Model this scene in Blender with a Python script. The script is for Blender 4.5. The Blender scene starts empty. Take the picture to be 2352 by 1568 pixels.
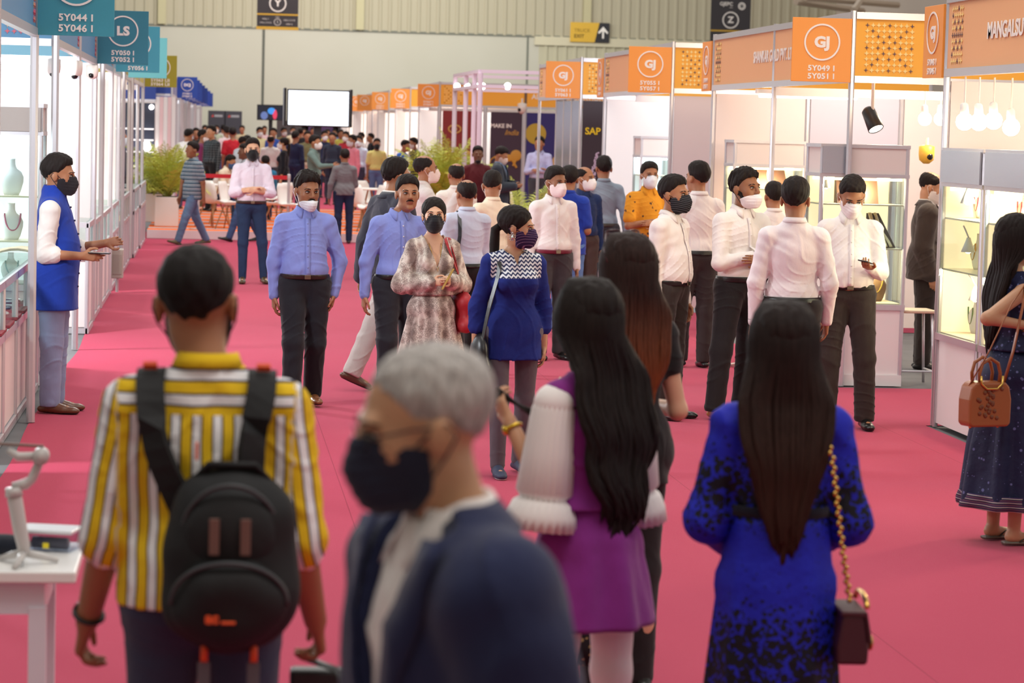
import bpy, bmesh, math, random
import numpy as np
from mathutils import Vector, Matrix
random.seed(7)
S = bpy.context.scene
COL = S.collection
# ---------------------------------------------------------------- camera
FPX = 6000.0; CAMH = 2.05; VX, VY, ROLL = 490.0, 276.0, 0.026
def _cr(px, py):
    v = Vector(((px-1176)/FPX, -(py-784)/FPX, -1.0)); v.normalize(); return v
_yc = _cr(VX, VY)
_zc = _cr(VX+1000, VY+1000*ROLL).cross(_yc); _zc.normalize()
if _zc.y < 0: _zc = -_zc
_xc = _yc.cross(_zc)
CM = Matrix((_xc, _yc, _zc))            # camera axes -> world axes
cam_d = bpy.data.cameras.new('camera'); cam = bpy.data.objects.new('camera', cam_d); COL.objects.link(cam)
cam.matrix_world = Matrix.Translation((0, 0, CAMH)) @ CM.to_4x4()
cam_d.sensor_fit = 'HORIZONTAL'; cam_d.sensor_width = 36; cam_d.lens = 36*FPX/2352
cam_d.clip_end = 400; cam_d.clip_start = .3
cam_d.dof.use_dof = True; cam_d.dof.focus_distance = 17.2; cam_d.dof.aperture_fstop = 4.8
S.camera = cam
def ray(px, py): return (CM @ _cr(px, py))
def floor_at(px, py, z=0.0):
    r = ray(px, py); t = (z-CAMH)/r.z; return Vector((r.x*t, r.y*t, z))
def at(px, py, Y):
    r = ray(px, py); t = Y/r.y; return Vector((r.x*t, Y, CAMH+r.z*t))
# ---------------------------------------------------------------- world, lights, exposure
W = bpy.data.worlds.new('world'); S.world = W; W.use_nodes = True
W.node_tree.nodes['Background'].inputs[0].default_value = (1.0, .97, .93, 1)
W.node_tree.nodes['Background'].inputs[1].default_value = 0.74
S.view_settings.view_transform = 'Standard'; S.view_settings.look = 'None'
S.view_settings.exposure = 0.0; S.view_settings.gamma = 1.0; S.view_settings.use_curve_mapping = False
S.cycles.max_bounces = 5; S.cycles.diffuse_bounces = 3; S.cycles.glossy_bounces = 2
S.cycles.transparent_max_bounces = 16; S.cycles.sample_clamp_indirect = 4.0
S.cycles.caustics_reflective = False; S.cycles.caustics_refractive = False
S.cycles.use_denoising = True
def area(name, loc, size, power, color=(1, .96, .9), rot=(0, 0, 0), sy=None):
    l = bpy.data.lights.new(name, 'AREA'); l.energy = power; l.color = color; l.size = size
    if sy: l.shape = 'RECTANGLE'; l.size_y = sy
    o = bpy.data.objects.new(name, l); o.location = loc; o.rotation_euler = rot; COL.objects.link(o); return o
def point(name, loc, power, color=(1, .85, .65), r=.08):
    l = bpy.data.lights.new(name, 'POINT'); l.energy = power; l.color = color; l.shadow_soft_size = r
    o = bpy.data.objects.new(name, l); o.location = loc; COL.objects.link(o); return o
# added fill to brighten the back wall, then the hall's high bay lamps
area('wall_wash_fill', (6, 104, 10), 18.0, 1450, (.98, .98, .90), rot=(math.radians(55), 0, 0), sy=2.0)
for _y in (4, 16, 28, 44, 64, 90):
    area('hall_lamp', (2.2, _y, 9.5), 5.0, 330 if _y < 40 else 700, (1, .95, .88), sy=3.0)
# booth lamps: warm on the right, cool white on the left
for (_x, _y, _p, _c) in ((6.6, 15.2, 260, (1, .80, .55)), (6.9, 22.6, 150, (1, .80, .56)), (6.7, 25.4, 80, (1, .84, .64)), (6.8, 31.5, 230, (.86, .93, 1)),
                         (6.8, 41, 120, (1, .95, .9)), (6.8, 64, 160, (1, .95, .9)), (6.8, 74, 160, (1, .9, .8)), (6.8, 86, 160, (1, .9, .8)),
                         (-2.7, 15.0, 420, (.9, .95, 1)), (-2.7, 22.6, 650, (.95, .97, 1)), (-2.7, 29.8, 480, (1, .93, .85)), (-2.7, 35.5, 120, (1, .9, .75)),
                         (-2.7, 41, 120, (.92, .96, 1)), (-2.7, 56, 130, (.9, .95, 1)), (-2.4, 72, 200, (.9, .95, 1)), (-2.2, 92, 200, (.9, .95, 1))):
    point('booth_lamp', (_x, _y, 2.75), _p, _c, .25)
# ---------------------------------------------------------------- materials
MATS = {}
def srgb(c):
    return tuple(((v/255)/12.92 if v/255 <= .04045 else ((v/255+.055)/1.055)**2.4) for v in c)
def mat(name, col, rough=.6, metal=0, emit=None, es=0, bump=None, sheen=0, spec=None, alpha=None):
    """plain principled surface, col in sRGB 0-255; bump=(scale,strength,distortion)"""
    key = (name,)
    if key in MATS: return MATS[key]
    m = bpy.data.materials.new(name); m.use_nodes = True; nt = m.node_tree; b = nt.nodes['Principled BSDF']
    b.inputs['Base Color'].default_value = (*srgb(col), 1); b.inputs['Roughness'].default_value = rough
    b.inputs['Metallic'].default_value = metal
    if spec is not None: b.inputs['Specular IOR Level'].default_value = spec
    if sheen: b.inputs['Sheen Weight'].default_value = sheen
    if emit: b.inputs['Emission Color'].default_value = (*srgb(emit), 1); b.inputs['Emission Strength'].default_value = es
    if bump:
        tc = nt.nodes.new('ShaderNodeTexCoord'); mp = nt.nodes.new('ShaderNodeMapping'); n = nt.nodes.new('ShaderNodeTexNoise'); bp = nt.nodes.new('ShaderNodeBump')
        sc = bump[0]; mp.inputs['Scale'].default_value = sc if isinstance(sc, tuple) else (sc, sc, sc)
        n.inputs['Scale'].default_value = 1; n.inputs['Detail'].default_value = 3
        bp.inputs['Strength'].default_value = bump[1]; bp.inputs['Distance'].default_value = bump[2]
        nt.links.new(tc.outputs['Object'], mp.inputs['Vector']); nt.links.new(mp.outputs[0], n.inputs['Vector'])
        nt.links.new(n.outputs['Fac'], bp.inputs['Height']); nt.links.new(bp.outputs[0], b.inputs['Normal'])
    MATS[key] = m; return m
class NT:
    """tiny node-graph builder"""
    def __init__(s, name, rough=.85, spec=.2):
        s.m = bpy.data.materials.new(name); s.m.use_nodes = True; s.t = s.m.node_tree; s.b = s.t.nodes['Principled BSDF']
        s.b.inputs['Roughness'].default_value = rough; s.b.inputs['Specular IOR Level'].default_value = spec
        s.tc = s.t.nodes.new('ShaderNodeTexCoord')
    def obj(s): return s.tc.outputs['Object']
    def n(s, typ, **kw):
        nd = s.t.nodes.new('ShaderNode'+typ)
        for k, v in kw.items():
            if k[0] == '_': setattr(nd, k[1:], v)
            else:
                i = nd.inputs[int(k[1:])] if k[0] == 'i' and k[1:].isdigit() else nd.inputs[k]
                if hasattr(v, 'is_linked') or isinstance(v, bpy.types.NodeSocket): s.t.links.new(v, i)
                else: i.default_value = v
        return nd
    def math(s, op, a, b=0.0, c=0.0):
        nd = s.t.nodes.new('ShaderNodeMath'); nd.operation = op
        for i, v in enumerate((a, b, c)):
            if isinstance(v, bpy.types.NodeSocket): s.t.links.new(v, nd.inputs[i])
            else: nd.inputs[i].default_value = v
        return nd.outputs[0]
    def xyz(s, src=None):
        nd = s.n('SeparateXYZ'); s.t.links.new(src or s.obj(), nd.inputs[0]); return nd.outputs
    def map(s, sc=(1, 1, 1), loc=(0, 0, 0), src=None, rot=(0, 0, 0)):
        nd = s.n('Mapping'); nd.inputs['Scale'].default_value = sc; nd.inputs['Location'].default_value = loc; nd.inputs['Rotation'].default_value = rot
        s.t.links.new(src or s.obj(), nd.inputs[0]); return nd.outputs[0]
    def noise(s, scale=5, detail=2, src=None, **kw):
        nd = s.n('TexNoise'); nd.inputs['Scale'].default_value = scale; nd.inputs['Detail'].default_value = detail
        s.t.links.new(src or s.obj(), nd.inputs['Vector']); return nd.outputs['Fac']
    def voro(s, scale=5, src=None, out='Distance', feature='F1', rnd=1.0):
        nd = s.n('TexVoronoi'); nd.feature = feature; nd.inputs['Scale'].default_value = scale; nd.inputs['Randomness'].default_value = rnd
        s.t.links.new(src or s.obj(), nd.inputs['Vector']); return nd.outputs[out]
    def ramp(s, fac, stops, interp='LINEAR'):
        nd = s.n('ValToRGB'); cr = nd.color_ramp; cr.interpolation = interp
        while len(cr.elements) < len(stops): cr.elements.new(.5)
        for e, (p, c) in zip(cr.elements, stops):
            e.position = p; e.color = (*srgb(c), 1) if len(c) == 3 else c
        s.t.links.new(fac, nd.inputs[0]); return nd.outputs[0]
    def mix(s, fac, a, b):
        nd = s.n('Mix'); nd.data_type = 'RGBA'
        for i, v in ((0, fac), (6, a), (7, b)):
            if isinstance(v, bpy.types.NodeSocket): s.t.links.new(v, nd.inputs[i])
            elif i == 0: nd.inputs[0].default_value = v
            else: nd.inputs[i].default_value = (*srgb(v), 1)
        return nd.outputs[2]
    def color(s, c): s.t.links.new(c, s.b.inputs['Base Color'])
    def bump(s, h, strength=.3, dist=.003):
        bp = s.n('Bump'); bp.inputs['Strength'].default_value = strength; bp.inputs['Distance'].default_value = dist
        s.t.links.new(h, bp.inputs['Height']); s.t.links.new(bp.outputs[0], s.b.inputs['Normal'])
def glass(name='thin_glass', tint=(238, 246, 244), refl=.08):
    if name in MATS: return MATS[name]
    m = bpy.data.materials.new(name); m.use_nodes = True; t = m.node_tree; t.nodes.remove(t.nodes['Principled BSDF'])
    tr = t.nodes.new('ShaderNodeBsdfTransparent'); tr.inputs[0].default_value = (*srgb(tint), 1)
    gl = t.nodes.new('ShaderNodeBsdfGlossy'); gl.inputs['Roughness'].default_value = .03
    mx = t.nodes.new('ShaderNodeMixShader'); fr = t.nodes.new('ShaderNodeLayerWeight'); fr.inputs[0].default_value = .12
    pw = t.nodes.new('ShaderNodeMath'); pw.operation = 'MULTIPLY_ADD'; pw.inputs[1].default_value = .30; pw.inputs[2].default_value = .03; t.links.new(fr.outputs['Facing'], pw.inputs[0]); t.links.new(pw.outputs[0], mx.inputs[0]); t.links.new(tr.outputs[0], mx.inputs[1]); t.links.new(gl.outputs[0], mx.inputs[2])
    t.links.new(mx.outputs[0], t.nodes['Material Output'].inputs[0]); MATS[name] = m; return m
def lamp_mat(name, col, strength):
    return mat(name, col, emit=col, es=strength)
# ---------------------------------------------------------------- mesh helpers
class MB:
    def __init__(s): s.v = []; s.f = []; s.n = 0
    def add(s, vs, fs):
        s.v += [tuple(v) for v in vs]; s.f += [tuple(i+s.n for i in f) for f in fs]; s.n += len(vs)
    def box(s, x0, x1, y0, y1, z0, z1):
        s.add([(x0,y0,z0),(x1,y0,z0),(x1,y1,z0),(x0,y1,z0),(x0,y0,z1),(x1,y0,z1),(x1,y1,z1),(x0,y1,z1)],
              [(0,3,2,1),(4,5,6,7),(0,1,5,4),(1,2,6,5),(2,3,7,6),(3,0,4,7)]); return s
    def tube(s, pts, r, n=8, cap=True, flat=None):
        pts = [Vector(p) for p in pts]; rs = r if isinstance(r, (list, tuple)) else [r]*len(pts)
        vs = []; up = None
        for i, p in enumerate(pts):
            d = (pts[min(i+1, len(pts)-1)]-pts[max(i-1, 0)])
            if d.length < 1e-9: d = Vector((0, 0, 1))
            d.normalize()
            if up is None:
                up = Vector((0, 0, 1)) if abs(d.z) < .9 else Vector((1, 0, 0))
            a = d.cross(up)
            if a.length < 1e-6: a = d.orthogonal()
            a.normalize(); b = a.cross(d); up = b
            fl = flat or 1.0
            for k in range(n):
                t = 2*math.pi*k/n; vs.append(p+a*math.cos(t)*rs[i]+b*math.sin(t)*rs[i]*fl)
        fs = []
        for i in range(len(pts)-1):
            for k in range(n):
                fs.append((i*n+k, i*n+(k+1)%n, (i+1)*n+(k+1)%n, (i+1)*n+k))
        if cap: fs.append(tuple(reversed(range(n)))); fs.append(tuple(range((len(pts)-1)*n, len(pts)*n)))
        s.add(vs, fs); return s
    def lathe(s, prof, n=20, c=(0, 0, 0)):
        vs = []; fs = []
        for r, z in prof:
            for k in range(n):
                t = 2*math.pi*k/n; vs.append((c[0]+r*math.cos(t), c[1]+r*math.sin(t), c[2]+z))
        for i in range(len(prof)-1):
            for k in range(n): fs.append((i*n+k, i*n+(k+1)%n, (i+1)*n+(k+1)%n, (i+1)*n+k))
        fs.append(tuple(reversed(range(n)))); fs.append(tuple(range((len(prof)-1)*n, len(prof)*n)))
        s.add(vs, fs); return s
    def ball(s, c, r, n=12, m=8):
        rr = r if isinstance(r, (tuple, list)) else (r, r, r)
        vs = [(c[0], c[1], c[2]-rr[2])]; fs = []
        for i in range(1, m):
            a = math.pi*i/m-math.pi/2
            for k in range(n):
                t = 2*math.pi*k/n; vs.append((c[0]+rr[0]*math.cos(a)*math.cos(t), c[1]+rr[1]*math.cos(a)*math.sin(t), c[2]+rr[2]*math.sin(a)))
        vs.append((c[0], c[1], c[2]+rr[2])); L = len(vs)-1
        for k in range(n): fs.append((0, 1+(k+1)%n, 1+k)); fs.append((L, L-n+k, L-n+(k+1)%n))
        for i in range(m-2):
            for k in range(n): a = 1+i*n; fs.append((a+k, a+(k+1)%n, a+n+(k+1)%n, a+n+k))
        s.add(vs, fs); return s
    def prism(s, poly, y0, y1):
        """poly in x,z extruded along y"""
        n = len(poly); s.add([(x, y0, z) for x, z in poly]+[(x, y1, z) for x, z in poly],
              [tuple(range(n)), tuple(reversed(range(n, 2*n)))]+[(i, n+i, n+(i+1)%n, (i+1)%n) for i in range(n)]); return s
    def xform(s, M, start=0):
        s.v = s.v[:start]+[tuple(M @ Vector(v)) for v in s.v[start:]]; return s
    def build(s, name, m, parent=None, smooth=False, bevel=0, loc=None, rot=None):
        me = bpy.data.meshes.new(name); me.from_pydata(s.v, [], s.f); me.validate()
        bm = bmesh.new(); bm.from_mesh(me); bmesh.ops.recalc_face_normals(bm, faces=bm.faces); bm.to_mesh(me); bm.free()
        if smooth: me.polygons.foreach_set('use_smooth', [True]*len(me.polygons))
        o = bpy.data.objects.new(name, me); COL.objects.link(o); o.parent = parent
        if m: me.materials.append(m)
        if loc is not None: o.location = loc
        if rot is not None: o.rotation_euler = rot
        if bevel:
            md = o.modifiers.new('b', 'BEVEL'); md.width = bevel; md.segments = 2; md.limit_method = 'ANGLE'
        return o
def box(name, m, x0, x1, y0, y1, z0, z1, parent=None, bevel=0):
    return MB().box(x0, x1, y0, y1, z0, z1).build(name, m, parent, bevel=bevel)
def empty(name, loc=(0, 0, 0), rz=0.0):
    o = bpy.data.objects.new(name, None); o.empty_display_size = .1; COL.objects.link(o); o.location = loc; o.rotation_euler = (0, 0, rz); return o
def tag(o, label=None, cat=None, group=None, kind=None):
    if label: o['label'] = label
    if cat: o['category'] = cat
    if group: o['group'] = group
    if kind: o['kind'] = kind
    return o
def structure(o, label=None):
    o['kind'] = 'structure'
    if label: o['label'] = label; 
    return o
def text(name, s, size, m, parent, loc, rot=(math.pi/2, 0, 0), align='CENTER', bold=.0, ext=.002, sx=1.0, sp=1.0, shear=0):
    c = bpy.data.curves.new(name, 'FONT'); c.body = s; c.size = size; c.align_x = align; c.align_y = 'CENTER'; c.extrude = ext; c.offset = bold; c.space_character = sp; c.shear = shear
    c.resolution_u = 3
    c.materials.append(m); fo = bpy.data.objects.new(name, c); COL.objects.link(fo); dg = bpy.context.evaluated_depsgraph_get(); me = bpy.data.meshes.new_from_object(fo.evaluated_get(dg)); bpy.data.objects.remove(fo); bpy.data.curves.remove(c); o = bpy.data.objects.new(name, me); COL.objects.link(o); o.parent = parent; o.location = loc; o.rotation_euler = rot; o.scale = (sx, 1, 1)
    return o
def copy_tree(o, parent=None):
    c = o.copy(); COL.objects.link(c); c.parent = parent
    for ch in [x for x in o.children]: copy_tree(ch, c)
    return c
# ---------------------------------------------------------------- setting
WHITE_P = mat('white_panel', (236, 230, 228), .45); ALU = mat('aluminium', (205, 203, 208), .32, .55)
def carpet_material():
    g = NT('magenta_carpet', rough=.97, spec=.05); a = g.noise(1.3, 4, src=g.map((1, .5, 1))); b = g.noise(240, 2); c = g.noise(.22, 2)
    f = g.math('MULTIPLY', g.math('ADD', a, b), .5)
    base = g.mix(f, (166, 50, 80), (190, 72, 100)); stain = g.ramp(g.noise(6, 3), [(.0, (0, 0, 0)), (.66, (0, 0, 0)), (.74, (255, 255, 255))])
    base = g.mix(g.math('MULTIPLY', c, .35), base, (180, 56, 80))
    # seams between carpet rolls
    x, y, z = g.xyz(); fx = g.math('ABSOLUTE', g.math('SUBTRACT', g.math('FRACT', g.math('DIVIDE', g.math('ADD', x, 1.25), 2.0)), .5)); seam = g.math('GREATER_THAN', fx, .4985)
    g.color(g.mix(g.math('MULTIPLY', seam, .5), base, (120, 24, 50))); g.bump(g.math('ADD', g.math('MULTIPLY', b, .4), g.noise(2.2, 3, src=g.map((1, .35, 1)))), .35, .02); g.b.inputs['Sheen Weight'].default_value = .1; return g.m
fl = MB().box(-16, 28, -2, 116, -.12, 0).build('floor', None); structure(fl)
g = NT('grey_concrete', rough=.8); g.color(g.mix(g.noise(3, 4), (92, 92, 95), (120, 120, 122))); fl.data.materials.append(g.m)
# carpet: one runner with a slightly wavy edge
cb = MB(); rc = random.Random(3)
def cpatch(x0, x1, y0, y1, nx, ny, wavy=False):
    vs = []
    for i in range(ny+1):
        y = y0+(y1-y0)*i/ny
        for j in range(nx+1):
            x = x0+(x1-x0)*j/nx
            if wavy and j == 0: x += .012*math.sin(y*1.7)+.01*math.sin(y*.6)
            vs.append((x, y, .006+.003*math.sin(y*1.3+x)*math.sin(x*1.1+y*.4)))
    cb.add(vs, [(i*(nx+1)+j, i*(nx+1)+j+1, (i+1)*(nx+1)+j+1, (i+1)*(nx+1)+j) for i in range(ny) for j in range(nx)])
cpatch(-1.17, 5.10, 1, 112, 5, 222, True)
for (a, b) in ((18.13, 20.8), (26.83, 29.27), (34.45, 36.67), (41.45, 59.9)): cpatch(5.10, 9.5, a, b, 3, max(4, int((b-a)*2)))
co = cb.build('carpet', carpet_material(), smooth=True); tag(co, 'magenta pink carpet runner covering the aisle floor', 'carpet')
# back wall
wall_c = NT('wall_paint', rough=.7); wall_c.color(wall_c.mix(wall_c.noise(.4, 2), (198, 194, 178), (206, 203, 190)))
def corrug(name, x0, x1, Y, z0, z1, m):
    mb = MB(); n = int((x1-x0)/.42); vs = []; 
    for i in range(n):
        a = x0+i*(x1-x0)/n; w = (x1-x0)/n
        for dx, dy in ((0, 0), (.55*w, 0), (.68*w, -.05), (.87*w, -.05)): vs += [(a+dx, Y+dy, z0), (a+dx, Y+dy, z1)]
    vs += [(x1, Y, z0), (x1, Y, z1)]; k = len(vs)//2
    mb.add(vs, [(2*i, 2*i+2, 2*i+3, 2*i+1) for i in range(k-1)]); return mb.build(name, m)
YB = 115.0; ZS = 6.1
w = MB().box(-16, 14.2, YB, YB+.2, 0, ZS); wb = w.build('wall_back', wall_c.m); structure(wb)
clad = mat('cladding', (186, 178, 154), .6)
c1 = corrug('wall_cladding', -16, 28, YB-.02, ZS, 11, clad); structure(c1)
c2 = corrug('wall_cladding_low', 14.2, 28, YB-.02, 0, ZS-.35, mat('cladding_pale', (196, 190, 164), .6)); structure(c2)
structure(box('trim_1', mat('trim_cream', (214, 206, 178), .5), 14.0, 28, YB-.14, YB-.02, ZS-.38, ZS))
structure(box('trim_2', mat('seam_grey', (120, 122, 112), .7), -16, 28, YB-.04, YB-.0, ZS-.04, ZS+.05))
for _i, _px in enumerate((372, 827, 1348)):
    _x = at(_px, 20, YB).x; structure(box('trim_%d' % (3+_i), mat('column_cream', (196, 188, 150), .6), _x-.17, _x+.17, YB-.2, YB, ZS+.05, 11))
_x = at(605, 120, YB).x; structure(box('trim_6', mat('seam_dark', (92, 94, 86), .7), _x-.05, _x+.05, YB-.03, YB, 2.6, ZS-.02))
_x = at(1212, 100, YB).x; structure(box('trim_7', mat('seam_grey', (0, 0, 0)), _x-.04, _x+.04, YB-.03, YB, 2.6, ZS-.02))
structure(MB().box(27.5, 27.7, 20, YB, 0, 11).build('wall_right', mat('wall_right_paint', (205, 190, 178), .7)))
structure(MB().box(-16.2, -16, -2, YB, 0, 11).build('wall_left', mat('wall_left_paint', (205, 200, 186), .7)))
structure(MB().box(-16, 28, -2.2, -2, 0, 11).build('wall_front', mat('wall_front_paint', (205, 200, 186), .7)))
for _i, (a, b) in enumerate((((1828, 4), (1982, 26)), ((1850, -6), (2062, 12)), ((1960, 24), (1988, -14)))):
    A = at(*a, 96); B = at(*b, 100); m = MB().tube([A, B], .13, 6); o = m.build('roof_beam', mat('steel_pale', (196, 178, 158), .6)); structure(o)
# ---------------------------------------------------------------- signs, fascias, booths
OR = (250, 160, 68); ORY = (255, 182, 60); TEAL = (52, 132, 154); TEAL2 = (66, 156, 176); OLIVE = (164, 156, 44); BLUE = (34, 66, 158)
LET = mat('white_lettering', (250, 244, 238), .5)
def ring(r, w, m, parent, loc, M=None, rot=(0, 0, 0)):
    mb = MB(); n = 40; vs = []
    for i in range(n):
        t = 2*math.pi*i/n
        for q, y in ((r-w, -.002), (r+w, -.002), (r+w, .002), (r-w, .002)): vs.append((q*math.cos(t), y, q*math.sin(t)))
    mb.add(vs, [(i*4+j, i*4+(j+1) % 4, ((i+1) % n)*4+(j+1) % 4, ((i+1) % n)*4+j) for i in range(n) for j in range(4)])
    return mb.build('ring', m, parent, loc=loc, rot=rot)
def board_sign(loc, w, h, col, code, lines, label, rz=0.0, group=None, detail=True, cs=1.0):
    """board centred at loc facing -Y before rotation"""
    r = empty('stand_number_sign', loc, rz); tag(r, label, 'sign', group)
    MB().box(-w/2, w/2, -.012, .012, -h/2, h/2).build('board', mat('sign_%d_%d_%d' % col, col, .45), r, bevel=.002)
    if detail:
        ring(w*.29, w*.014, LET, r, (0, -.017, h*.12))
        text('lettering', code, w*.24*cs, LET, r, (0, -.015, h*.115), bold=w*.012, sx=1.1)
        for i, ln in enumerate(lines): text('lettering', ln, w*.125, LET, r, (0, -.015, -h*(.29+.125*i)), bold=w*.004, sx=1.08, sp=1.08)
    return r
STAR_Y = mat('star_yellow', (255, 228, 150), .5); STAR_N = mat('star_navy', (104, 76, 84), .5)
def stars(parent, loc, w, h, nx, ny, rz=0, teal=False, seed=0):
    """grid of four-pointed stars on a fascia, facing -Y"""
    rr = random.Random(seed); sx, sz = w/nx, h/ny
    M = [STAR_Y, STAR_N] if not teal else [mat('star_pink', (200, 90, 110), .5), mat('star_sand', (214, 180, 120), .5)]
    for q, m in enumerate(M):
        mb = MB()
        for i in range(nx):
            for j in range(ny):
                navy = ((i-nx//2)**2 == (j-ny//2)**2 or (i == nx//2 and j % 2 == 0) or (j == ny//2 and i % 2 == 0) or abs(i-nx//2)+abs(j-ny//2) == 2)
                if navy != bool(q): continue
                cx, cz = -w/2+(i+.5)*sx, -h/2+(j+.5)*sz; R_, r_ = min(sx, sz)*(.42 if q else .47), min(sx, sz)*(.13 if q else .19)
                pts = []
                for k in range(8):
                    a = k*math.pi/4; rad = R_ if k % 2 == 0 else r_; pts.append((cx+rad*math.cos(a), cz+rad*math.sin(a)))
                mb.prism(pts, -.003, 0)
        mb.build('star_pattern', m, parent, loc=loc, rot=(0, 0, rz))
def fascia(parent, x0, x1, z0, z1, loc, rz, col, name=None, starw=None, fs=.16, teal=False, side='both', sfirst=0.12):
    """fascia board spanning local x0..x1 at y=0 facing -Y; aluminium rails above and below"""
    fr = empty('fascia', loc, rz); fr.parent = parent
    MB().box(x0, x1, -.01, .01, z0+.03, z1-.03).build('fascia_board', mat('fascia_%d_%d_%d' % col, col, .5), fr)
    MB().box(x0, x1, -.025, .025, z1-.035, z1+.02).build('rail', ALU, fr)
    MB().box(x0, x1, -.025, .025, z0-.02, z0+.035).build('rail', ALU, fr)
    h = (z1-z0-.12); zc = (z0+z1)/2
    if starw:
        nx = max(3, int(starw/h*9))
        if side in ('both', 'l'): stars(fr, (x0+sfirst+starw/2, -.013, zc), starw, h, nx, 9, teal=teal)
        if side in ('both', 'r'): stars(fr, (x1-sfirst-starw/2, -.013, zc), starw, h, nx, 9, teal=teal)
    if name: text('lettering', name, fs, LET, fr, ((x0+x1)/2, -.014, zc), bold=.004)
    return fr
def post(parent, x, y, z1, w=.045, z0=0, m=None, name='post'):
    mb = MB(); a = w/2; b = a*.45
    poly = [(a, b), (b, a), (-b, a), (-a, b), (-a, -b), (-b, -a), (b, -a), (a, -b)]
    mb.add([(p[0], p[1], 0) for p in poly]+[(p[0], p[1], z1-z0) for p in poly], [tuple(reversed(range(8))), tuple(range(8, 16))]+[(i, (i+1) % 8, 8+(i+1) % 8, 8+i) for i in range(8)])
    return mb.build(name, m or ALU, parent, loc=(x, y, z0))
def panel(parent, x0, x1, y0, y1, z0, z1, m=None, name='wall_panel'):
    return MB().box(x0, x1, y0, y1, z0, z1).build(name, m or WHITE_P, parent)
PINKW = mat('panel_warm_white', (232, 218, 216), .55); LILAC = mat('panel_lilac', (205, 198, 214), .55)
XR = 5.15; ZF0, ZF1 = 2.50, 3.03
def right_booth(y0, y1, label, name=None, near=True, far_panel=True, near_panel=None, pm=None, depth=3.0, dots=True, aisle_name=None, posts=(0, .5, 1), back=True, col=OR, far_fascia=False):
    b = empty('exhibition_booth', (XR, y0, .01)); tag(b, label, 'booth'); L = y1-y0; pm = pm or PINKW
    for t in posts: post(b, 0, L*t, ZF1+.03)
    post(b, depth, 0, ZF1+.03); post(b, depth, L, ZF1+.03)
    # fascia along the aisle (faces -X): local x runs away from the camera
    fascia(b, -L, 0, ZF0, ZF1, (0, 0, 0), -math.pi/2, (244, 182, 128) if col == OR else col, aisle_name, starw=.28 if dots else None, fs=.15)  # same orange made paler: light on the aisle side put into the colour
    if near: fascia(b, 0.02, depth, ZF0, ZF1, (0, 0, 0), 0, ORY if col == OR else col, name, starw=.42 if dots else None, side='l', sfirst=.07)  # yellower orange: the front's brighter light put into the colour
    if far_fascia: fascia(b, 0.02, depth, ZF0, ZF1, (0, L, 0), 0, ORY, None)
    n = int(depth)
    if far_panel:
        for i in range(n): panel(b, i+.03, i+.97, L-.01, L+.01, .05, ZF0-.05, LILAC if (i == 1 and pm is PINKW) else pm); 
        for i in range(1, n): post(b, i, L, ZF0)
    if near_panel is not None:
        for i in range(n): panel(b, i+.03, i+.97, -.01, .01, .05, ZF0-.05, near_panel if i == 0 else pm)
        for i in range(1, n): post(b, i, 0, ZF0)
    if back:
        for i in range(int(L)): panel(b, depth-.01, depth+.01, i*L/int(L)+.03, (i+1)*L/int(L)-.03, .05, ZF0-.05, LILAC if (i % 3 == 1 and pm is PINKW) else pm)
    for yy in (L*.5,): MB().box(0, depth, yy-.02, yy+.02, ZF0-.10, ZF0-.02).build('crossbeam', WHITE_P, b)
    return b
def perp_sign(y, lines, code='GJ', label='', z=2.745, x=None, w=.49, h=.515, col=OR): return board_sign(((x if x is not None else XR-.02)-w/2, y-.03, z), w, h, col, code, lines, label)
A0, A1 = 20.9, 26.8; B1 = 18.1; B0 = 12.2; C0, C1 = 29.3, 34.4; D0, D1 = 36.7, 41.4
bA = right_booth(A0, A1, 'jewellery booth with warm lit towers behind the white shirt group', aisle_name='SHANKAR GOLD PVT. LTD.', posts=(0, .5, 1))
bB = right_booth(B0, B1, 'booth nearest on the right with the MANGALSU fascia and tall lit showcases', near=False, posts=(0, .5, 1))
text('lettering', 'MANGALSUTRA', .15, LET, bB, (-.016, B1-B0-.98, (ZF0+ZF1)/2), rot=(math.pi/2, 0, -math.pi/2), align='LEFT', bold=.004)
bC = right_booth(C0, C1, 'orange topped booth with cool white lit walls behind the man in the mustard shirt', near_panel=PINKW, far_panel=True, posts=(0, 1), aisle_name='CHAINS', pm=WHITE_P)
bD = right_booth(D0, D1, 'booth with silver blue side panels and a dark poster', near_panel=mat('poster_dark_plum', (52, 38, 48), .5), posts=(0, 1), pm=WHITE_P, far_panel=False, back=False)
perp_sign(A0, ('5Y049 I', '5Y051 I'), label='large orange sign reading GJ 5Y049 I, 5Y051 I')
perp_sign(C0, ('5Y055 I', '5Y057 I'), label='orange sign reading GJ 5Y055 I, 5Y057 I')
perp_sign(D0, ('5Y061 I', '5Y063 I'), label='orange sign reading GJ 5Y061 I, 5Y063 I')
for (yy, ln, lb) in ((B1+.29, ('5Y043 I', '5Y045 I'), 'side-on orange sign reading GJ 5Y043 I, 5Y045 I'), (A1+.29, ('5Y049 I', '5Y051 I'), 'narrow side-on orange sign at the far corner of the warm lit booth'), (C1+.29, ('5Y055 I', '5Y057 I'), 'narrow pale side-on orange sign beside the large 5Y061 one')):
    board_sign((XR-.02, yy, 2.745), .5, .515, OR, 'GJ', ln, lb, rz=-math.pi/2)
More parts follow.
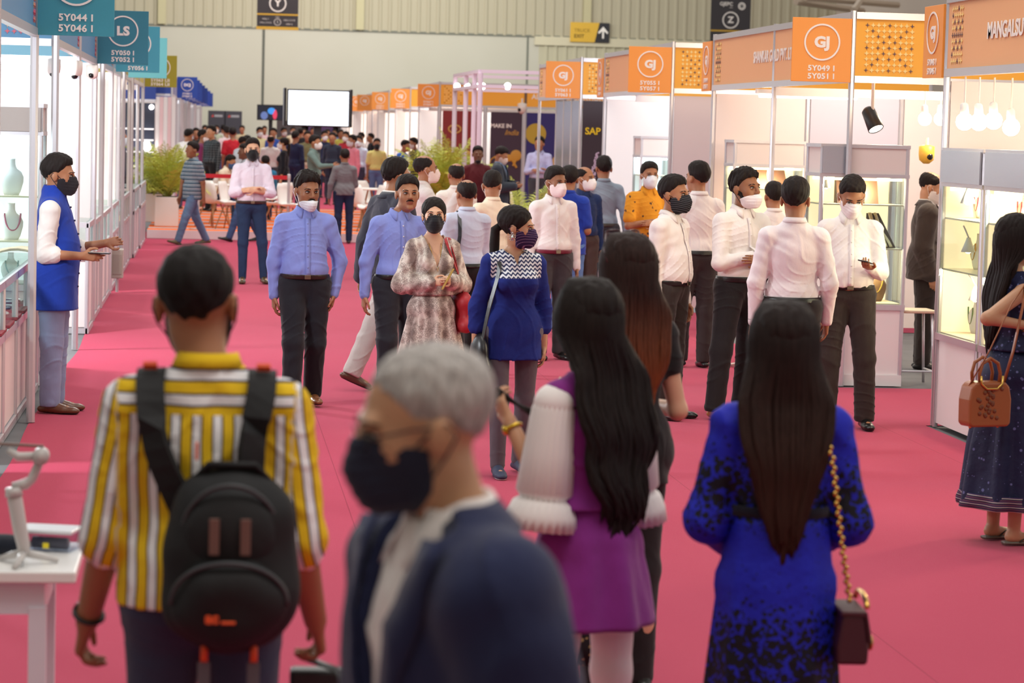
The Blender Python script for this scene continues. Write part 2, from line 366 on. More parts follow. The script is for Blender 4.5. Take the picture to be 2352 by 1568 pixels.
# silver panels on the aisle side of booth D, poster writing
for i in range(3): post(bD, 0, .85*(i+1), ZF0); panel(bD, -.012, .012, .04+i*.85, .81+i*.85, .05, ZF0-.05, mat('silver_panel', (150, 160, 176), .25, .6), 'side_panel')
_t = text('lettering', 'SAP J', .135, mat('gold_yellow', (232, 200, 30), .5), bD, (.07, -.02, 2.02), bold=.004, align='LEFT')
_t = MB()
rr = random.Random(5)
for i in range(70):
    q = i/70; _t.ball((.13+.13*q+rr.uniform(-.06, .06)*(1-q*.8), -.016, 1.05+.68*q), (.014, .006, .014), 6, 4)
_t.build('jewel_print', mat('jewel_lilac', (196, 176, 200), .5), bD)
# rows further away on the right
FAR = [(60.0, 66.0), (69.0, 74.5), (77.5, 82.5), (85.5, 88.5), (90.5, 97), (100, 106)]
for i, (a, b) in enumerate(FAR):
    bb_ = right_booth(a, b, ('far orange topped booth with red, plum and blue posters', 'far booth behind the pale canopy frame, second orange corner from it', 'far white booth near the yellow shirt man', 'distant booth beyond the television totem', 'distant booth close to the hall end on the right', 'last booth of the right row before the back wall')[i],
                      name='ALANKNAA CREATIONS' if i == 0 else None, near_panel=None, depth=6.0 if i == 0 else 3.0, dots=(i == 0), posts=(0, 1), pm=WHITE_P)
    perp_sign(a, ('5Y0%d I' % (67+6*i), '5Y0%d I' % (69+6*i)) if i < 3 else (), label=('orange GJ sign nearest the pale canopy frame', 'second small orange GJ sign from the canopy frame', 'third small orange GJ sign from the canopy frame', 'fourth small orange GJ sign from the canopy frame', 'fifth small orange GJ sign from the canopy frame', 'farthest and smallest orange GJ sign')[i])
    if i == 0:
        for (x0, x1, nm, c) in ((.08, .93, 'poster_red', (138, 34, 36)), (1.19, 1.92, 'poster_plum', (60, 38, 58)), (2.02, 2.78, 'poster_blue', (44, 34, 110))):
            p = panel(bb_, x0, x1, -.03, -.01, .1, 2.4, mat(nm, c, .5), nm)
            if 'red' in nm:
                m = MB(); 
                m.tube([(x0+.28+.14*math.cos(t), -.04, 1.98+.09*math.sin(t)) for t in np.linspace(0, 6.28, 20)], .022, 6); m.ball((x0+.28, -.05, 1.98), (.06, .01, .05)); m.ball((x0+.62, -.05, 1.35), (.12, .01, .14)); m.build('ring_print', mat('gold_print', (206, 160, 84), .5), p)
            if 'plum' in nm:
                text('lettering', 'MAKE IN', .125, LET, p, (x0+.24, -.04, 2.08), bold=.003); text('lettering', 'India', .17, mat('gold_print2', (190, 140, 60), .5), p, (x0+.48, -.04, 1.93), bold=.002, shear=.4)
                m = MB(); z = 1.35
                m.ball((x0+.36, -.04, z), (.26, .01, .085)); m.ball((x0+.60, -.045, z+.06), (.13, .012, .13))
                for (a_, b_) in (((.16, -.02), (.10, -.22)), ((.24, -.04), (.28, -.20)), ((.52, -.05), (.62, -.22)), ((.60, -.05), (.54, -.18))): m.tube([(x0+a_[0], -.04, z+a_[1]), (x0+b_[0], -.04, z+b_[1])], .028, 6)
                m.tube([(x0+.12, -.04, z+.03), (x0+.02, -.04, z-.05), (x0-.0, -.04, z-.14)], .014, 6); m.build('animal_print', mat('gold_lion', (204, 148, 52), .5), p)
            if 'blue' in nm:
                m = MB(); m.lathe([(.24, -.006), (.24, .006)], 24); m.xform(Matrix.Translation((x0+.22, -.04, 1.92)) @ Matrix.Rotation(math.pi/2, 4, 'X')); m.build('dial_print', mat('gold_dial', (190, 160, 50), .5), p)
                m = MB(); m.ball((x0+.75, -.04, 1.2), (.16, .01, .25)); m.build('gold_print', mat('gold_print', (0, 0, 0)), p)
        for q in (0, 1.06, 1.97): post(bb_, q, -.02, ZF0, w=.09)
    else:
        panel(bb_, .1, 2.9, 3.0, 3.02, .1, 2.4, lamp_mat('glow_back_panel', (255, 240, 225), 1.1), 'glow_panel')  # panel made to glow in place of a strongly lit booth wall
# left booths ------------------------------------------------------
XL = -1.18; ZL0, ZL1 = 2.58, 3.11
def left_booth(y0, y1, label, col=(86, 142, 184), cuts=1, depth=3.0, far_panel=True, name=None, pm=None, teal=True):
    b = empty('exhibition_booth', (XL, y0, .01)); tag(b, label, 'booth'); L = y1-y0; pm = pm or WHITE_P
    for i in range(cuts+1): post(b, 0, L*i/cuts, ZL1+.03, w=.055)
    post(b, -depth, 0, ZL1); post(b, -depth, L, ZL1)
    for i in range(cuts): fascia(b, L*i/cuts+.03, L*(i+1)/cuts-.03, ZL0, ZL1, (0, 0, 0), math.pi/2, col, name, starw=.22 if teal else None, teal=True, fs=.14, side='r')
    fascia(b, -depth, -.03, ZL0, ZL1, (0, 0, 0), 0, col, None, starw=.3 if teal else None, teal=True, side='r', sfirst=.05)
    if far_panel:
        for i in range(int(depth)): panel(b, -i-.97, -i-.03, L-.01, L+.01, .05, ZL0, pm)
    for i in range(int(L)): panel(b, -depth-.01, -depth+.01, i*L/int(L)+.03, (i+1)*L/int(L)-.03, .05, ZL0, pm)
    MB().box(-depth, 0, L*.5-.02, L*.5+.02, ZL0-.10, ZL0-.02).build('crossbeam', WHITE_P, b)
    return b
left_booth(11.4, 17.6, 'nearest left booth with blue fascia over the low glass counters', cuts=2, far_panel=False)
left_booth(19.9, 26.5, 'second left booth with blue fascia beside the blue vest man', cuts=2)
left_booth(28.3, 33.2, 'left booth under the third teal sign with cream walls', col=(110, 170, 196), cuts=2)
left_booth(34.9, 37.4, 'narrow left booth with a warm lit counter', col=(170, 160, 60), cuts=1, teal=False, far_panel=False)
left_booth(38.6, 44.4, 'left booth under the olive sign with dark jewellery posters behind', col=(176, 168, 90), cuts=2, teal=False, far_panel=False)
def lsign(y, xr, lines, col, label, code='LS', w=.5, z=2.845, h=.53, cs=1):
    r = board_sign((xr-w/2, y, z), w, h, col, code, lines, label, cs=cs); MB().box(-w/2-.30, -w/2+.01, .0, .02, h*.36, h*.40).build('bracket', ALU, r); return r
lsign(17.55, -.66, ('5Y044 I', '5Y046 I'), TEAL2, 'largest teal sign reading 5Y044 I, 5Y046 I', z=2.86, h=.56, cs=1.1)
lsign(26.4, -.655, ('5Y050 I', '5Y052 I'), TEAL, 'dark teal sign reading LS 5Y050 I, 5Y052 I')
lsign(30.7, -.63, ('5Y054 I', '5Y056 I'), (70, 160, 184), 'third teal sign, mostly hidden behind the LS one')
lsign(34.88, -.62, (), (96, 180, 190), 'pale teal sign, farthest and lowest of the teal ones')
lsign(44.41, -.62, ('5Y063 I,II', '5Y064 I,II'), OLIVE, 'olive green sign beyond the teal ones', w=.55)
for i, (y, xr) in enumerate(((66, -.41), (71, -.37), (76, -.33), (81.5, -.27), (88, -.20), (96, -.12), (104, -.03))):
    lsign(y, xr, ('5Y0%d I' % (82+2*i), '5Y0%d II' % (84+2*i)), (BLUE if i % 2 else (38, 76, 168)), ('royal blue sign reading DCJ, nearest of the blue row', 'second royal blue sign of the receding row', 'third royal blue sign of the receding row', 'fourth royal blue sign of the receding row', 'fifth royal blue sign of the receding row', 'sixth royal blue sign of the receding row', 'farthest small royal blue sign')[i], code='DCJ', cs=.75)
for i, (a, b, x) in enumerate(((60.5, 68, -.95), (70, 77, -.88), (79, 88, -.78), (90, 100, -.66), (102, 110, -.5))):
    t = left_booth(a, b, ('far left booth with pink and white pillars past the palm', 'far left booth under the second and third blue signs', 'far left booth with blue lit front panels', 'distant left booth next to the crowd', 'last left booth by the black notice boards')[i], col=BLUE, cuts=3, teal=False); t.location.x = x
    for q in range(int(b-a)): panel(t, -.03, -.01, q+.1, q+.9, .9, 2.5, mat('pale_blue_panel', (206, 220, 240), .5) if q % 2 else mat('pale_pink_panel', (236, 214, 220), .5), 'front_panel')
# wide pink-white pillars past the palms, with dark posters and shelves on the far side of the cross aisle
b = empty('exhibition_booth', (-1.0, 60, 0)); tag(b, 'corner booth with black jewellery posters and lit shelves seen past the olive sign', 'booth')
panel(b, -3.0, -.32, -.02, .0, .9, 2.4, mat('poster_black_blue', (40, 46, 66), .5), 'poster')
for z in (1.55, 1.28, .95, 1.80): MB().box(-3.0, -.34, -.25, -.02, z, z+.025).build('shelf', lamp_mat('shelf_glow', (255, 250, 250), 1.3), b)
for qi, q in enumerate((-.30, -.21, -.12, -.03, .06)): panel(b, q, q+.08, -.04, .0, .0, 2.55, mat('pillar_pink', (232, 196, 198), .5) if qi % 2 else WHITE_P, 'pillar')
fascia(b, -3.0, -.3, 2.45, 2.95, (0, -.05, 0), 0, BLUE, 'DCJ', fs=.2)
for (px, py, Y) in ((348, 246, 59.95), (337, 338, 59.86)):
    p = at(px, py, Y)
    if px == 337: p.z = .01+1.305+.11
    bu = empty('bulb', p); tag(bu, {348: 'round glowing bulb hanging left of the olive sign', 337: 'low glowing round lamp on the far lit shelf'}[px], 'lamp')
    MB().ball((0, 0, 0), .055 if px != 337 else .11).build('globe', lamp_mat('bulb_glow', (255, 252, 246), 6), bu, smooth=True); MB().tube([(0, 0, .05), (0, 0, 2.47-p.z if px == 348 else .12)], .006, 6).build('flex', WHITE_P, bu)
# ---------------------------------------------------------------- signed distance modelling of figures and garments
F32 = np.float32
def V3(a): return np.array(a, dtype=float)
def unit(a): a = V3(a); return a/max(1e-9, np.linalg.norm(a))
def cap(a, b, ra, rb, k=.02, flat=None, tag=0): return dict(t='cap', a=V3(a), b=V3(b), ra=ra, rb=rb, k=k, flat=flat, tag=tag)
def ell(c, r, R=None, k=.02, tag=0): return dict(t='ell', c=V3(c), r=V3(r), R=R, k=k, tag=tag)
def tf(p, T, o):
    """rotate (3x3 np) about origin o then keep"""
    q = dict(p)
    for key in ('a', 'b', 'c'):
        if key in q: q[key] = o+T@(q[key]-o)
    if q['t'] == 'ell': q['R'] = T if q['R'] is None else T@q['R']
    return q
def mv(p, M, o, s=1.0):
    """local prim -> rotated by M, scaled, moved to o"""
    q = dict(p)
    for key in ('a', 'b', 'c'):
        if key in q: q[key] = o+M@(q[key]*s)
    for key in ('ra', 'rb', 'r', 'k'): 
        if key in q: q[key] = q[key]*s
    if q['t'] == 'ell': q['R'] = M if q['R'] is None else M@q['R']
    return q
def bb(p, g=0):
    if p['t'] == 'cap':
        r = max(p['ra'], p['rb'])+g; return np.minimum(p['a'], p['b'])-r, np.maximum(p['a'], p['b'])+r
    r = p['r'].max()+g; return p['c']-r, p['c']+r
def dist(p, X, Y, Z, g=0.0):
    if p['t'] == 'cap':
        a, b = p['a'], p['b']; d = b-a; L2 = max(1e-12, float(d@d))
        px, py, pz = X-a[0], Y-a[1], Z-a[2]
        h = np.clip((px*d[0]+py*d[1]+pz*d[2])/L2, 0, 1)
        qx, qy, qz = px-h*d[0], py-h*d[1], pz-h*d[2]
        if p['flat'] is not None:
            ax, f = p['flat']; ax = unit(ax); w = qx*ax[0]+qy*ax[1]+qz*ax[2]; e = (1/f-1)*w
            qx, qy, qz = qx+ax[0]*e, qy+ax[1]*e, qz+ax[2]*e
            return (np.sqrt(qx*qx+qy*qy+qz*qz)-(p['ra']+(p['rb']-p['ra'])*h)-g)*min(1, f*1.3)
        return np.sqrt(qx*qx+qy*qy+qz*qz)-(p['ra']+(p['rb']-p['ra'])*h)-g
    c, r, R = p['c'], p['r']+g, p['R']
    px, py, pz = X-c[0], Y-c[1], Z-c[2]
    if R is not None:
        px, py, pz = (px*R[0,0]+py*R[1,0]+pz*R[2,0], px*R[0,1]+py*R[1,1]+pz*R[2,1], px*R[0,2]+py*R[1,2]+pz*R[2,2])
    k0 = np.sqrt((px/r[0])**2+(py/r[1])**2+(pz/r[2])**2); k1 = np.sqrt((px/r[0]**2)**2+(py/r[1]**2)**2+(pz/r[2]**2)**2)+1e-9
    return k0*(k0-1)/k1
def smin(a, b, k):
    h = np.maximum(k-np.abs(a-b), 0)/k
    return np.minimum(a, b)-h*h*k*.25
def surface(prims, vox, g=0.0, post=None, lo=None, hi=None, pad=None, mid=None):
    """union of prims (smooth) -> verts, quads by surface nets"""
    los, his = zip(*[bb(p, g) for p in prims]); L = np.min(los, 0)-vox*3; H = np.max(his, 0)+vox*3
    if pad: L = L-pad; H = H+pad
    if lo is not None: L = np.maximum(L, lo)
    if hi is not None: H = np.minimum(H, hi)
    n = np.ceil((H-L)/vox).astype(int)+1
    ax = [ (L[i]+np.arange(n[i])*vox).astype(F32) for i in range(3)]
    D = np.full(n, .25, F32)
    for ip, p in enumerate(prims):
        if mid is not None and ip == mid[0]: D = mid[1](D, ax[0][:, None, None], ax[1][None, :, None], ax[2][None, None, :]).astype(F32)
        m = p['k']+vox*3+.02; pl, ph = bb(p, g+m)
        i0 = np.clip(np.floor((pl-L)/vox).astype(int), 0, n-1); i1 = np.clip(np.ceil((ph-L)/vox).astype(int)+1, 1, n)
        if np.any(i1 <= i0): continue
        sl = tuple(slice(i0[i], i1[i]) for i in range(3))
        d = dist(p, ax[0][sl[0]][:, None, None], ax[1][sl[1]][None, :, None], ax[2][sl[2]][None, None, :], g)
        D[sl] = smin(D[sl], d.astype(F32), max(p['k'], 1e-4))
    if post is not None: D = post(D, ax[0][:, None, None], ax[1][None, :, None], ax[2][None, None, :]).astype(F32)
    D[0] = D[-1] = .2; D[:, 0] = D[:, -1] = .2; D[:, :, 0] = D[:, :, -1] = .2
    return nets(D, L, vox)
def nets(D, L, vox):
    s = D < 0
    nx, ny, nz = D.shape
    c8 = np.zeros((nx-1, ny-1, nz-1), np.uint8)
    for i in (0, 1):
        for j in (0, 1):
            for k in (0, 1): c8 += s[i:nx-1+i, j:ny-1+j, k:nz-1+k]
    act = (c8 > 0) & (c8 < 8)
    I, J, K = np.nonzero(act)
    if len(I) == 0: return np.zeros((0, 3)), np.zeros((0, 4), int)
    idx = np.full(act.shape, -1, np.int32); idx[I, J, K] = np.arange(len(I))
    acc = np.zeros((len(I), 3)); cnt = np.zeros(len(I))
    cor = [(i, j, k) for i in (0, 1) for j in (0, 1) for k in (0, 1)]
    dv = {c: D[I+c[0], J+c[1], K+c[2]].astype(float) for c in cor}
    for c in cor:
        for a in range(3):
            if c[a] == 0:
                e = list(c); e[a] = 1; e = tuple(e); d0, d1 = dv[c], dv[e]; m = (d0 < 0) != (d1 < 0)
                t = np.where(m, d0/np.where(m, d0-d1, 1), 0)
                for b in range(3): acc[:, b] += np.where(m, c[b]+(t if b == a else 0), 0)
                cnt += m
    P = acc/cnt[:, None]; P = L+(P+np.stack([I, J, K], 1))*vox
    quads = []
    for a in range(3):
        b, c = (a+1) % 3, (a+2) % 3
        sl0 = [slice(None)]*3; sl1 = [slice(None)]*3; sl0[a] = slice(0, -1); sl1[a] = slice(1, None)
        d0, d1 = s[tuple(sl0)], s[tuple(sl1)]; m = d0 != d1
        E = np.argwhere(m); E = E[(E[:, b] > 0) & (E[:, c] > 0)]
        if len(E) == 0: continue
        fl = d0[tuple(E.T)]
        def gi(db, dc):
            q = E.copy(); q[:, b] -= db; q[:, c] -= dc; ok = (q >= 0).all(1) & (q < np.array(act.shape)).all(1)
            r = np.full(len(q), -1); r[ok] = idx[tuple(q[ok].T)]; return r
        Q = np.stack([gi(1, 1), gi(0, 1), gi(0, 0), gi(1, 0)], 1)
        ok = (Q >= 0).all(1); Q = Q[ok]; fl = fl[ok]
        Q[~fl] = Q[~fl][:, ::-1]; quads.append(Q)
    return P, np.concatenate(quads)
def mesh_obj(name, P, Q, mats, parent, slot=None, attr=None, smooth=True):
    me = bpy.data.meshes.new(name); nq = len(Q)
    me.vertices.add(len(P)); me.vertices.foreach_set('co', np.asarray(P, F32).ravel())
    me.loops.add(nq*4); me.loops.foreach_set('vertex_index', np.asarray(Q, np.int32).ravel())
    me.polygons.add(nq); me.polygons.foreach_set('loop_start', np.arange(nq, dtype=np.int32)*4)
    try: me.polygons.foreach_set('loop_total', np.full(nq, 4, np.int32))
    except Exception: pass
    me.polygons.foreach_set('use_smooth', np.ones(nq, bool) if smooth else np.zeros(nq, bool))
    for m in (mats if isinstance(mats, (list, tuple)) else [mats]): me.materials.append(m)
    if slot is not None: me.polygons.foreach_set('material_index', np.asarray(slot, np.int32))
    me.update(calc_edges=True)
    if attr is not None:
        for k, v in attr.items():
            a = me.attributes.new(k, 'FLOAT_VECTOR', 'POINT'); a.data.foreach_set('vector', np.asarray(v, F32).ravel())
    o = bpy.data.objects.new(name, me); COL.objects.link(o); o.parent = parent; return o
def join_pq(parts):
    Ps, Qs, n = [], [], 0
    for P, Q in parts:
        if len(P): Ps.append(P); Qs.append(Q+n); n += len(P)
    return np.concatenate(Ps), np.concatenate(Qs)
def rotx(a): c, s = math.cos(a), math.sin(a); return np.array([[1,0,0],[0,c,-s],[0,s,c]])
def rotz(a): c, s = math.cos(a), math.sin(a); return np.array([[c,-s,0],[s,c,0],[0,0,1]])
def roty(a): c, s = math.cos(a), math.sin(a); return np.array([[c,0,s],[0,1,0],[-s,0,c]])
def wrinkle(seed, amp, fx=18, fz=18, warp=.5):
    rng = np.random.RandomState(seed); ph = rng.rand(12)*6.28
    def f(X, Y, Z):
        w = np.sin(X*9+ph[0]+Z*6)*warp+np.sin(Z*13+ph[1]+Y*8)*warp
        a = np.sin(X*fx+Y*fx*.7+Z*fz*.35+w*3+ph[2]); a2 = np.sin(-X*fx*.8+Y*fx+Z*fz+w*4+ph[3])
        b = np.sin(X*fx*2.3+Y*fx*1.2-Z*fz*1.7+w*3+ph[4]); m = .5+.5*np.sin(X*11+Z*9+ph[6]+Y*6)
        return -amp*(np.maximum(0, 1-np.abs(a)*2.6)*m+np.maximum(0, 1-np.abs(a2)*2.6)*(1-m)*1.1+.35*b*m)
    return f
# ---------------------------------------------------------------- poses
ARMS = {'down': ((.16, .04, -1), (.04, -.16, -1)), 'back': ((.12, .25, -1), (.05, .05, -1)), 'fore': ((.12, -.3, -1), (.0, -.6, -1)),
        'cross': ((.22, -.30, -1), (-.95, -.55, .12)), 'crossb': ((.22, -.30, -1), (-.95, -.38, .22)), 'phone': ((.18, -.18, -1), (-.45, -.9, .12)),
        'pocket': ((.34, .12, -1), (-.10, -.16, -1)), 'ear': ((.55, -.35, -.55), (-.42, .05, 1)), 'hold': ((.10, -.2, -1), (-.35, -1, .15)),
        'type': ((.12, -.35, -.9), (-.2, -1, .35)), 'hip': ((.6, .1, -1), (-.75, -.35, -.75)), 'reach': ((.2, -.8, -.8), (.1, -1, .1)),
        'behind': ((.22, .2, -1), (-.5, .35, -1)), 'wide': ((.33, .05, -1), (.10, -.12, -1)), 'lap': ((.15, -.5, -.9), (-.3, -1, -.2))}
LEGS = {'stand': ((.02, 0, -1), (.0, .02, -1)), 'wide': ((.13, 0, -1), (.06, .02, -1)), 'fwd': ((.0, -.36, -1), (.0, -.10, -1)), 'rear': ((.0, .22, -1), (0, .45, -1)),
        'rearlift': ((.0, .12, -1), (0, .95, -1)), 'sit': ((.12, -1, -.06), (0, .06, -1)), 'fwds': ((.02, -.18, -1), (.0, -.02, -1)), 'rears': ((.02, .12, -1), (0, .25, -1)),
        'longf': ((.0, -.42, -1), (0, -.36, -1)), 'longb': ((.0, .30, -1), (0, .55, -1))}
SKIN = {'m': (168, 114, 82), 'd': (150, 98, 68), 'l': (198, 148, 114), 'f': (218, 170, 140), 'b': (118, 78, 56)}
def skin_mats(t):
    c = SKIN[t] if isinstance(t, str) else t; nm = 'skin_%d_%d_%d' % c
    if nm in MATS: return MATS[nm], MATS[nm+'_lip']
    out = []
    for q, cc in (('', c), ('_lip', (int(c[0]*.86), int(c[1]*.74), int(c[2]*.78)))):
        g = NT(nm+q, rough=.48, spec=.42); a = g.noise(14, 3); g.color(g.mix(g.math('MULTIPLY', a, .45), cc, tuple(int(v*.82) for v in cc)))
        g.b.inputs['Subsurface Weight'].default_value = .06; g.b.inputs['Subsurface Radius'].default_value = (.02, .008, .004)
        g.bump(g.noise(160, 2), .12, .001); MATS[nm+q] = g.m; out.append(g.m)
    return out
def cloth(c, rough=.88, kind='cloth', sheen=.15):
    nm = '%s_%d_%d_%d' % (kind, *c)
    if nm in MATS: return MATS[nm]
    g = NT(nm, rough=rough, spec=.22); a = g.noise(7, 3)
    lighter = tuple(min(255, int(v*1.04+2)) for v in c); darker = tuple(int(v*.93) for v in c)
    g.color(g.mix(a, darker, lighter)); g.b.inputs['Sheen Weight'].default_value = sheen
    g.bump(g.noise(22, 4, src=g.map((1, 1, .6))), .35, .012); MATS[nm] = g.m; return g.m
def denim(c):
    nm = 'denim_%d_%d_%d' % c
    if nm in MATS: return MATS[nm]
    g = NT(nm, rough=.9, spec=.15); a = g.noise(5, 4); b = g.noise(260, 1)
    g.color(g.mix(g.math('MULTIPLY', g.math('ADD', a, b), .5), tuple(int(v*.6) for v in c), tuple(min(255, int(v*1.35)) for v in c)))
    g.bump(g.noise(18, 4), .4, .014); MATS[nm] = g.m; return g.m
def leather(c, rough=.35):
    return mat('leather_%d_%d_%d' % c, c, rough, bump=(60, .15, .002))
def hair_mat(c=(24, 19, 18), tip=None):
    nm = 'hair_%d_%d_%d%s' % (*c, 't%d' % tip[0] if tip else '')
    if nm in MATS: return MATS[nm]
    g = NT(nm, rough=.65, spec=.16); a = g.noise(1, 3, src=g.map((150, 150, 9)))
    base = g.mix(a, tuple(int(v*.55) for v in c), tuple(min(255, int(v*1.9)) for v in c))
    if tip:
        z = g.xyz()[2]; f = g.n('MapRange'); g.t.links.new(z, f.inputs[0]); f.inputs[1].default_value = 1.48; f.inputs[2].default_value = 1.05
        base = g.mix(f.outputs[0], base, g.mix(a, tuple(int(v*.6) for v in tip), tip))
    g.color(base); g.bump(a, .5, .004); MATS[nm] = g.m; return g.m
# ---------------------------------------------------------------- head
def head_prims(fem=False):
    P = [ell((0, .018, .035), (.075, .096, .082), k=.02), ell((0, -.018, -.028), (.062, .072, .088), k=.03), ell((0, -.036, -.078), (.042 if fem else .048, .044, .032), k=.03),
         cap((-.034, -.080, .022), (.034, -.080, .022), .011, .011, k=.018), ell((.036, -.054, -.024), (.022, .018, .024), k=.03), ell((-.036, -.054, -.024), (.022, .018, .024), k=.03),
         cap((0, -.090, .012), (0, -.108, -.022), .0075, .0125, k=.010), ell((.011, -.098, -.028), (.0085, .010, .008), k=.006), ell((-.011, -.098, -.028), (.0085, .010, .008), k=.006),
         ell((0, -.088, -.052), (.023, .0105, .0062), k=.005), ell((0, -.086, -.063), (.019, .0105, .0068), k=.005), ell((0, -.078, -.096), (.019, .017, .015), k=.02),
         ell((.077, .010, -.012), (.009, .020, .030), k=.006), ell((-.077, .010, -.012), (.009, .020, .030), k=.006), ell((.082, .016, -.006), (.006, .016, .024), k=.004), ell((-.082, .016, -.006), (.006, .016, .024), k=.004)]
    return P
def finger_chain(w, d, n, t, base, L, r, curl, spread):
    """3 segments from knuckle, curling towards n"""
    out = []; p = base; dirv = unit(d+t*spread); segs = (L*.45, L*.30, L*.25); ang = (curl*.7, curl*1.0, curl*.8); rr = r
    for s, a in zip(segs, ang):
        c, sn = math.cos(a), math.sin(a); dirv = unit(dirv*c+n*sn); n = unit(n-dirv*(n@dirv))
        q = p+dirv*s; out.append(cap(p, q, rr, rr*.9, k=.003)); p = q; rr *= .92
    return out
def hand_prims(w, d, n, side, curl=.45, sc=1.0, thumb=.6, point=False):
    """w wrist, d direction to fingers, n palm normal (curl direction), side: direction of thumb"""
    d = unit(d); n = unit(n-d*(n@d)); t = unit(side-d*(side@d)-n*(side@n)); P = []
    K = [(.024, .086, .078, .0085), (.008, .090, .086, .0088), (-.008, .086, .079, .0085), (-.023, .078, .062, .0075)]
    for i, (x, y, L, r) in enumerate(K):
        kb = w+(t*x+d*y)*sc; P.append(cap(w+t*x*.55*sc+d*.012*sc, kb, .0145*sc, .0112*sc, k=.012*sc))
        cu = curl*(1+.12*i) if not (point and i == 0) else .12
        P += finger_chain(w, d, n, t, kb, L*sc, r*sc, cu, (.10-.07*i))
    tb = w+(t*.022+d*.022)*sc; q = tb+unit(t*.75+d*.75+n*.25*thumb)*.042*sc; e = q+unit(t*.2+d*.95+n*.55*thumb)*.032*sc; e2 = e+unit(d*.9+n*.6*thumb-t*.15)*.022*sc
    P += [cap(tb, q, .0155*sc, .011*sc, k=.010*sc), cap(q, e, .0105*sc, .009*sc, k=.003), cap(e, e2, .009*sc, .0078*sc, k=.003)]
    return P
def person(label, loc, face=0.0, h=1.72, fem=False, vox=.006, skin='m', arms=('down', 'down'), legs=('stand', 'stand'), lean=0.0, side_lean=0.0,
           head=(0, 0, 0), hair='short', hairc=(24, 19, 18), tip=None, shirt=None, pants=None, shoes=(20, 18, 18), mask=None, belt=None, belly=0.0, hands=(.45, .45),
           dress=None, hoff=(0, 0, 0), hsc=1.0, skirted=False, jacket=None, group=None, palm=None, twist=0.0, wide=1.0, slim=1.0, eyes=True, moustache=False, beard=False, extra=None, watch=None, cat='person', glasses=None, seed=None):
    """builds one standing, walking or sitting figure; local frame faces -Y; face = rotation about z"""
    seed = seed if seed is not None else (hash_label(label)); rng = random.Random(seed)
    root = empty('person', loc, face); tag(root, label, cat, group)
    k = h/1.75; fine = vox <= .008
    sw = (.146 if fem else .166)*wide            # half shoulder distance
    # ---- joints (upright), z relative to pelvis height later
    hipz = .92*k
    hip = {s: V3((s*.088*wide, 0, hipz)) for s in (1, -1)}; tl, sl_ = .435*k, .415*k
    knee, ank = {}, {}
    for s, lg in ((1, legs[0]), (-1, legs[1])):
        a, b = LEGS[lg] if isinstance(lg, str) else lg
        a = unit((a[0]*s, a[1], a[2])); b = unit((b[0]*s, b[1], b[2])); knee[s] = hip[s]+a*tl; ank[s] = knee[s]+b*sl_
    foot_low = min(ank[1][2], ank[-1][2])-.075*k
    dz = -foot_low
    for dct in (hip, knee, ank):
        for s in dct: dct[s] = dct[s]+V3((0, 0, dz))
    pel = V3((0, 0, hipz+dz))
    T = rotx(-lean)@roty(side_lean)@rotz(twist) if True else None   # lean>0 bends forward (-Y)
    T = rotx(lean)@roty(side_lean)@rotz(twist)
    def U(x, y, z): return pel+T@(V3((x, y, z-.92))*k)            # upper-body point from reference coordinates
    sh = {s: U(s*sw, .01, 1.375) for s in (1, -1)}
    elb, wri, fdir = {}, {}, {}
    for s, ar in ((1, arms[0]), (-1, arms[1])):
        a, b = ARMS[ar] if isinstance(ar, str) else ar
        a = T@unit((a[0]*s, a[1], a[2])); b = T@unit((b[0]*s, b[1], b[2])); elb[s] = sh[s]+a*.295*k; wri[s] = elb[s]+b*.255*k; fdir[s] = b
    Hm = T@rotz(math.radians(head[0]))@rotx(math.radians(head[1]))@roty(math.radians(head[2])); hs = k*(1.075 if fem else 1.10)*hsc
    nb = U(0, .025, 1.45); hc = U(0, .0, 1.45)+Hm@V3((0, -.018, .0))*k+T@V3((hoff[0], hoff[1], .169+hoff[2]))*k
    # ---- primitive sets
    slimk = slim
    torso = [ell(U(0, .005, 1.27), V3(((.140 if fem else .152)*wide, .105, .18))*k, T, k=.05), cap(U(-sw+.01, .012, 1.385), U(-.03, .015, 1.412), .045*k, .048*k, k=.04), cap(U(sw-.01, .012, 1.385), U(.03, .015, 1.412), .045*k, .048*k, k=.04),
             ell(U(0, -.005, 1.10), V3(((.120 if fem else .138)*slimk*wide, .098*slimk, .17))*k, T, k=.05), ell(U(0, .008, .955), V3(((.168 if fem else .158)*wide, .118, .125))*k, T, k=.05),
             cap(U(-.035, .02, 1.420), U(.035, .02, 1.420), .043*k, .043*k, k=.04)]
    if fem: torso += [ell(U(s*.068, -.085, 1.26), V3((.058, .055, .06))*k, T, k=.04) for s in (1, -1)]
    if belly: torso += [ell(U(0, -.045-belly*.35, 1.10), V3((.115, .055+belly*.5, .15))*k, T, k=.07)]
    neck = [cap(nb, hc+Hm@V3((0, .012, -.07))*k, (.046 if fem else .058)*k, (.044 if fem else .054)*k, k=.03), cap(U(-.06, .015, 1.395), nb, .034*k, .042*k, k=.03), cap(U(.06, .015, 1.395), nb, .034*k, .042*k, k=.03)]
    af = (.84 if fem else 1.0)*(.5+.5*wide)
    arm = lambda s, g=0: [cap(sh[s], elb[s], (.052*af+g)*k, (.040*af+g)*k, k=.03, tag=s), cap(elb[s], wri[s], (.041*af+g)*k, (.027*af+g*.9)*k, k=.02, tag=2*s)]
    legp = lambda g=0, g2=0: [q for s in (1, -1) for q in (cap(hip[s], knee[s], (.088*slimk+g)*k, (.056+g)*k, k=.035, tag=s), cap(knee[s], ank[s], (.057+g)*k, (.040+g+g2)*k, k=.03, tag=2*s), ell(hip[s]+V3((0, .035, .02))*k, V3((.085, .085, .10))*k, None, k=.05))]
    HP = [mv(p, Hm, hc, hs) for p in head_prims(fem)]
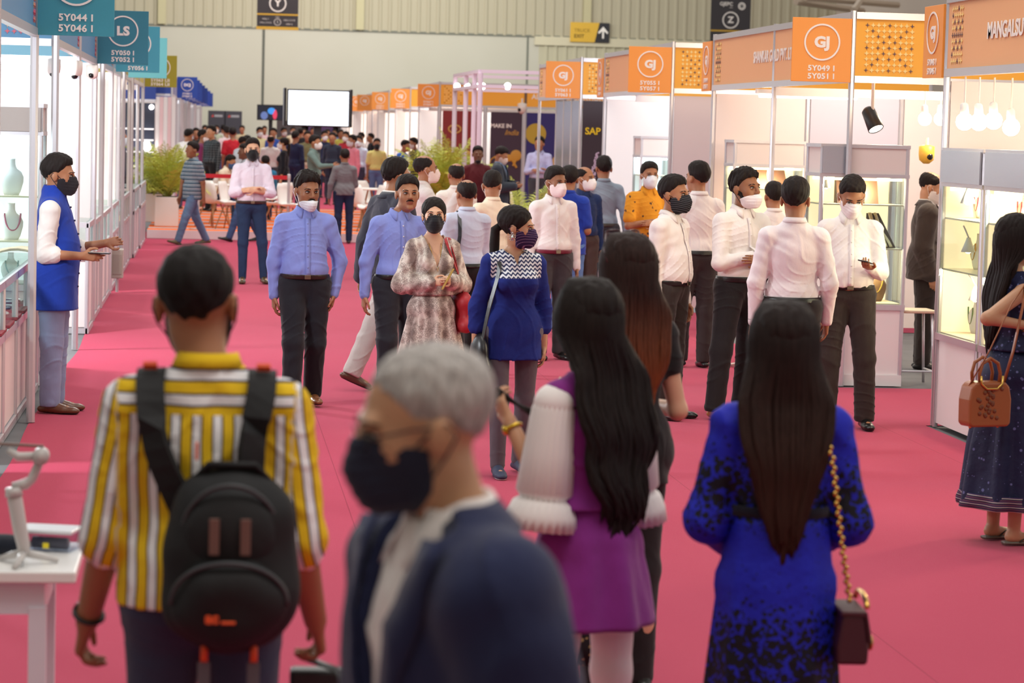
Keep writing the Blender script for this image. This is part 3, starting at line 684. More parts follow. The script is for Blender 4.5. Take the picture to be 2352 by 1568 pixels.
    # ---- body (one continuous surface)
    body = [dict(p, r=p['r']*.93) if p['t'] == 'ell' else dict(p, ra=p['ra']*.9, rb=p['rb']*.9) for p in torso]+neck+HP
    if skirted: body = [dict(p, r=p['r']*.86) if (p['t'] == 'ell' and p['c'][2] < U(0, 0, 1.0)[2]) else p for p in body]
    for s in (1, -1):
        body += arm(s); i = 0 if s == 1 else 1
        n = None
        if palm and palm[i] is not None: n = T@V3((palm[i][0]*s, palm[i][1], palm[i][2])); sd = np.cross(fdir[s], n)*(-s)
        else: n = T@V3((-s*.9, .15, 0)); sd = T@V3((0, -1, 0.15))
        if abs(fdir[s]@unit(n)) > .8: n = V3((0, 0, -1)); sd = T@V3((-s, 0, 0))
        if palm and palm[i] is not None:
            sd = np.cross(n, fdir[s])*s
        hp = hand_prims(wri[s], fdir[s], n, sd, hands[i], .97*k*(.9 if fem else 1)) if vox < .011 else [cap(wri[s], wri[s]+fdir[s]*.09*k, .026*k, .034*k, k=.01, flat=(n, .5)), cap(wri[s]+fdir[s]*.08*k, wri[s]+unit(fdir[s]+n*.5)*.16*k, .030*k, .018*k, k=.01)]
        body += hp
    lower = [cap(hip[s], knee[s], .066*k*slimk, .046*k, k=.03) for s in (1, -1)]+[cap(knee[s], ank[s], .048*k, .034*k, k=.03) for s in (1, -1)]+[ell(hip[s]+V3((0, .03, .0))*k, V3((.075, .07, .085))*k*(.7 if skirted else 1), None, k=.05) for s in (1, -1)]
    lower += [ell(ank[s]*.45+knee[s]*.55+V3((0, .02, 0)), V3((.036, .04, .09))*k, None, k=.03) for s in (1, -1)]
    footd = {}
    for s in (1, -1):
        sv = ank[s]-knee[s]; fd = unit((s*.12, -1, 0)); lift = ank[s][2]-.075*k
        ptch = math.atan2(max(0, lift), .16) if (sv[1] > .15) else 0
        if sv[1] < -.10: ptch = -.25
        fd = unit((fd[0], -math.cos(ptch), -math.sin(ptch)) if ptch else fd)
        footd[s] = fd; lower += [cap(ank[s]+V3((0, .02, -.03))*k, ank[s]+fd*.12*k+V3((0, 0, -.045*k)), .032*k, .026*k, k=.02)]
    body += lower
    es = [hc+Hm@(V3((s*.031, -.0835, .004))*hs) for s in (1, -1)]
    def bpost(D, X, Y, Z):
        if fine:
            for e in es:
                d = np.sqrt((X-e[0])**2+(Y-e[1])**2+(Z-e[2])**2)-.0135*hs
                i = np.maximum(D, -d-.002); h_ = np.maximum(.008-np.abs(D+d), 0)/.008
                D = np.where(d < .01, np.maximum(D, -(d+.001))+h_*h_*.002, D)
        return D
    P, Q = surface(body, vox, post=bpost if fine else None)
    if vox > .0042 and fine:      # finer hands and head share the one surface region by relaxing once
        pass
    sm, lm = skin_mats(skin)
    slot = None
    if fine:
        c = P[Q].mean(1); q = ((c-hc)@Hm)/hs
        slot = ((np.abs(q[:, 0]) < .025) & (q[:, 1] < -.083) & (q[:, 2] < -.046) & (q[:, 2] > -.0705)).astype(int)
    bo = mesh_obj('body', P, Q, [sm, lm], root, slot)
    # ---- face details
    def HW(x, y, z): return hc+Hm@(V3((x, y, z))*hs)
    HM4 = Matrix([list(Hm[i]*hs)+[hc[i]] for i in range(3)]+[[0, 0, 0, 1]])
    if eyes and fine:
        for s in (1, -1):
            m = MB(); m.ball((s*.031, -.0785, .004), (.0135, .0115, .0054), 12, 8); m.xform(HM4); e = m.build('eye', mat('eye_white', (196, 186, 178), .3), root, smooth=True)
            m = MB(); m.ball((s*.031+rng.choice((-.002, 0, .002)), -.0865, .0045), (.0052, .0042, .0054), 10, 6); m.xform(HM4); m.build('iris', mat('iris_dark', (26, 16, 12), .15), e, smooth=True)
            m = MB(); m.tube([(s*.016, -.0860, .003), (s*.024, -.0905, .0105), (s*.036, -.0890, .0115), (s*.047, -.0790, .004)], [.0012, .0020, .0021, .0012], 6); m.xform(HM4); m.build('eyelashes', mat('lash_black', (18, 14, 13), .6), e, smooth=True)
            m = MB(); m.tube([(s*.014, -.0915, .0235), (s*.028, -.0925, .0275), (s*.043, -.0820, .0260), (s*.052, -.070, .0195)], [.0022, .0034 if not fem else .0028, .0030, .0014], 6); m.xform(HM4); m.build('eyebrow', hair_mat((20, 16, 15)), root, smooth=True)
    if moustache:
        m = MB()
        for s in (1, -1): m.tube([(0, -.101, -.042), (s*.014, -.098, -.043), (s*.026, -.088, -.050)], [.0055, .0052, .0022], 6, flat=.8)
        m.xform(HM4); m.build('moustache', hair_mat((20, 16, 15)), root, smooth=True)
    if beard and fine:
        bp = [mv(ell((0, -.040, -.080), (.052, .050, .036), k=.01), Hm, hc, hs)]
        hp_ = [mv(p, Hm, hc, hs) for p in head_prims(fem)[:3]]
        def bdp(D, X, Y, Z):
            qx, qy, qz = [((X-hc[0])*Hm[0, i]+(Y-hc[1])*Hm[1, i]+(Z-hc[2])*Hm[2, i])/hs for i in range(3)]
            edge = qz+.042-np.maximum(0, (qy+.06))*.55
            return np.maximum(np.maximum(D, edge*hs), (qy-.02)*hs)
        Pb, Qb = surface(hp_, min(vox, .005), g=.0022*hs, post=bdp)
        if len(Pb): mesh_obj('beard', Pb, Qb, hair_mat((26, 21, 19)), root)
    # ---- hair
    hm = hair_mat(hairc, tip); hv = min(vox, .012)
    if hair and hair != 'none':
        cr = [mv(p, Hm, hc, hs) for p in head_prims(fem)[:2]]
        tk = {'short': .009, 'crop': .006, 'bald': .006, 'wavy': .012, 'long': .008, 'pony': .005, 'bun': .005, 'grey': .010}.get(hair, .012)
        if hair in ('short', 'wavy'): cr.append(mv(ell((0, .004, .082), (.062, .076, .046), k=.03), Hm, hc, hs))
        if hair in ('long', 'pony', 'bun'): cr.append(mv(ell((0, .03, .05), (.078, .095, .075), k=.03), Hm, hc, hs))
        ph = rng.random()*6
        def hpost(D, X, Y, Z):
            qx, qy, qz = [((X-hc[0])*Hm[0, i]+(Y-hc[1])*Hm[1, i]+(Z-hc[2])*Hm[2, i])/hs for i in range(3)]
            if hair in ('long', 'pony', 'bun'): hz = np.where(qy < .0, .074+(qy+.08)*(-.95)-np.abs(qx)*.40, -.05)
            else:
                hz = np.where(qy < -.050, .076-np.abs(qx)*.22, np.where(qy < .0, .076-(qy+.050)*1.45-np.abs(qx)*.22, np.where(qy < .03, -.006, -.006-(qy-.03)*1.05)))
            n = .0026*np.sin(qx*170+np.sin(qy*90+ph)*1.5)*np.sin(qy*130+ph+qz*60)*(2.2 if hair == 'wavy' else 1)+(.0035*np.sin(qx*55+ph)*np.sin(qy*47+qz*50) if hair == 'wavy' else 0)
            D = D+np.maximum(0, 1-np.abs(qz-hz)/.036)*(tk*.85)*hs+(np.clip((.060-qz)/.05, 0, 1)*tk*.55*hs if not fem else 0)
            D = np.maximum(D+n*hs, (hz-qz)*.8*hs)
            if hair == 'bald':
                d2 = np.sqrt((qx/.054)**2+((qy-.0)/.088)**2)-1; D = np.maximum(D, np.where(qz > .03, -d2*.05, -1))
            return D
        Ph, Qh = surface(cr, hv, g=tk*hs, post=hpost); parts = [(Ph, Qh)] if len(Ph) else []
        ho = mesh_obj('hair', *join_pq(parts), hm, root)
        if fem and hair in ('pony', 'bun', 'long') and vox < .01:      # combed strands from the hairline to the back
            m = MB(); nst = 44
            for q in range(nst):
                a = math.radians(-76+152*q/(nst-1)); pts = []; b0 = 36+16*abs(math.sin(a))**3
                for b in np.linspace(math.radians(b0), math.radians(188), 12):
                    j = .0018*math.sin(q*2.3+b*3); pts.append(HW((.0815+j)*math.sin(a)*(1-.10*(b > 2.9)), .024-(.098+j)*math.cos(b)*math.cos(a*.93)*(1 if b > 1.57 else .93), .033+(.088+j)*math.sin(b)*max(.12, math.cos(a*.80))-.02*abs(math.sin(a))))
                m.tube(pts, [.002]+[.0050*hs]*10+[.003], 6, flat=.6)
            m.build('combed_hair', hm, ho, smooth=True)
        if hair in ('pony', 'bun'):
            m = MB()
            if hair == 'pony':
                m.tube([HW(0, .10, .0), HW(0, .135, -.03), HW(.005, .13, -.12), HW(0, .115, -.24), HW(0, .10, -.34)], [.026*k, .032*k, .034*k, .028*k, .008*k], 10)
            else: m.ball(HW(0, .12, .0), .042*k)
            m.build('ponytail' if hair == 'pony' else 'bun', hm, root, smooth=True)
    # ---- garments
    W = wrinkle(seed % 1000, .005*k, 24, 34)
    W2 = wrinkle(seed % 1000+7, .005*k, 9, 26)
    cv = max(vox, .007) if vox < .012 else vox
    info = dict(root=root, U=U, HW=HW, hc=hc, Hm=Hm, hs=hs, k=k, wri=wri, elb=elb, sh=sh, fdir=fdir, T=T, ank=ank, knee=knee, hip=hip, pel=pel, HM4=HM4, vox=vox, footd=footd, torso=torso, arm=arm, wd=wide)
    Ti = T.T
    def lz(X, Y, Z):   # coordinates in the torso frame, metres of the reference figure
        dx, dy, dz_ = X-pel[0], Y-pel[1], Z-pel[2]
        return ((dx*T[0, 0]+dy*T[1, 0]+dz_*T[2, 0])/k, (dx*T[0, 1]+dy*T[1, 1]+dz_*T[2, 1])/k, (dx*T[0, 2]+dy*T[1, 2]+dz_*T[2, 2])/k+.92)
    info['lz'] = lz
    def garment(name, mt, prims, g, zlo, neckz, post2=None, attr=False, neck_r=.066, vneck=None, wr=1.0, armclip=True):
        def post(D, X, Y, Z):
            D = D+W(X, Y, Z)*wr
            x, y, z = lz(X, Y, Z)
            core = np.abs(x) < .5
            # neck opening
            nd = np.sqrt(x**2+(y-.012)**2)-neck_r
            D = np.maximum(D, np.where(z > neckz-.04, -(nd)*k*.9, -1))
            if vneck:
                dpt, wd = vneck; ff = (z-(neckz-dpt))/dpt
                vw = wd*np.clip(ff, 0, 1.3)
                D = np.maximum(D, np.where((y < .0) & (ff > 0), (vw-np.abs(x))*k*.7, -1))
            if post2 is not None: D = post2(D, X, Y, Z, x, y, z)
            return D
        def midf(D, X, Y, Z):
            if not zlo: return D
            x, y, z = lz(X, Y, Z); return np.where(D > .2, D, np.maximum(D, (zlo-z)*k))
        arms_ = [p for p in prims if p.get('tag', 0) != 0]; core_ = [p for p in prims if p.get('tag', 0) == 0]
        P, Q = surface(core_+arms_, cv, g=g*k, post=post, mid=(len(core_), midf) if arms_ else (10**6, None))
        if not arms_: 
            P, Q = surface(core_, cv, g=g*k, post=lambda D, X, Y, Z: midf(post(D, X, Y, Z), X, Y, Z))
        at_ = None
        if attr: at_ = {'cl': cloth_coords(P, info)}
        return mesh_obj(name, P, Q, mt, root, attr=at_), P
    info['garment'] = garment
    if pants:
        kind, pm = pants[0], pants[1]
        g0 = {'slim': .002, 'jeans': .008, 'dress': .016, 'legging': -.006}[kind]; g2 = {'slim': .004, 'jeans': .014, 'dress': .026, 'legging': -.006}[kind]
        pp = legp(g0, g2-g0)+[ell(pel+T@(V3((0, .008, .035))*k), V3(((.170 if fem else .160)*wide, .122, .10))*k, T, k=.05)]
        if 'sit' in legs: pass
        ztop = .99 if not (len(pants) > 2) else pants[2]
        def ppost(D, X, Y, Z):
            D = D+W2(X, Y, Z)*(.5 if kind in ('slim', 'legging') else 1)
            x, y, z = lz(X, Y, Z); D = np.maximum(D, np.where(np.abs(x) < .4, (z-ztop)*k, -1))
            for s in (1, -1):
                ax = unit(ank[s]-knee[s]); o = ank[s]+ax*(.028 if kind != 'legging' else -.01)*k
                t = (X-o[0])*ax[0]+(Y-o[1])*ax[1]+(Z-o[2])*ax[2]; near = ((X-ank[s][0])**2+(Y-ank[s][1])**2+(Z-ank[s][2])**2) < (.16*k)**2
                D = np.maximum(D, np.where(near, t, -1))
            return D
        P, Q = surface(pp, cv, g=.004*k, post=ppost, pad=.01)
        mesh_obj('trousers' if kind in ('dress', 'slim') else kind if kind != 'legging' else 'leggings', P, Q, pm, root); info['pantsP'] = P
    if shirt:
        # shirt = dict(m=material, sleeve='long'/'short'/'none', tuck=True, z=..., collar=True, g=.012)
        sl = shirt.get('sleeve', 'long'); g = shirt.get('g', .014)
        sp = list(torso)+([cap(U(0, .018, 1.38), U(0, .016, 1.468), .055*k, (.052 if not fem else .04)*k, k=.035)] if shirt.get('collar', True) else [])
        puff = shirt.get('puff', 0)
        for s in (1, -1):
            if sl == 'none': continue
            e = elb[s]
            if sl == 'short':
                sp.append(cap(sh[s], sh[s]+(e-sh[s])*.72, .058*af*k, .056*af*k, k=.03, tag=s))
            elif sl == 'cap':
                sp.append(cap(sh[s], sh[s]+(e-sh[s])*.38, .056*af*k, .052*af*k, k=.03, tag=s))
            elif sl == 'roll':
                sp.append(cap(sh[s], e, .056*af*k, .048*af*k, k=.03, tag=s)); sp.append(cap(e, e+(wri[s]-e)*shirt.get('roll', .25), .048*af*k, .046*af*k, k=.02, tag=2*s))
            elif sl == '34':
                sp.append(cap(sh[s], e, .054*af*k, .046*af*k, k=.03, tag=s)); sp.append(cap(e, e+(wri[s]-e)*.5, .046*af*k, .042*af*k, k=.02, tag=2*s))
            else:
                sp.append(cap(sh[s], e, (.051*af+puff*.3)*k, (.040*af+puff)*k, k=.03, tag=s)); sp.append(cap(e, e+(wri[s]-e)*.93, (.040*af+puff)*k, (.024+puff*.9)*k, k=.02+puff, tag=2*s))
                sp.append(cap(e+(wri[s]-e)*.78, e+(wri[s]-e)*.98, .024*k, .024*k, k=.004, tag=2*s))
        zlo = shirt.get('z', .985 if shirt.get('tuck', True) else .84)
        ff_ = .84 if fem else 1
        if not shirt.get('tuck', True) or zlo < .95: sp.append(cap(U(-.06, .008, 1.0), U(-.06, .008, zlo-.02), .12*k*ff_, (.125+shirt.get('flare', 0))*k*ff_, k=.05)); sp.append(cap(U(.06, .008, 1.0), U(.06, .008, zlo-.02), .12*k*ff_, (.125+shirt.get('flare', 0))*k*ff_, k=.05))
        else: sp.append(ell(U(0, -.012, 1.035), V3((.150*wide*slimk, .112+belly*.2, .06))*k, T, k=.05))
        def sp2(D, X, Y, Z, x, y, z):
            # arms must not be clipped by the hem plane: handled by |x|<.30 window
            return D
        so, SP = garment(shirt.get('name', 'shirt'), shirt['m'], sp, g, zlo, shirt.get('neckz', 1.475), sp2, attr=shirt.get('attr', False), neck_r=shirt.get('neck_r', .060 if not fem else .075), vneck=shirt.get('vneck'), wr=shirt.get('wr', 1.0))
        info['shirtP'] = SP; info['shirt'] = so
        if shirt.get('collar', True) and vox < .016: collar(info, shirt.get('cm', shirt['m']))
        if shirt.get('placket') and fine:
            placket(info, SP, shirt['m'], shirt.get('btn', (230, 225, 220)), zlo)
    if dress: dress(info)
    if jacket: jacket(info)
    if belt and vox < .016:
        bp = [ell(pel+T@(V3((0, .008, .035))*k), V3(((.170 if fem else .160)*wide, .122, .10))*k, T, k=.05), ell(U(0, -.012, 1.035), V3((.150*wide*slimk, .112+belly*.2, .06))*k, T, k=.05)]
        bz = .985
        def bpst(D, X, Y, Z):
            x, y, z = lz(X, Y, Z); return np.maximum(D, (np.abs(z-bz)-.019)*k)
        Pb, Qb = surface(bp, min(cv, .007), g=(.027)*k, post=bpst)
        b = mesh_obj('belt', Pb, Qb, leather(belt), root)
        q = ((Pb-pel)@T)/k; 
        if len(Pb):
            fy = q[np.abs(q[:, 0]) < .02][:, 1].min(); c = U(0, fy-.004, bz)
            m = MB(); m.box(-.022, .022, -.003, .003, -.016, .016); m.xform(Matrix([list(T[i]*k)+[c[i]] for i in range(3)]+[[0, 0, 0, 1]])); m.build('buckle', mat('buckle_steel', (150, 140, 120), .3, 1), b, bevel=.002)
    # ---- shoes
    if shoes:
        sc, stype = (shoes, 'shoe') if not isinstance(shoes[0], (tuple, list)) else shoes
        for s in (1, -1):
            fd = footd[s]; a = ank[s]; up = unit(np.cross(np.cross(fd, (0, 0, 1)), fd)) 
            sole_c = a-up*.055*k
            shp = [cap(sole_c+fd*(-.055)*k+up*.008*k, sole_c+fd*.16*k, .032*k, .036*k, k=.02, flat=(up, .75)), cap(sole_c+fd*.10*k, sole_c+fd*.185*k, .040*k, .026*k, k=.02, flat=(up, .6)), cap(a-up*.01*k-fd*.012*k, sole_c+fd*.09*k+up*.01*k, .038*k, .030*k, k=.03)]
            def spost(D, X, Y, Z):
                o = sole_c-up*.016*k; t = (X-o[0])*up[0]+(Y-o[1])*up[1]+(Z-o[2])*up[2]; return np.maximum(D, -t)
            if stype == 'sandal':
                m = MB(); 
                m.tube([sole_c-fd*.06*k-up*.008*k, sole_c+fd*.05*k-up*.008*k, sole_c+fd*.19*k-up*.008*k], [.030*k, .036*k, .034*k], 12, flat=.35)
                sd_ = unit(np.cross(fd, up)); o = m.build('sandal', leather(sc), root, smooth=True)
                m = MB(); 
                for q in (1, -1): m.tube([sole_c+sd_*q*.038*k+fd*.02*k, sole_c+sd_*q*.02*k+fd*.08*k+up*.032*k, sole_c+fd*.135*k+up*.012*k], .007*k, 6, flat=.5)
                m.build('strap', leather((60, 54, 50)), o, smooth=True); continue
            Ps, Qs = surface(shp, min(max(vox, .006), .014), post=spost); 
            o = mesh_obj('shoe', Ps, Qs, leather(sc, .3 if stype == 'shoe' else .6), root)
            if fine:
                def solep(D, X, Y, Z):
                    o_ = sole_c-up*.011*k; t = (X-o_[0])*up[0]+(Y-o_[1])*up[1]+(Z-o_[2])*up[2]; return np.maximum(np.maximum(D, t), -t-.010*k)
                Ps, Qs = surface(shp[:2], .006, g=.002, post=solep)
                if len(Ps): mesh_obj('sole', Ps, Qs, mat('sole_dark' if stype == 'shoe' else 'sole_light', (30, 26, 24) if stype == 'shoe' else (210, 205, 200), .7), o)
    # ---- mask
    if mask:
        mc, low = (mask[0], mask[1] if len(mask) > 1 else 0.0); mm = mc if isinstance(mc, bpy.types.Material) else cloth(mc, kind='mask')
        mp = [mv(p, Hm, hc, hs) for p in [ell((0, -.020, -.034), (.066, .076, .088), k=.02), ell((0, -.040, -.080), (.046, .046, .036), k=.02), cap((0, -.088, .004-low), (0, -.108, -.040-low*.6), .012, .018, k=.03), ell((0, -.085, -.075-low*.3), (.03, .03, .035), k=.03)]]
        def mpost(D, X, Y, Z):
            qx, qy, qz = [((X-hc[0])*Hm[0, i]+(Y-hc[1])*Hm[1, i]+(Z-hc[2])*Hm[2, i])/hs for i in range(3)]
            top = qz-(-.004-low)-np.maximum(0, .030-np.abs(qx))*.35+np.maximum(0, qy+.07)*.35; bot = -.118-low*.35-qz-np.maximum(0, qy+.05)*.8
            D = D+.0012*np.sin(qz*330)*(qy < -.05)*(1 if fine else 0)
            return np.maximum(np.maximum(D, top*hs), np.maximum(bot*hs, (qy+.008)*hs))
        Pm, Qm = surface(mp, min(vox, .012), g=.005*hs, post=mpost)
        if len(Pm):
            mo = mesh_obj('face_mask', Pm, Qm, mm, root)
            if fine:
                lc = mask[2] if len(mask) > 2 else None
                for s in (1, -1):
                    m = MB(); m.tube([HW(s*.064, -.030, -.022-low), HW(s*.079, -.010, -.004-low*.3), HW(s*.087, .022, .010), HW(s*.088, .034, -.010), HW(s*.082, .012, -.040), HW(s*.062, -.014, -.072-low*.5)], .0019*hs, 6)
                    m.build('ear_loop', cloth(lc, kind='loop') if lc else mm, mo, smooth=True)
    if watch is not None and vox < .011:
        s, wc = watch; d = fdir[s]; c = wri[s]-d*.02*k; m = MB(); u = unit(np.cross(d, (0.3, .2, 1))); v = np.cross(d, u); r = .034*k*(.85 if fem else 1)
        ring = [c+(u*math.cos(t)+v*math.sin(t))*r for t in np.linspace(0, 2*math.pi, 17)]
        m.tube(ring, .006*k, 6, cap=False); wo = m.build('watch', leather(wc) if sum(wc) < 300 else mat('metal_%d' % wc[0], wc, .25, 1), root, smooth=True)
        n2 = unit(V3((-s*-.9, -.4, .3))); n2 = unit(n2-d*(n2@d)); m = MB(); m.ball((0, 0, 0), (.017*k, .017*k, .006*k), 12, 6)
        M = Matrix([[*( [float(x) for x in (u[i], v[i], 0)] ), float(0)] for i in range(3)]+[[0, 0, 0, 1]])
        cc = c+n2*r; b1 = d; b2 = np.cross(n2, b1); M = Matrix([[b1[i], b2[i], n2[i], cc[i]] for i in range(3)]+[[0, 0, 0, 1]]); m.xform(M); m.build('watch_face', mat('watch_face', (40, 40, 44), .2) if sum(wc) < 300 else mat('metal_%d' % wc[0], wc, .25, 1), wo, smooth=True)
    if glasses:
        m = MB()
        for s in (1, -1):
            m.tube([HW(s*.034+.021*math.cos(t), -.100+.006*abs(math.cos(t))*1, .0+.016*math.sin(t)) for t in np.linspace(0, 2*math.pi, 15)], .0013*hs, 6)
            m.tube([HW(s*.055, -.094, .006), HW(s*.078, -.03, .010), HW(s*.083, .02, .006)], .0022*hs, 6)
        m.tube([HW(-.012, -.104, .004), HW(.012, -.104, .004)], .0015*hs, 6); m.build('glasses', mat('glasses_frame', glasses, .3), root, smooth=True)
    if extra: extra(info)
    return info
def hash_label(s):
    v = 7
    for ch in s: v = (v*31+ord(ch)) % 1000003
    return v
def cloth_coords(P, info):
    """per point garment coordinates: u across, v along; nearest of torso / sleeves"""
    sh, elb, wri, k = info['sh'], info['elb'], info['wri'], info['k']
    best = np.full(len(P), 9e9); out = np.zeros((len(P), 3)); q = ((P-info['pel'])@info['T'])/k
    ex = q[:, 0]; dt = np.maximum(np.abs(ex)-info['swk'] if 'swk' in info else np.abs(ex)-.165, 0)*1.0+.0; dt = np.where(q[:, 2]+.92 > 1.5, 0, dt)
    out[:, 0] = q[:, 0]; out[:, 1] = q[:, 2]+.92; out[:, 2] = 0; best = dt
    for s in (1, -1):
        for (a, b, off) in ((sh[s], elb[s], 0), (elb[s], wri[s], .3)):
            d = b-a; L = np.linalg.norm(d); ax = d/L; t = (P-a)@ax; tc = np.clip(t, 0, L); w = P-a-tc[:, None]*ax; r = np.linalg.norm(w, axis=1)
            side = unit(np.cross(ax, (0, 1, 0))); rr = r*.9-.03*k
            m = (rr < best) & (np.abs(ex) > .13); out[m, 0] = (w[m]@side)/k*1.0+.011; out[m, 1] = 2+off+t[m]/k; out[m, 2] = 1; best = np.where(m, rr, best)
    return out
def collar(info, m):
    U, HW, k, T = info['U'], info['HW'], info['k'], info['T']; vs = []; fs = []; n = 29; nb = 0
    mb = MB(); prof = []
    for i in range(n):
        a = math.radians(-158+316*i/(n-1)); ca, sa = math.sin(a), math.cos(a)      # a=0 at the back (+Y)
        fr = max(0, (abs(math.degrees(a))-95)/63); x, y = ca*.063, .014+sa*.062
        zt = 1.508-.030*fr; zb = 1.478-.030*fr; 
        out = .018+.012*fr
        pts = [U(x*.98, y*.98-.004, zb-.012), U(x, y, zt), U(x*1.08, y*1.08, zt+.002), U(x*(1+out/.063)*(1+.25*fr), y*(1+out/.063)-.022*fr, zb-.034*fr)]
        vs += pts
    for i in range(n-1):
        for j in range(3): fs.append((i*4+j, i*4+j+1, (i+1)*4+j+1, (i+1)*4+j))
    mb.add(vs, fs); o = mb.build('collar', m, info['root'], smooth=True); md = o.modifiers.new('s', 'SOLIDIFY'); md.thickness = .003; return o
def placket(info, SP, m, btn, zlo):
    T, pel, k, U = info['T'], info['pel'], info['k'], info['U']; q = ((SP-pel)@T)/k; q[:, 2] += .92
    sel = q[(np.abs(q[:, 0]) < .012) & (q[:, 1] < 0)]
    if len(sel) < 10: return
    zs = np.arange(zlo+.012, 1.43, .02); ys = []
    for z in zs:
        c = sel[np.abs(sel[:, 2]-z) < .014]; ys.append(c[:, 1].min() if len(c) else (ys[-1] if ys else -.12))
    mb = MB(); vs = []; fs = []
    for z, y in zip(zs, ys):
        for x in (-.016, .016): vs.append(U(x, y-.003, z))
    for i in range(len(zs)-1): fs.append((2*i, 2*i+1, 2*i+3, 2*i+2))
    mb.add(vs, fs); o = mb.build('placket', m, info['root'], smooth=True); md = o.modifiers.new('s', 'SOLIDIFY'); md.thickness = .0025; md.offset = 1
    for i in range(3, len(zs), 4): mb = MB(); mb.ball(U(0, ys[i]-.0065, zs[i]), .0055*k, 8, 6); mb.build('button', mat('button_%d_%d_%d' % btn, btn, .3), o, smooth=True)
# ---------------------------------------------------------------- furniture and showcases
CREAM = mat('showcase_cream', (240, 222, 190), .6); GL = glass()
def necklace_bust(loc, c, rz, label, group, s=1.0, bead=None):
    r = empty('necklace_bust', loc, rz); tag(r, label, 'display bust', group)
    m = MB(); m.lathe([(.055*s, 0), (.072*s, .03*s), (.092*s, .10*s), (.094*s, .14*s), (.075*s, .18*s), (.04*s, .205*s), (.030*s, .23*s), (.028*s, .27*s), (.03*s, .28*s)], 14)
    for i in range(len(m.v)): m.v[i] = (m.v[i][0], m.v[i][1]*.6, m.v[i][2])
    m.build('bust', mat('bust_%d_%d_%d' % c, c, .6), r, smooth=True)
    if bead:
        m = MB(); pts = [(.062*s*math.cos(t), -.046*s-.01*s*math.sin(t)*0, (.205-.13*math.sin(t) if True else 0)*s) for t in np.linspace(0, math.pi, 16)]
        m.tube(pts, .007*s, 6); m.build('necklace', mat('bead_%d_%d_%d' % bead, bead, .3), r, smooth=True)
    return r
def ramp_display(loc, rz, label, w=.3, d=.22, h=.34, c=(96, 60, 40)):
    r = empty('jewellery_ramp', loc, rz); tag(r, label, 'jewellery display')
    m = MB(); m.add([(-w/2, -d/2, 0), (w/2, -d/2, 0), (w/2, d/2, 0), (-w/2, d/2, 0), (-w/2, d/2, h), (w/2, d/2, h)], [(0, 3, 2, 1), (0, 1, 5, 4), (3, 4, 5, 2), (0, 4, 3), (1, 2, 5)])
    m.build('ramp', mat('ramp_%d' % c[0], c, .7), r)
    for i, x in enumerate((-.24*w, .12*w)):
        pts = [(x-.02+.012*math.sin(t*7+i), -d/2+d*t-.012, h*t+.006) for t in np.linspace(.02, .98, 14)]
        MB().tube(pts, .018, 6, flat=.5).build('necklace_strand', mat('pearl_gold', (255, 236, 196), .25, .3), r, smooth=True)
    return r
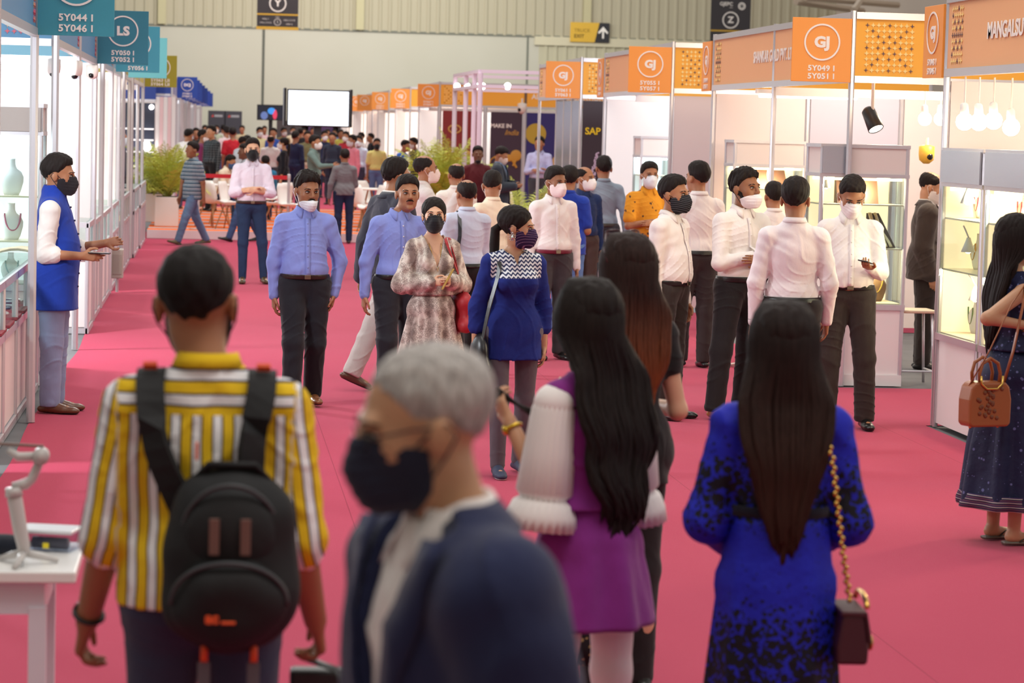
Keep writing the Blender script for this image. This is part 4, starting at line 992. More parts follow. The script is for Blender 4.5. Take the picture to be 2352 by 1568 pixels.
def tower(x0, x1, y0, y1, label, H=1.98, base=.66, head=.25, front='-Y', warm=True, foil=False, shelves=(1.12, 1.48), z0=.01):
    r = empty('showcase_tower', ((x0+x1)/2, (y0+y1)/2, z0)); tag(r, label, 'showcase'); hw, hd = (x1-x0)/2, (y1-y0)/2
    for sx in (1, -1):
        for sy in (1, -1): post(r, sx*(hw-.02), sy*(hd-.02), H, w=.035)
    m = MB().box(-hw+.02, hw-.02, -hd+.015, hd-.015, .03, base); m.build('base_cabinet', WHITE_P, r)
    MB().box(-hw, hw, -hd, hd, base-.035, base+.012).build('rail', ALU, r); MB().box(-hw+.01, hw-.01, -hd-.006, -hd+.012, .0, .09).build('skirting', WHITE_P, r)
    hm = mat('foil_grey', (176, 182, 192), .22, .5) if foil else mat('header_warm', (232, 220, 214), .5)
    MB().box(-hw+.02, hw-.02, -hd+.01, hd-.01, H-head, H-.02).build('header_panel', hm, r); MB().box(-hw, hw, -hd, hd, H-.03, H).build('rail', ALU, r); MB().box(-hw, hw, -hd, hd, H-head-.02, H-head+.01).build('rail', ALU, r)
    col = (255, 226, 176) if warm else (240, 248, 255)
    MB().box(-hw+.05, hw-.05, hd-.10, hd-.07, H-head-.05, H-head-.025).build('light_strip', lamp_mat('strip_warm' if warm else 'strip_cool', col, 7), r)
    MB().box(-hw+.05, hw-.05, -hd+.05, -hd+.07, H-head-.045, H-head-.025).build('light_strip', lamp_mat('strip_warm' if warm else 'strip_cool', col, 7), r)
    bp = MB().box(-hw+.03, hw-.03, hd-.03, hd-.02, base, H-head) if front == '-Y' else MB().box(hw-.03, hw-.02, -hd+.03, hd-.03, base, H-head)
    bp.build('back_panel', lamp_mat('glow_cream_panel', (255, 232, 190), 1.25) if warm else lamp_mat('glow_white_panel', (245, 250, 255), .8), r)  # back panel given its own glow to brighten the showcase inside
    if front == '-X': MB().box(-hw+.03, hw-.03, hd-.03, hd-.02, base, H-head).build('end_panel', lamp_mat('glow_end_panel', (255, 232, 190), .9), r)  # end panel also glows by itself, standing in for lamp light on it
    point('showcase_lamp', ((x0+x1)/2-(.12 if front=='-X' else 0), (y0+y1)/2-(0 if front == '-X' else hd*.55), z0+H-head-.09), 26 if warm else 12, (1, .84, .6) if warm else (.92, .96, 1), .03)
    point('showcase_lamp', ((x0+x1)/2-(.12 if front=='-X' else 0), (y0+y1)/2-(0 if front == '-X' else hd*.55), z0+base+.42), 15 if warm else 7, (1, .84, .6) if warm else (.92, .96, 1), .03)
    MB().box(-hw+.03, hw-.03, -hd+.03, hd-.03, base+.012, base+.02).build('deck', CREAM if warm else WHITE_P, r)
    for z in shelves: MB().box(-hw+.03, hw-.03, -hd+.03, hd-.03, z, z+.012).build('glass_shelf', mat('shelf_cream', (250, 236, 206), .3), r)
    MB().box(-hw+.035, hw-.035, -hd+.004, -hd+.008, base+.01, H-head-.02).build('glass_pane', GL, r)
    MB().box(-hw+.004, -hw+.008, -hd+.035, hd-.035, base+.01, H-head-.02).build('glass_pane', GL, r); MB().box(hw-.008, hw-.004, -hd+.035, hd-.035, base+.01, H-head-.02).build('glass_pane', GL, r)
    return r
def low_counter(x0, x1, y0, y1, label, H=1.0, gz=.66, warm=False, n=3, z0=.01, glow=True):
    r = empty('glass_counter', ((x0+x1)/2, (y0+y1)/2, z0)); tag(r, label, 'counter'); hw, hd = (x1-x0)/2, (y1-y0)/2
    for i in range(n+1):
        y = -hd+.02+(2*hd-.04)*i/n; post(r, hw-.02, y, H, w=.04)
        if i in (0, n): post(r, -hw+.02, y, H, w=.04)
    for i in range(n):
        a = -hd+.04+(2*hd-.04)*i/n; c = -hd+(2*hd-.04)*(i+1)/n; MB().box(hw-.035, hw-.02, a, c, .06, gz-.03).build('front_panel', PINKW, r); MB().box(hw-.024, hw-.018, a, c, gz+.03, H-.04).build('glass_pane', GL, r)
    MB().box(-hw+.04, hw-.04, -hd+.015, -hd+.03, .06, gz-.03).build('side_panel', PINKW, r); MB().box(-hw+.04, hw-.04, -hd+.018, -hd+.024, gz+.03, H-.04).build('glass_pane', GL, r)
    for zz in (0, gz-.03, H-.04): MB().box(-hw, hw, -hd, -hd+.04, zz, zz+.05).build('rail', ALU, r); MB().box(hw-.04, hw, -hd+.04, hd, zz, zz+.05).build('rail', ALU, r)
    MB().box(-hw+.03, hw-.04, -hd+.04, hd-.04, gz, gz+.012).build('deck', lamp_mat('deck_glow_warm', (255, 214, 160), .9) if warm else lamp_mat('deck_glow_cool', (246, 250, 255), .85) if glow else WHITE_P, r)
    MB().box(-hw+.02, hw-.02, -hd+.02, hd-.02, H+.01, H+.018).build('glass_top', GL, r)
    return r
# right: warm towers
tA = tower(4.93, 5.68, 20.95, 21.5, 'large warm lit showcase tower beside the phone reading man, nearest in its booth', foil=False)
MB().box(-.36, -.13, -.285, -.262, 1.74, 1.96).build('foil_panel', mat('foil_grey', (176, 182, 192), .22, .5), tA)
tA2 = tower(5.22, 5.98, 26.0, 26.5, 'warm lit showcase tower at the back, behind the arms-crossed man in gold shoes')
tB = tower(5.12, 5.62, 17.05, 18.05, 'tall warm showcase at the far end of the nearest right booth', front='-X')
tB2 = tower(5.12, 5.62, 16.0, 17.0, 'tall warm showcase between the corner tower and the handbag woman', front='-X')
tB3 = tower(5.12, 5.62, 14.95, 15.95, 'tall warm showcase behind the woman with the tan handbag', front='-X')
tC = tower(5.35, 5.75, 32.6, 33.2, 'cool lit showcase tower behind the man in the yellow printed shirt', warm=False)
for t_ in (tB, tB2, tB3): MB().box(-.262, -.25, -.47, .47, 1.74, 1.96).build('foil_panel', mat('foil_grey2', (196, 204, 214), .25, .4), t_)
ramp_display((5.30, 21.2, 1.502), -.1, 'brown necklace ramp with two pale strands on the top shelf of the large tower', w=.34)
ramp_display((5.52, 21.2, 1.142), .5, 'narrow dark necklace ramp on the middle shelf of the large tower', w=.14, h=.28, c=(60, 38, 28))
ramp_display((5.62, 26.25, 1.502), 0, 'brown necklace ramp with two pale strands on the back tower shelf', w=.40, h=.22)
necklace_bust((5.06, 21.25, .69), (220, 190, 140), .2, 'cream bust standing low in the large warm tower', 'busts in the large tower', bead=(120, 150, 70))
necklace_bust((5.5, 21.25, .69), (150, 110, 70), -.2, 'tan bust low on the right of the large warm tower', 'busts in the large tower', bead=(230, 190, 80))
k = 0
for ti, (t_, y0) in enumerate(((tB, 17.1), (tB2, 16.1), (tB3, 15.0))):
    for zi, z in enumerate((.69, 1.142, 1.502)):
        for q in range(3):
            y = y0+.2+.3*q; k += 1
            lb = '%s, %s of the %s nearest-right-booth showcase' % (('gold necklace pearl bust', 'red necklace cream bust', 'green necklace white bust')[(q+zi) % 3], ('lit deck', 'middle shelf', 'top shelf')[zi], ('corner', 'second', 'third')[ti])
            necklace_bust((5.37, y, z), ((250, 240, 220), (240, 222, 190), (252, 250, 244))[(q+zi) % 3], -math.pi/2, lb, 'busts in the nearest right booth', s=.9 if z < 1.4 else .72, bead=((210, 160, 60), (170, 40, 50), (70, 130, 80))[(q+zi) % 3])
# clamp lamps inside towers
def cone_lamp(loc, rz, label, s=1.0, power=0):
    r = empty('cone_lamp', loc, rz); tag(r, label, 'lamp')
    m = MB(); m.lathe([(.012*s, .05*s), (.018*s, .03*s), (.045*s, -.04*s), (.043*s, -.042*s), (.015*s, .028*s)], 14); m.build('shade', mat('lamp_white', (240, 236, 230), .4), r, smooth=True)
    MB().ball((0, 0, -.03*s), .022*s).build('bulb', lamp_mat('halogen', (255, 236, 200), 14), r, smooth=True); MB().tube([(0, 0, .05*s), (0, .03*s, .10*s), (.02*s, .06*s, .12*s)], .005*s, 6).build('arm', ALU, r)
    return r
cone_lamp((5.22, 17.7, 1.66), .3, 'white cone lamp high in the corner showcase of the nearest right booth', 1.2)
cone_lamp((5.22, 17.65, 1.32), .6, 'white cone lamp under the top shelf of the corner showcase', 1.1)
cone_lamp((5.30, 17.7, .98), .9, 'white cone lamp above the lit deck of the corner showcase', 1.1)
cone_lamp((5.02, 21.1, 1.66), 0, 'small cone lamp at the top left of the large warm tower', .8)
cone_lamp((5.36, 26.1, 1.66), 0, 'small cone lamp at the top left of the back warm tower', 1.0)
# spot lamps on the booth beams
def spot_head(loc, label, tilt=.5, rz=0, dark=True, power=25, s=1.0, up=.22):
    r = empty('spot_light', loc, rz); tag(r, label, 'spotlight')
    h = empty('lamp_head', (0, 0, 0)); h.parent = r; h.rotation_euler = (tilt, 0, 0)
    MB().lathe([(.03*s, .10*s), (.05*s, .08*s), (.06*s, -.08*s), (.055*s, -.085*s), (.05*s, -.07*s)], 18).build('housing', mat('spot_black' if dark else 'spot_white', (36, 34, 34) if dark else (236, 230, 224), .4), h, smooth=True)
    MB().lathe([(.052*s, -.078*s), (.052*s, -.074*s)], 18).build('lens', lamp_mat('spot_lens', (255, 240, 214), 16), h)
    if not dark: MB().ball((0, 0, -.13*s), .11*s).build('bulb', lamp_mat('bulb_warm', (255, 232, 196), 14), h, smooth=True)
    MB().tube([(0, 0, .06*s), (0, 0, .06*s+up)], .012*s, 8).build('stem', mat('spot_stem', (230, 224, 218), .4), r)
    return r
p = at(2003, 275, 21.6); spot_head(p, 'black spotlight hanging below the fascia of the warm booth', tilt=-.6, rz=.5, s=1.15, up=ZF0-.05-p.z)
for i, (px, py) in enumerate(((2124, 255), (2160, 255), (2215, 255), (2248, 256), (2282, 253), (2322, 268))):
    p = at(px, py, 17.2 if i > 1 else 22.9); spot_head(p, ('warm lamp at the start of the glowing row, right of the black spotlight', 'warm lamp second in the glowing row, touching the aluminium post', 'warm lamp just right of the corner post', 'warm lamp in the middle of the row behind the MANGALSU fascia', 'warm lamp second from the picture edge in the glowing row', 'lowest warm lamp, nearest the picture edge')[i], tilt=-.2, dark=False, s=.55, up=max(.05, ZF0-p.z-.06))
# fluorescent tube and cctv cameras
p0 = at(1850, 222, 24.5); tb = empty('tube_light', p0); tag(tb, 'glowing white tube light under the beam of the warm booth', 'lamp'); MB().tube([(-.45, 0, 0), (.5, 0, 0)], .018, 8).build('tube', lamp_mat('tube_glow', (255, 250, 240), 6), tb); MB().box(-.48, .53, -.03, .03, .02, .06).build('batten', WHITE_P, tb)
def dome_cam(loc, label, eye=(0, -.5, -1), s=1.0, c=(236, 226, 218)):
    r = empty('dome_camera', loc); tag(r, label, 'security camera')
    MB().lathe([(.02*s, .07*s), (.055*s, .06*s), (.055*s, .0), (.05*s, -.035*s), (.02*s, -.06*s)], 16).build('housing', mat('cam_white_%d' % c[0], c, .4), r, smooth=True)
    e = unit(eye)*.035*s; MB().ball((e[0], e[1], e[2]-.01*s), .028*s).build('lens', mat('cam_lens', (14, 14, 16), .1), r, smooth=True); MB().tube([(0, 0, .06*s), (0, 0, .12*s)], .012*s, 6).build('mount', WHITE_P, r); return r
dome_cam(at(172, 160, 23.2), 'white dome camera under the second left fascia', s=1.2); dome_cam(at(122, 155, 21.5), 'pale dome camera left of the other two', s=1.1)
dome_cam(at(212, 166, 26.2), 'dome camera with a big black lens, rightmost of the three on the left', eye=(-.2, -1, -.5), s=1.1)
dome_cam(at(2128, 356, 23.0), 'round camera with a yellow rim on the wall by the balding man', eye=(.3, -1, 0), s=1.3, c=(238, 190, 70))
dome_cam(at(1199, 250, 60.0), 'small dark camera on a pole in front of the far posters', eye=(-1, -1, 0), s=2.0)
p = at(1202, 200, 60.0); pl = empty('camera_pole', (p.x+.06, 60.0, 0)); tag(pl, 'thin brown pole carrying a camera before the far posters', 'pole'); MB().tube([(0, 0, .02), (0, 0, 3.0)], .035, 8).build('pole', mat('pole_brown', (120, 96, 76), .6), pl)
# left: counters
cA = low_counter(-1.80, -1.27, 15.45, 19.75, 'long low glass counter on the left with a white cloth over its far corner', n=4)
cB = low_counter(-1.95, -1.24, 12.6, 15.1, 'nearest low glass counter at the left picture edge', n=3, H=.93)
low_counter(-1.80, -1.42, 20.6, 21.7, 'short white panelled counter end behind the blue vest man', n=1, glow=False)
low_counter(-1.75, -1.14, 24.9, 25.9, 'white counter with a glass box top in the second left booth', n=1, H=1.04, gz=.72)
low_counter(-1.75, -1.16, 26.6, 28.0, 'pinkish panelled counter between the second and third left booths', n=2)
low_counter(-1.70, -1.16, 28.4, 30.6, 'counter with a cool lit top in the third left booth', n=2)
low_counter(-1.70, -1.16, 31.2, 33.4, 'glass counter next to the grey electrical box', n=2)
low_counter(-1.65, -1.15, 34.9, 37.3, 'warm amber lit glass counter in the narrow left booth', n=3, warm=True)
low_counter(-1.65, -1.12, 38.7, 41.0, 'cool lit glass counter beyond the amber one', n=2)
low_counter(-1.65, -1.10, 41.4, 44.2, 'last left counter before the palm platform', n=3)
bx = empty('electrical_box', (-1.09, 30.9, .18)); tag(bx, 'small grey electrical box at the foot of the left counters', 'box'); MB().box(-.07, .07, -.10, .10, 0, .34).build('cabinet', mat('box_grey', (176, 166, 158), .5), bx, bevel=.01); MB().box(-.05, .05, -.106, -.10, .05, .28).build('lid', mat('box_lid', (160, 150, 142), .5), bx); MB().tube([(0, 0, 0), (0, 0, -.165)], .02, 6).build('conduit', ALU, bx)
# cloth on counter corner
cl = MB(); n = 14; vs = []
for i in range(n+1):
    t = i/n
    for j in range(7):
        s_ = j/6
        if t < .4: x, z = -1.56+t*.75, 1.045+.03*math.sin(t*8)
        else: q = (t-.4)/.6; x, z = -1.26+.055*math.sin(q*1.6)*1.6+.03*q, 1.065-.40*q**1.2
        vs.append((x+.010*math.sin(s_*14)*t, 19.25+s_*.38+.02*math.sin(t*9+s_*5), z+.012*math.sin(s_*12+t*5)))
cl.add(vs, [(i*7+j, i*7+j+1, (i+1)*7+j+1, (i+1)*7+j) for i in range(n) for j in range(6)]); o = cl.build('cloth', cloth((238, 228, 198)), smooth=True); md = o.modifiers.new('s', 'SOLIDIFY'); md.thickness = .006; tag(o, 'cream cloth draped over the corner of the long low counter', 'cloth')
# jewellery trays in the long counter
for i in range(6):
    y = 15.8+i*.65; r = empty('jewellery_tray', (-1.45, y, .692)); tag(r, ('red', 'maroon', 'dark red', 'crimson', 'deep red', 'wine red')[i]+' tray of silver jewellery in the long low counter, %s from the camera' % ('first', 'second', 'third', 'fourth', 'fifth', 'sixth')[i], 'tray', 'trays in the long low counter')
    MB().box(-.18, .18, -.22, .22, 0, .02).build('tray_base', mat('tray_red%d' % i, (150-i*8, 30+i*3, 50), .6), r, bevel=.004)
    m = MB(); rr = random.Random(i); 
    m.tube([(.10*math.cos(t), .15*math.sin(t), .028) for t in np.linspace(0, 5.5, 20)], .012, 6); m.build('necklace', mat('silver_beads', (226, 220, 220), .3, .4), r, smooth=True)
# left tower with necklaces facing the camera
tL = tower(-2.55, -1.27, 20.02, 20.5, 'grey headed showcase with necklace busts above the blue vest man', H=2.13, base=.75, head=.22, warm=False, shelves=(1.08, 1.42))
MB().box(-.62, .62, -.262, -.245, 1.92, 2.10).build('header_grey', mat('header_grey', (186, 178, 174), .5), tL)
for zi, (z, cs) in enumerate(((1.44, ((70, 90, 190), (90, 110, 200), None)), (1.10, (None, (180, 80, 130), (200, 120, 150))), (.78, ((120, 190, 170), (160, 200, 190), (120, 180, 190))))):
    for q, c in enumerate(cs):
        lb = 'white bust, %s, %s %s of the grey headed showcase' % ({0: 'blue strand', 1: 'pink strand', 2: 'pale green strand'}[zi] if c else 'no strand', ('left', 'middle', 'right')[q], ('top shelf', 'middle shelf', 'lit deck')[zi])
        necklace_bust((-2.2+.34*q, 20.25, z), (244, 244, 248), .15*q, lb, 'busts in the grey headed showcase', s=1.0 if zi < 2 else .8, bead=c)
# bright sheet panels behind the second left booth
for (x0, x1, y, z1) in ((-3.9, -1.35, 26.35, 2.5),): 
    for i in range(3): 
        pass
# ---------------------------------------------------------------- white table with gimbal
tw = empty('white_table', (-.37-.75, 7.77, 0)); tag(tw, 'white table at the lower left corner carrying a gimbal and box', 'table')
MB().box(-.75, .75, -.27, .27, .715, .75).build('table_top', mat('table_white', (238, 236, 234), .25), tw, bevel=.006)
MB().box(-.66, .66, -.235, -.21, .62, .715).build('apron', mat('table_frame', (222, 222, 232), .35), tw); MB().box(.63, .66, -.21, .21, .62, .715).build('apron', mat('table_frame', (0, 0, 0)), tw); MB().box(-.66, .66, .21, .235, .62, .715).build('apron', mat('table_frame', (0, 0, 0)), tw)
for sx in (1, -1):
    for sy in (1, -1): MB().box(sx*.64-.025, sx*.64+.025, sy*.215-.025, sy*.215+.025, .01, .64).build('leg', mat('table_frame', (0, 0, 0)), tw)
TZ = .7505
gb = empty('camera_gimbal', (-.525, 7.62, TZ)); tag(gb, 'pale grey phone gimbal standing on its mini tripod on the white table', 'gimbal')
GG = mat('gimbal_grey', (196, 192, 190), .4); GD = mat('gimbal_dark', (60, 62, 66), .4)
for a in (.3, 2.4, 4.5): MB().tube([(0, 0, .035), (.05*math.cos(a), .05*math.sin(a), .022), (.10*math.cos(a), .10*math.sin(a), .007)], [.012, .011, .007], 8).build('tripod_leg', GG, gb, smooth=True)
MB().tube([(0, 0, .03), (-.002, 0, .055), (-.012, 0, .10), (-.028, 0, .19), (-.03, 0, .205)], [.016, .019, .021, .022, .02], 14).build('grip', GG, gb, smooth=True)
MB().tube([(-.03, 0, .20), (-.033, 0, .225)], [.026, .024], 14).build('control_head', GG, gb, smooth=True)
MB().tube([(-.035, 0, .225), (.002, 0, .235), (.02, 0, .25), (.045, -.005, .31)], [.014, .016, .014, .013], 10).build('lower_arm', GG, gb, smooth=True)
MB().tube([(.045, -.03, .318), (.045, .025, .318)], .024, 16).build('tilt_motor', GG, gb, smooth=True)
MB().tube([(.045, 0, .318), (-.02, 0, .315), (-.05, 0, .335)], [.012, .013, .010], 8).build('upper_arm', GG, gb, smooth=True)
MB().box(-.13, .035, -.008, .004, .345, .352).xform(Matrix.Rotation(.05, 4, 'Y')).build('phone_clamp', mat('clamp_brown', (120, 92, 80), .4), gb)
MB().tube([(.0, -.02, .04), (-.0, -.05, .0), (.015, -.08, -.02), (.02, -.075, -.055), (.03, -.075, -.02), (.01, -.05, .0)], .002, 5).build('wrist_cord', mat('cord_grey', (150, 154, 160), .6), gb, smooth=True)
bxp = empty('plastic_box', (-.47, 7.90, TZ), -.25); tag(bxp, 'clear plastic case with a yellow sticker on the white table', 'box')
PL = glass('clear_plastic', (232, 236, 242))
m = MB(); m.box(-.085, .085, -.06, .06, 0, .055); m.build('case_body', PL, bxp, bevel=.006); MB().box(-.088, .088, -.063, .063, .055, .066).build('case_lid', mat('plastic_lid', (222, 224, 230), .25), bxp, bevel=.003)
MB().tube([(-.05, 0, .02), (.06, -.01, .02)], .018, 12).build('case_content', mat('content_grey', (104, 104, 120), .5), bxp, smooth=True); MB().box(-.0, .018, -.064, -.061, .012, .028).build('sticker', mat('sticker_yellow', (240, 220, 40), .5), bxp)
pc = MB(); pc.ball((0, 0, .03), (.085, .05, .03), 20, 12); pc.ball((-.05, .01, .028), (.06, .05, .028), 16, 10); o = pc.build('pouch', cloth((30, 34, 46), kind='pouch'), smooth=True, loc=(-.60, 7.80, TZ)); tag(o, 'dark navy fabric pouch lying behind the gimbal on the white table', 'pouch')
# ---------------------------------------------------------------- lounge platform
def platform_mat():
    g = NT('orange_carpet', rough=.95, spec=.05); x, y, z = g.xyz(); f = g.math('FRACT', g.math('DIVIDE', y, 1.6)); s_ = g.math('GREATER_THAN', f, .72); s2 = g.math('GREATER_THAN', g.math('FRACT', g.math('ADD', f, .15)), .95)
    g.color(g.mix(s2, g.mix(s_, (238, 116, 56), (186, 178, 180)), (120, 110, 120))); return g.m
pf = box('lounge_platform', platform_mat(), -1.1, 7.8, 45.2, 58.0, .01, .15); tag(pf, 'low orange and grey striped lounge platform across the aisle', 'platform')
box('edge_board', mat('edge_white', (232, 222, 222), .5), -1.1, 7.8, 45.15, 45.2, 0.01, .155, parent=pf)
PZ = .151
def palm(loc, label, s=1.0, nf=16, seed=0, pot='white', lean=0):
    r = empty('potted_palm', loc); tag(r, label, 'palm'); rr = random.Random(seed)
    if pot == 'white': MB().box(-.21, .21, -.21, .21, 0, .52).build('planter', mat('planter_white', (232, 222, 218), .45), r, bevel=.01); MB().box(-.18, .18, -.18, .18, .50, .53).build('soil', mat('soil', (70, 52, 40), .9), r); zb = .52
    else: MB().lathe([(.15, 0), (.21, .3), (.22, .32), (.20, .32), (.19, .28)], 20).build('pot', mat('pot_black', (40, 42, 48), .4), r, smooth=True); MB().lathe([(.18, .27), (.18, .275)], 16).build('soil', mat('soil', (0, 0, 0)), r); zb = .28
    m = MB(); st = MB()
    for f in range(nf):
        az = f*2.4+rr.uniform(-.3, .3); el = rr.uniform(.45, 1.35); L = s*rr.uniform(.6, 1.0); pts = []; p = Vector((rr.uniform(-.06, .06), rr.uniform(-.06, .06), zb)); d = Vector((math.cos(az)*math.cos(el), math.sin(az)*math.cos(el), math.sin(el)))
        n = 12
        for i in range(n+1):
            pts.append(p.copy()); p = p+d*(L/n); d.z -= .095*(1.4-el*.5)*(i/n*1.6+.4); d.normalize()
        st.tube(pts, [.010*s*(1-.8*i/n) for i in range(n+1)], 5)
        for i in range(2, n+1):
            for sub in (0, .33, .67):
                t = min(n-.01, i-sub); i0 = int(t); q = pts[i0].lerp(pts[min(n, i0+1)], t-i0); tg = (pts[min(n, i0+1)]-pts[max(0, i0-1)]).normalized(); side = tg.cross(Vector((0, 0, 1)))
                if side.length < .1: side = Vector((1, 0, 0))
                side.normalize(); w = math.sin(math.pi*(i/n*.85+.12))
                for sg in (1, -1):
                    ll = .26*s*w*rr.uniform(.8, 1.1); e = q+(side*sg*.85+tg*.5+Vector((0, 0, -.35+.3*rr.random()))).normalized()*ll; wd = tg*.0062*s; mid = q.lerp(e, .5)+Vector((0, 0, .03*s))
                    m.add([q-wd*.5, mid-wd, e, mid+wd, q+wd*.5], [(0, 1, 2, 3, 4)])
    lf = NT('palm_leaf', rough=.5, spec=.4) if 'palm_leaf' not in MATS else None
    if lf: lf.color(lf.mix(lf.noise(5, 2), (160, 176, 56), (216, 218, 110))); lf.b.inputs['Transmission Weight'].default_value = 0; MATS['palm_leaf'] = lf.m
    m.build('fronds', MATS['palm_leaf'], r); st.build('stalks', mat('palm_stalk', (150, 150, 60), .5), r, smooth=True); return r
for i, (px, py, Y, sc, lb, pt, nf) in enumerate(((383, 0, 47.0, 1.25, 'leafy palm in a white planter at the left of the lounge platform', 'white', 34), (350, 0, 48.8, 1.15, 'palm half hidden behind the left white planter', 'white', 26),
        (1010, 0, 48.0, 1.5, 'tall palm behind the masked men in the middle', 'white', 34), (1055, 0, 49.5, 1.5, 'palm with long arching fronds before the pale canopy frame', 'white', 28), (1200, 0, 44.3, 1.25, 'young palm in a black pot right of the dark blazer man', 'black', 12))):
    x = at(px, 480, Y).x; palm((x, Y, PZ if Y > 45.2 else .012), lb, sc, nf, i, pt)
def shell_chair():
    r = empty('shell_chair'); 
    # profile from front lip of seat to top of back; local -Y is the front
    prof = [(-.23, .40, .19), (-.22, .425, .215), (-.10, .425, .235), (.05, .415, .235), (.15, .44, .23), (.20, .52, .225), (.225, .64, .22), (.245, .76, .20), (.25, .83, .15)]
    vs = []; n = 9
    for (y, z, w) in prof:
        for j in range(n):
            t = -1+2*j/(n-1); vs.append((t*w, y-.03*abs(t)**2*(1 if z > .5 else 0)-(.045*t*t if z > .5 else 0), z+(.05*abs(t)**3 if z < .5 else 0)))
    m = MB(); m.add(vs, [(i*n+j, i*n+j+1, (i+1)*n+j+1, (i+1)*n+j) for i in range(len(prof)-1) for j in range(n-1)])
    o = m.build('seat_shell', mat('chair_white', (238, 232, 228), .4), r, smooth=True); md = o.modifiers.new('s', 'SOLIDIFY'); md.thickness = .012
    wd = mat('beech_wood', (176, 128, 88), .5)
    for sx in (1, -1):
        for sy in (1, -1): MB().tube([(sx*.10, sy*.10, .41), (sx*.22, sy*.22, 0)], [.014, .010], 8).build('leg', wd, r, smooth=True)
    MB().tube([(.14, .14, .29), (-.14, -.14, .29)], .005, 6).build('brace', mat('brace_black', (40, 38, 38), .4), r); MB().tube([(-.14, .14, .29), (.14, -.14, .29)], .005, 6).build('brace', mat('brace_black', (0, 0, 0)), r)
    return r
ch0 = shell_chair()
CH = [(488, 47.0, 2.4, 'white shell chair right of the striped shirt man, turned to the palm'), (532, 46.4, 1.2, 'white shell chair between the striped shirt man and the arms-crossed man'), (640, 46.8, -2.2, 'white shell chair just right of the arms-crossed man, seen from its side'), (668, 45.9, 1.0, 'white shell chair half hidden by the blue shirt man'),
      (512, 50.0, 3.1, 'white shell chair under the seated cream shirt man'), (608, 50.5, .4, 'white shell chair under the seated teal shirt man'), (832, 46.6, 2.2, 'white shell chair facing away, right of the grey shirt man'), (858, 46.2, -1.2, 'white shell chair beside the dark blazer of the passing man'),
      (836, 49.5, .5, 'white shell chair behind the pair right of the grey shirt man'), (985, 46.5, 1.6, 'white shell chair between the palm and the masked man'), (1180, 46.4, 2.0, 'white shell chair near the potted palm on the right')]
for i, (px, Y, a, lb) in enumerate(CH):
    c = ch0 if i == 0 else copy_tree(ch0); c.location = (at(px, 480, Y).x, Y, PZ); c.rotation_euler = (0, 0, a); tag(c, lb, 'chair', 'white shell chairs on the lounge platform')
for (px, Y, lb) in ((505, 48.4, 'round white cafe table by the seated cream shirt man'), (848, 48.0, 'round white cafe table right of the grey shirt man')):
    t = empty('cafe_table', (at(px, 480, Y).x, Y, PZ)); tag(t, lb, 'table', 'cafe tables on the platform'); MB().lathe([(.36, .70), (.37, .71), (.37, .725), (.36, .73)], 28).build('table_top', mat('chair_white', (0, 0, 0)), t, smooth=False)
    for a in range(4): MB().tube([(.04*math.cos(a*1.57+.8), .04*math.sin(a*1.57+.8), .70), (.26*math.cos(a*1.57+.8), .26*math.sin(a*1.57+.8), 0)], .012, 8).build('leg', mat('beech_wood', (0, 0, 0)), t)
# red belt barrier
for i, px in enumerate((456, 664)):
    x = at(px, 400, 45.7).x; b = empty('barrier_post', (x, 45.75, PZ)); tag(b, ('steel barrier post beside the striped shirt man', 'steel barrier post behind the blue shirt man')[i], 'barrier'); MB().lathe([(.15, 0), (.15, .02), (.03, .03), (.025, .9), (.03, .92), (.03, .98), (.02, 1.0)], 16).build('post', ALU, b, smooth=False)
xa, xb = at(456, 400, 45.7).x, at(664, 400, 45.7).x
o = MB().box(xa, xb, 45.745, 45.755, PZ+.90, PZ+.97).build('barrier_belt', mat('belt_red', (196, 28, 44), .6)); tag(o, 'red retractable belt stretched behind the arms-crossed man', 'barrier belt')
# television totem
tvx = at(727, 400, 48.0).x; T_ = empty('television_totem', (tvx, 48.0, PZ)); tag(T_, 'tall black totem with a large glowing white television', 'television')
BLK = mat('tv_black', (22, 22, 26), .35)
MB().box(-.30, .30, -.25, .25, 0, .03).build('base', BLK, T_); MB().box(-.07, .07, -.05, .05, .03, 2.3).build('pole', mat('pole_dark', (58, 60, 70), .4), T_)
MB().box(-.57, .57, -.30, -.24, 1.83, 2.50).build('screen_frame', BLK, T_, bevel=.008); MB().box(-.545, .545, -.305, -.30, 1.855, 2.475).build('screen', lamp_mat('screen_white', (232, 244, 255), 1.35), T_)
for sx in (1, -1): MB().box(sx*.60-.02, sx*.60+.02, -.22, .62, 1.83, 2.52).build('side_screen', BLK, T_, bevel=.006)
MB().box(-.1, .1, -.24, .05, 2.05, 2.25).build('bracket', BLK, T_)
x2 = at(622, 254, 80).x; T2 = empty('television_totem', (x2, 80, 0.012)); tag(T2, 'smaller distant television showing a blue and red picture', 'television'); MB().box(-.3, .3, -.2, .2, 0, .03).build('base', BLK, T2); MB().box(-.06, .06, -.05, .05, .03, 2.3).build('pole', BLK, T2); MB().box(-.42, .42, -.2, -.14, 2.08, 2.55).build('screen_frame', BLK, T2)
sp_ = MB().box(-.39, .39, -.205, -.20, 2.11, 2.52).build('screen', lamp_mat('screen_dark', (24, 30, 44), .6), T2)
for (x0, z, rx, rz_, c) in ((-.2, 2.22, .11, .12, (90, 110, 160)), (.02, 2.36, .12, .10, (60, 140, 220)), (.12, 2.26, .07, .15, (200, 60, 90))): MB().ball((x0, -.207, z), (rx, .004, rz_)).build('picture_print', lamp_mat('pic_%d' % c[0], c, .8), sp_)
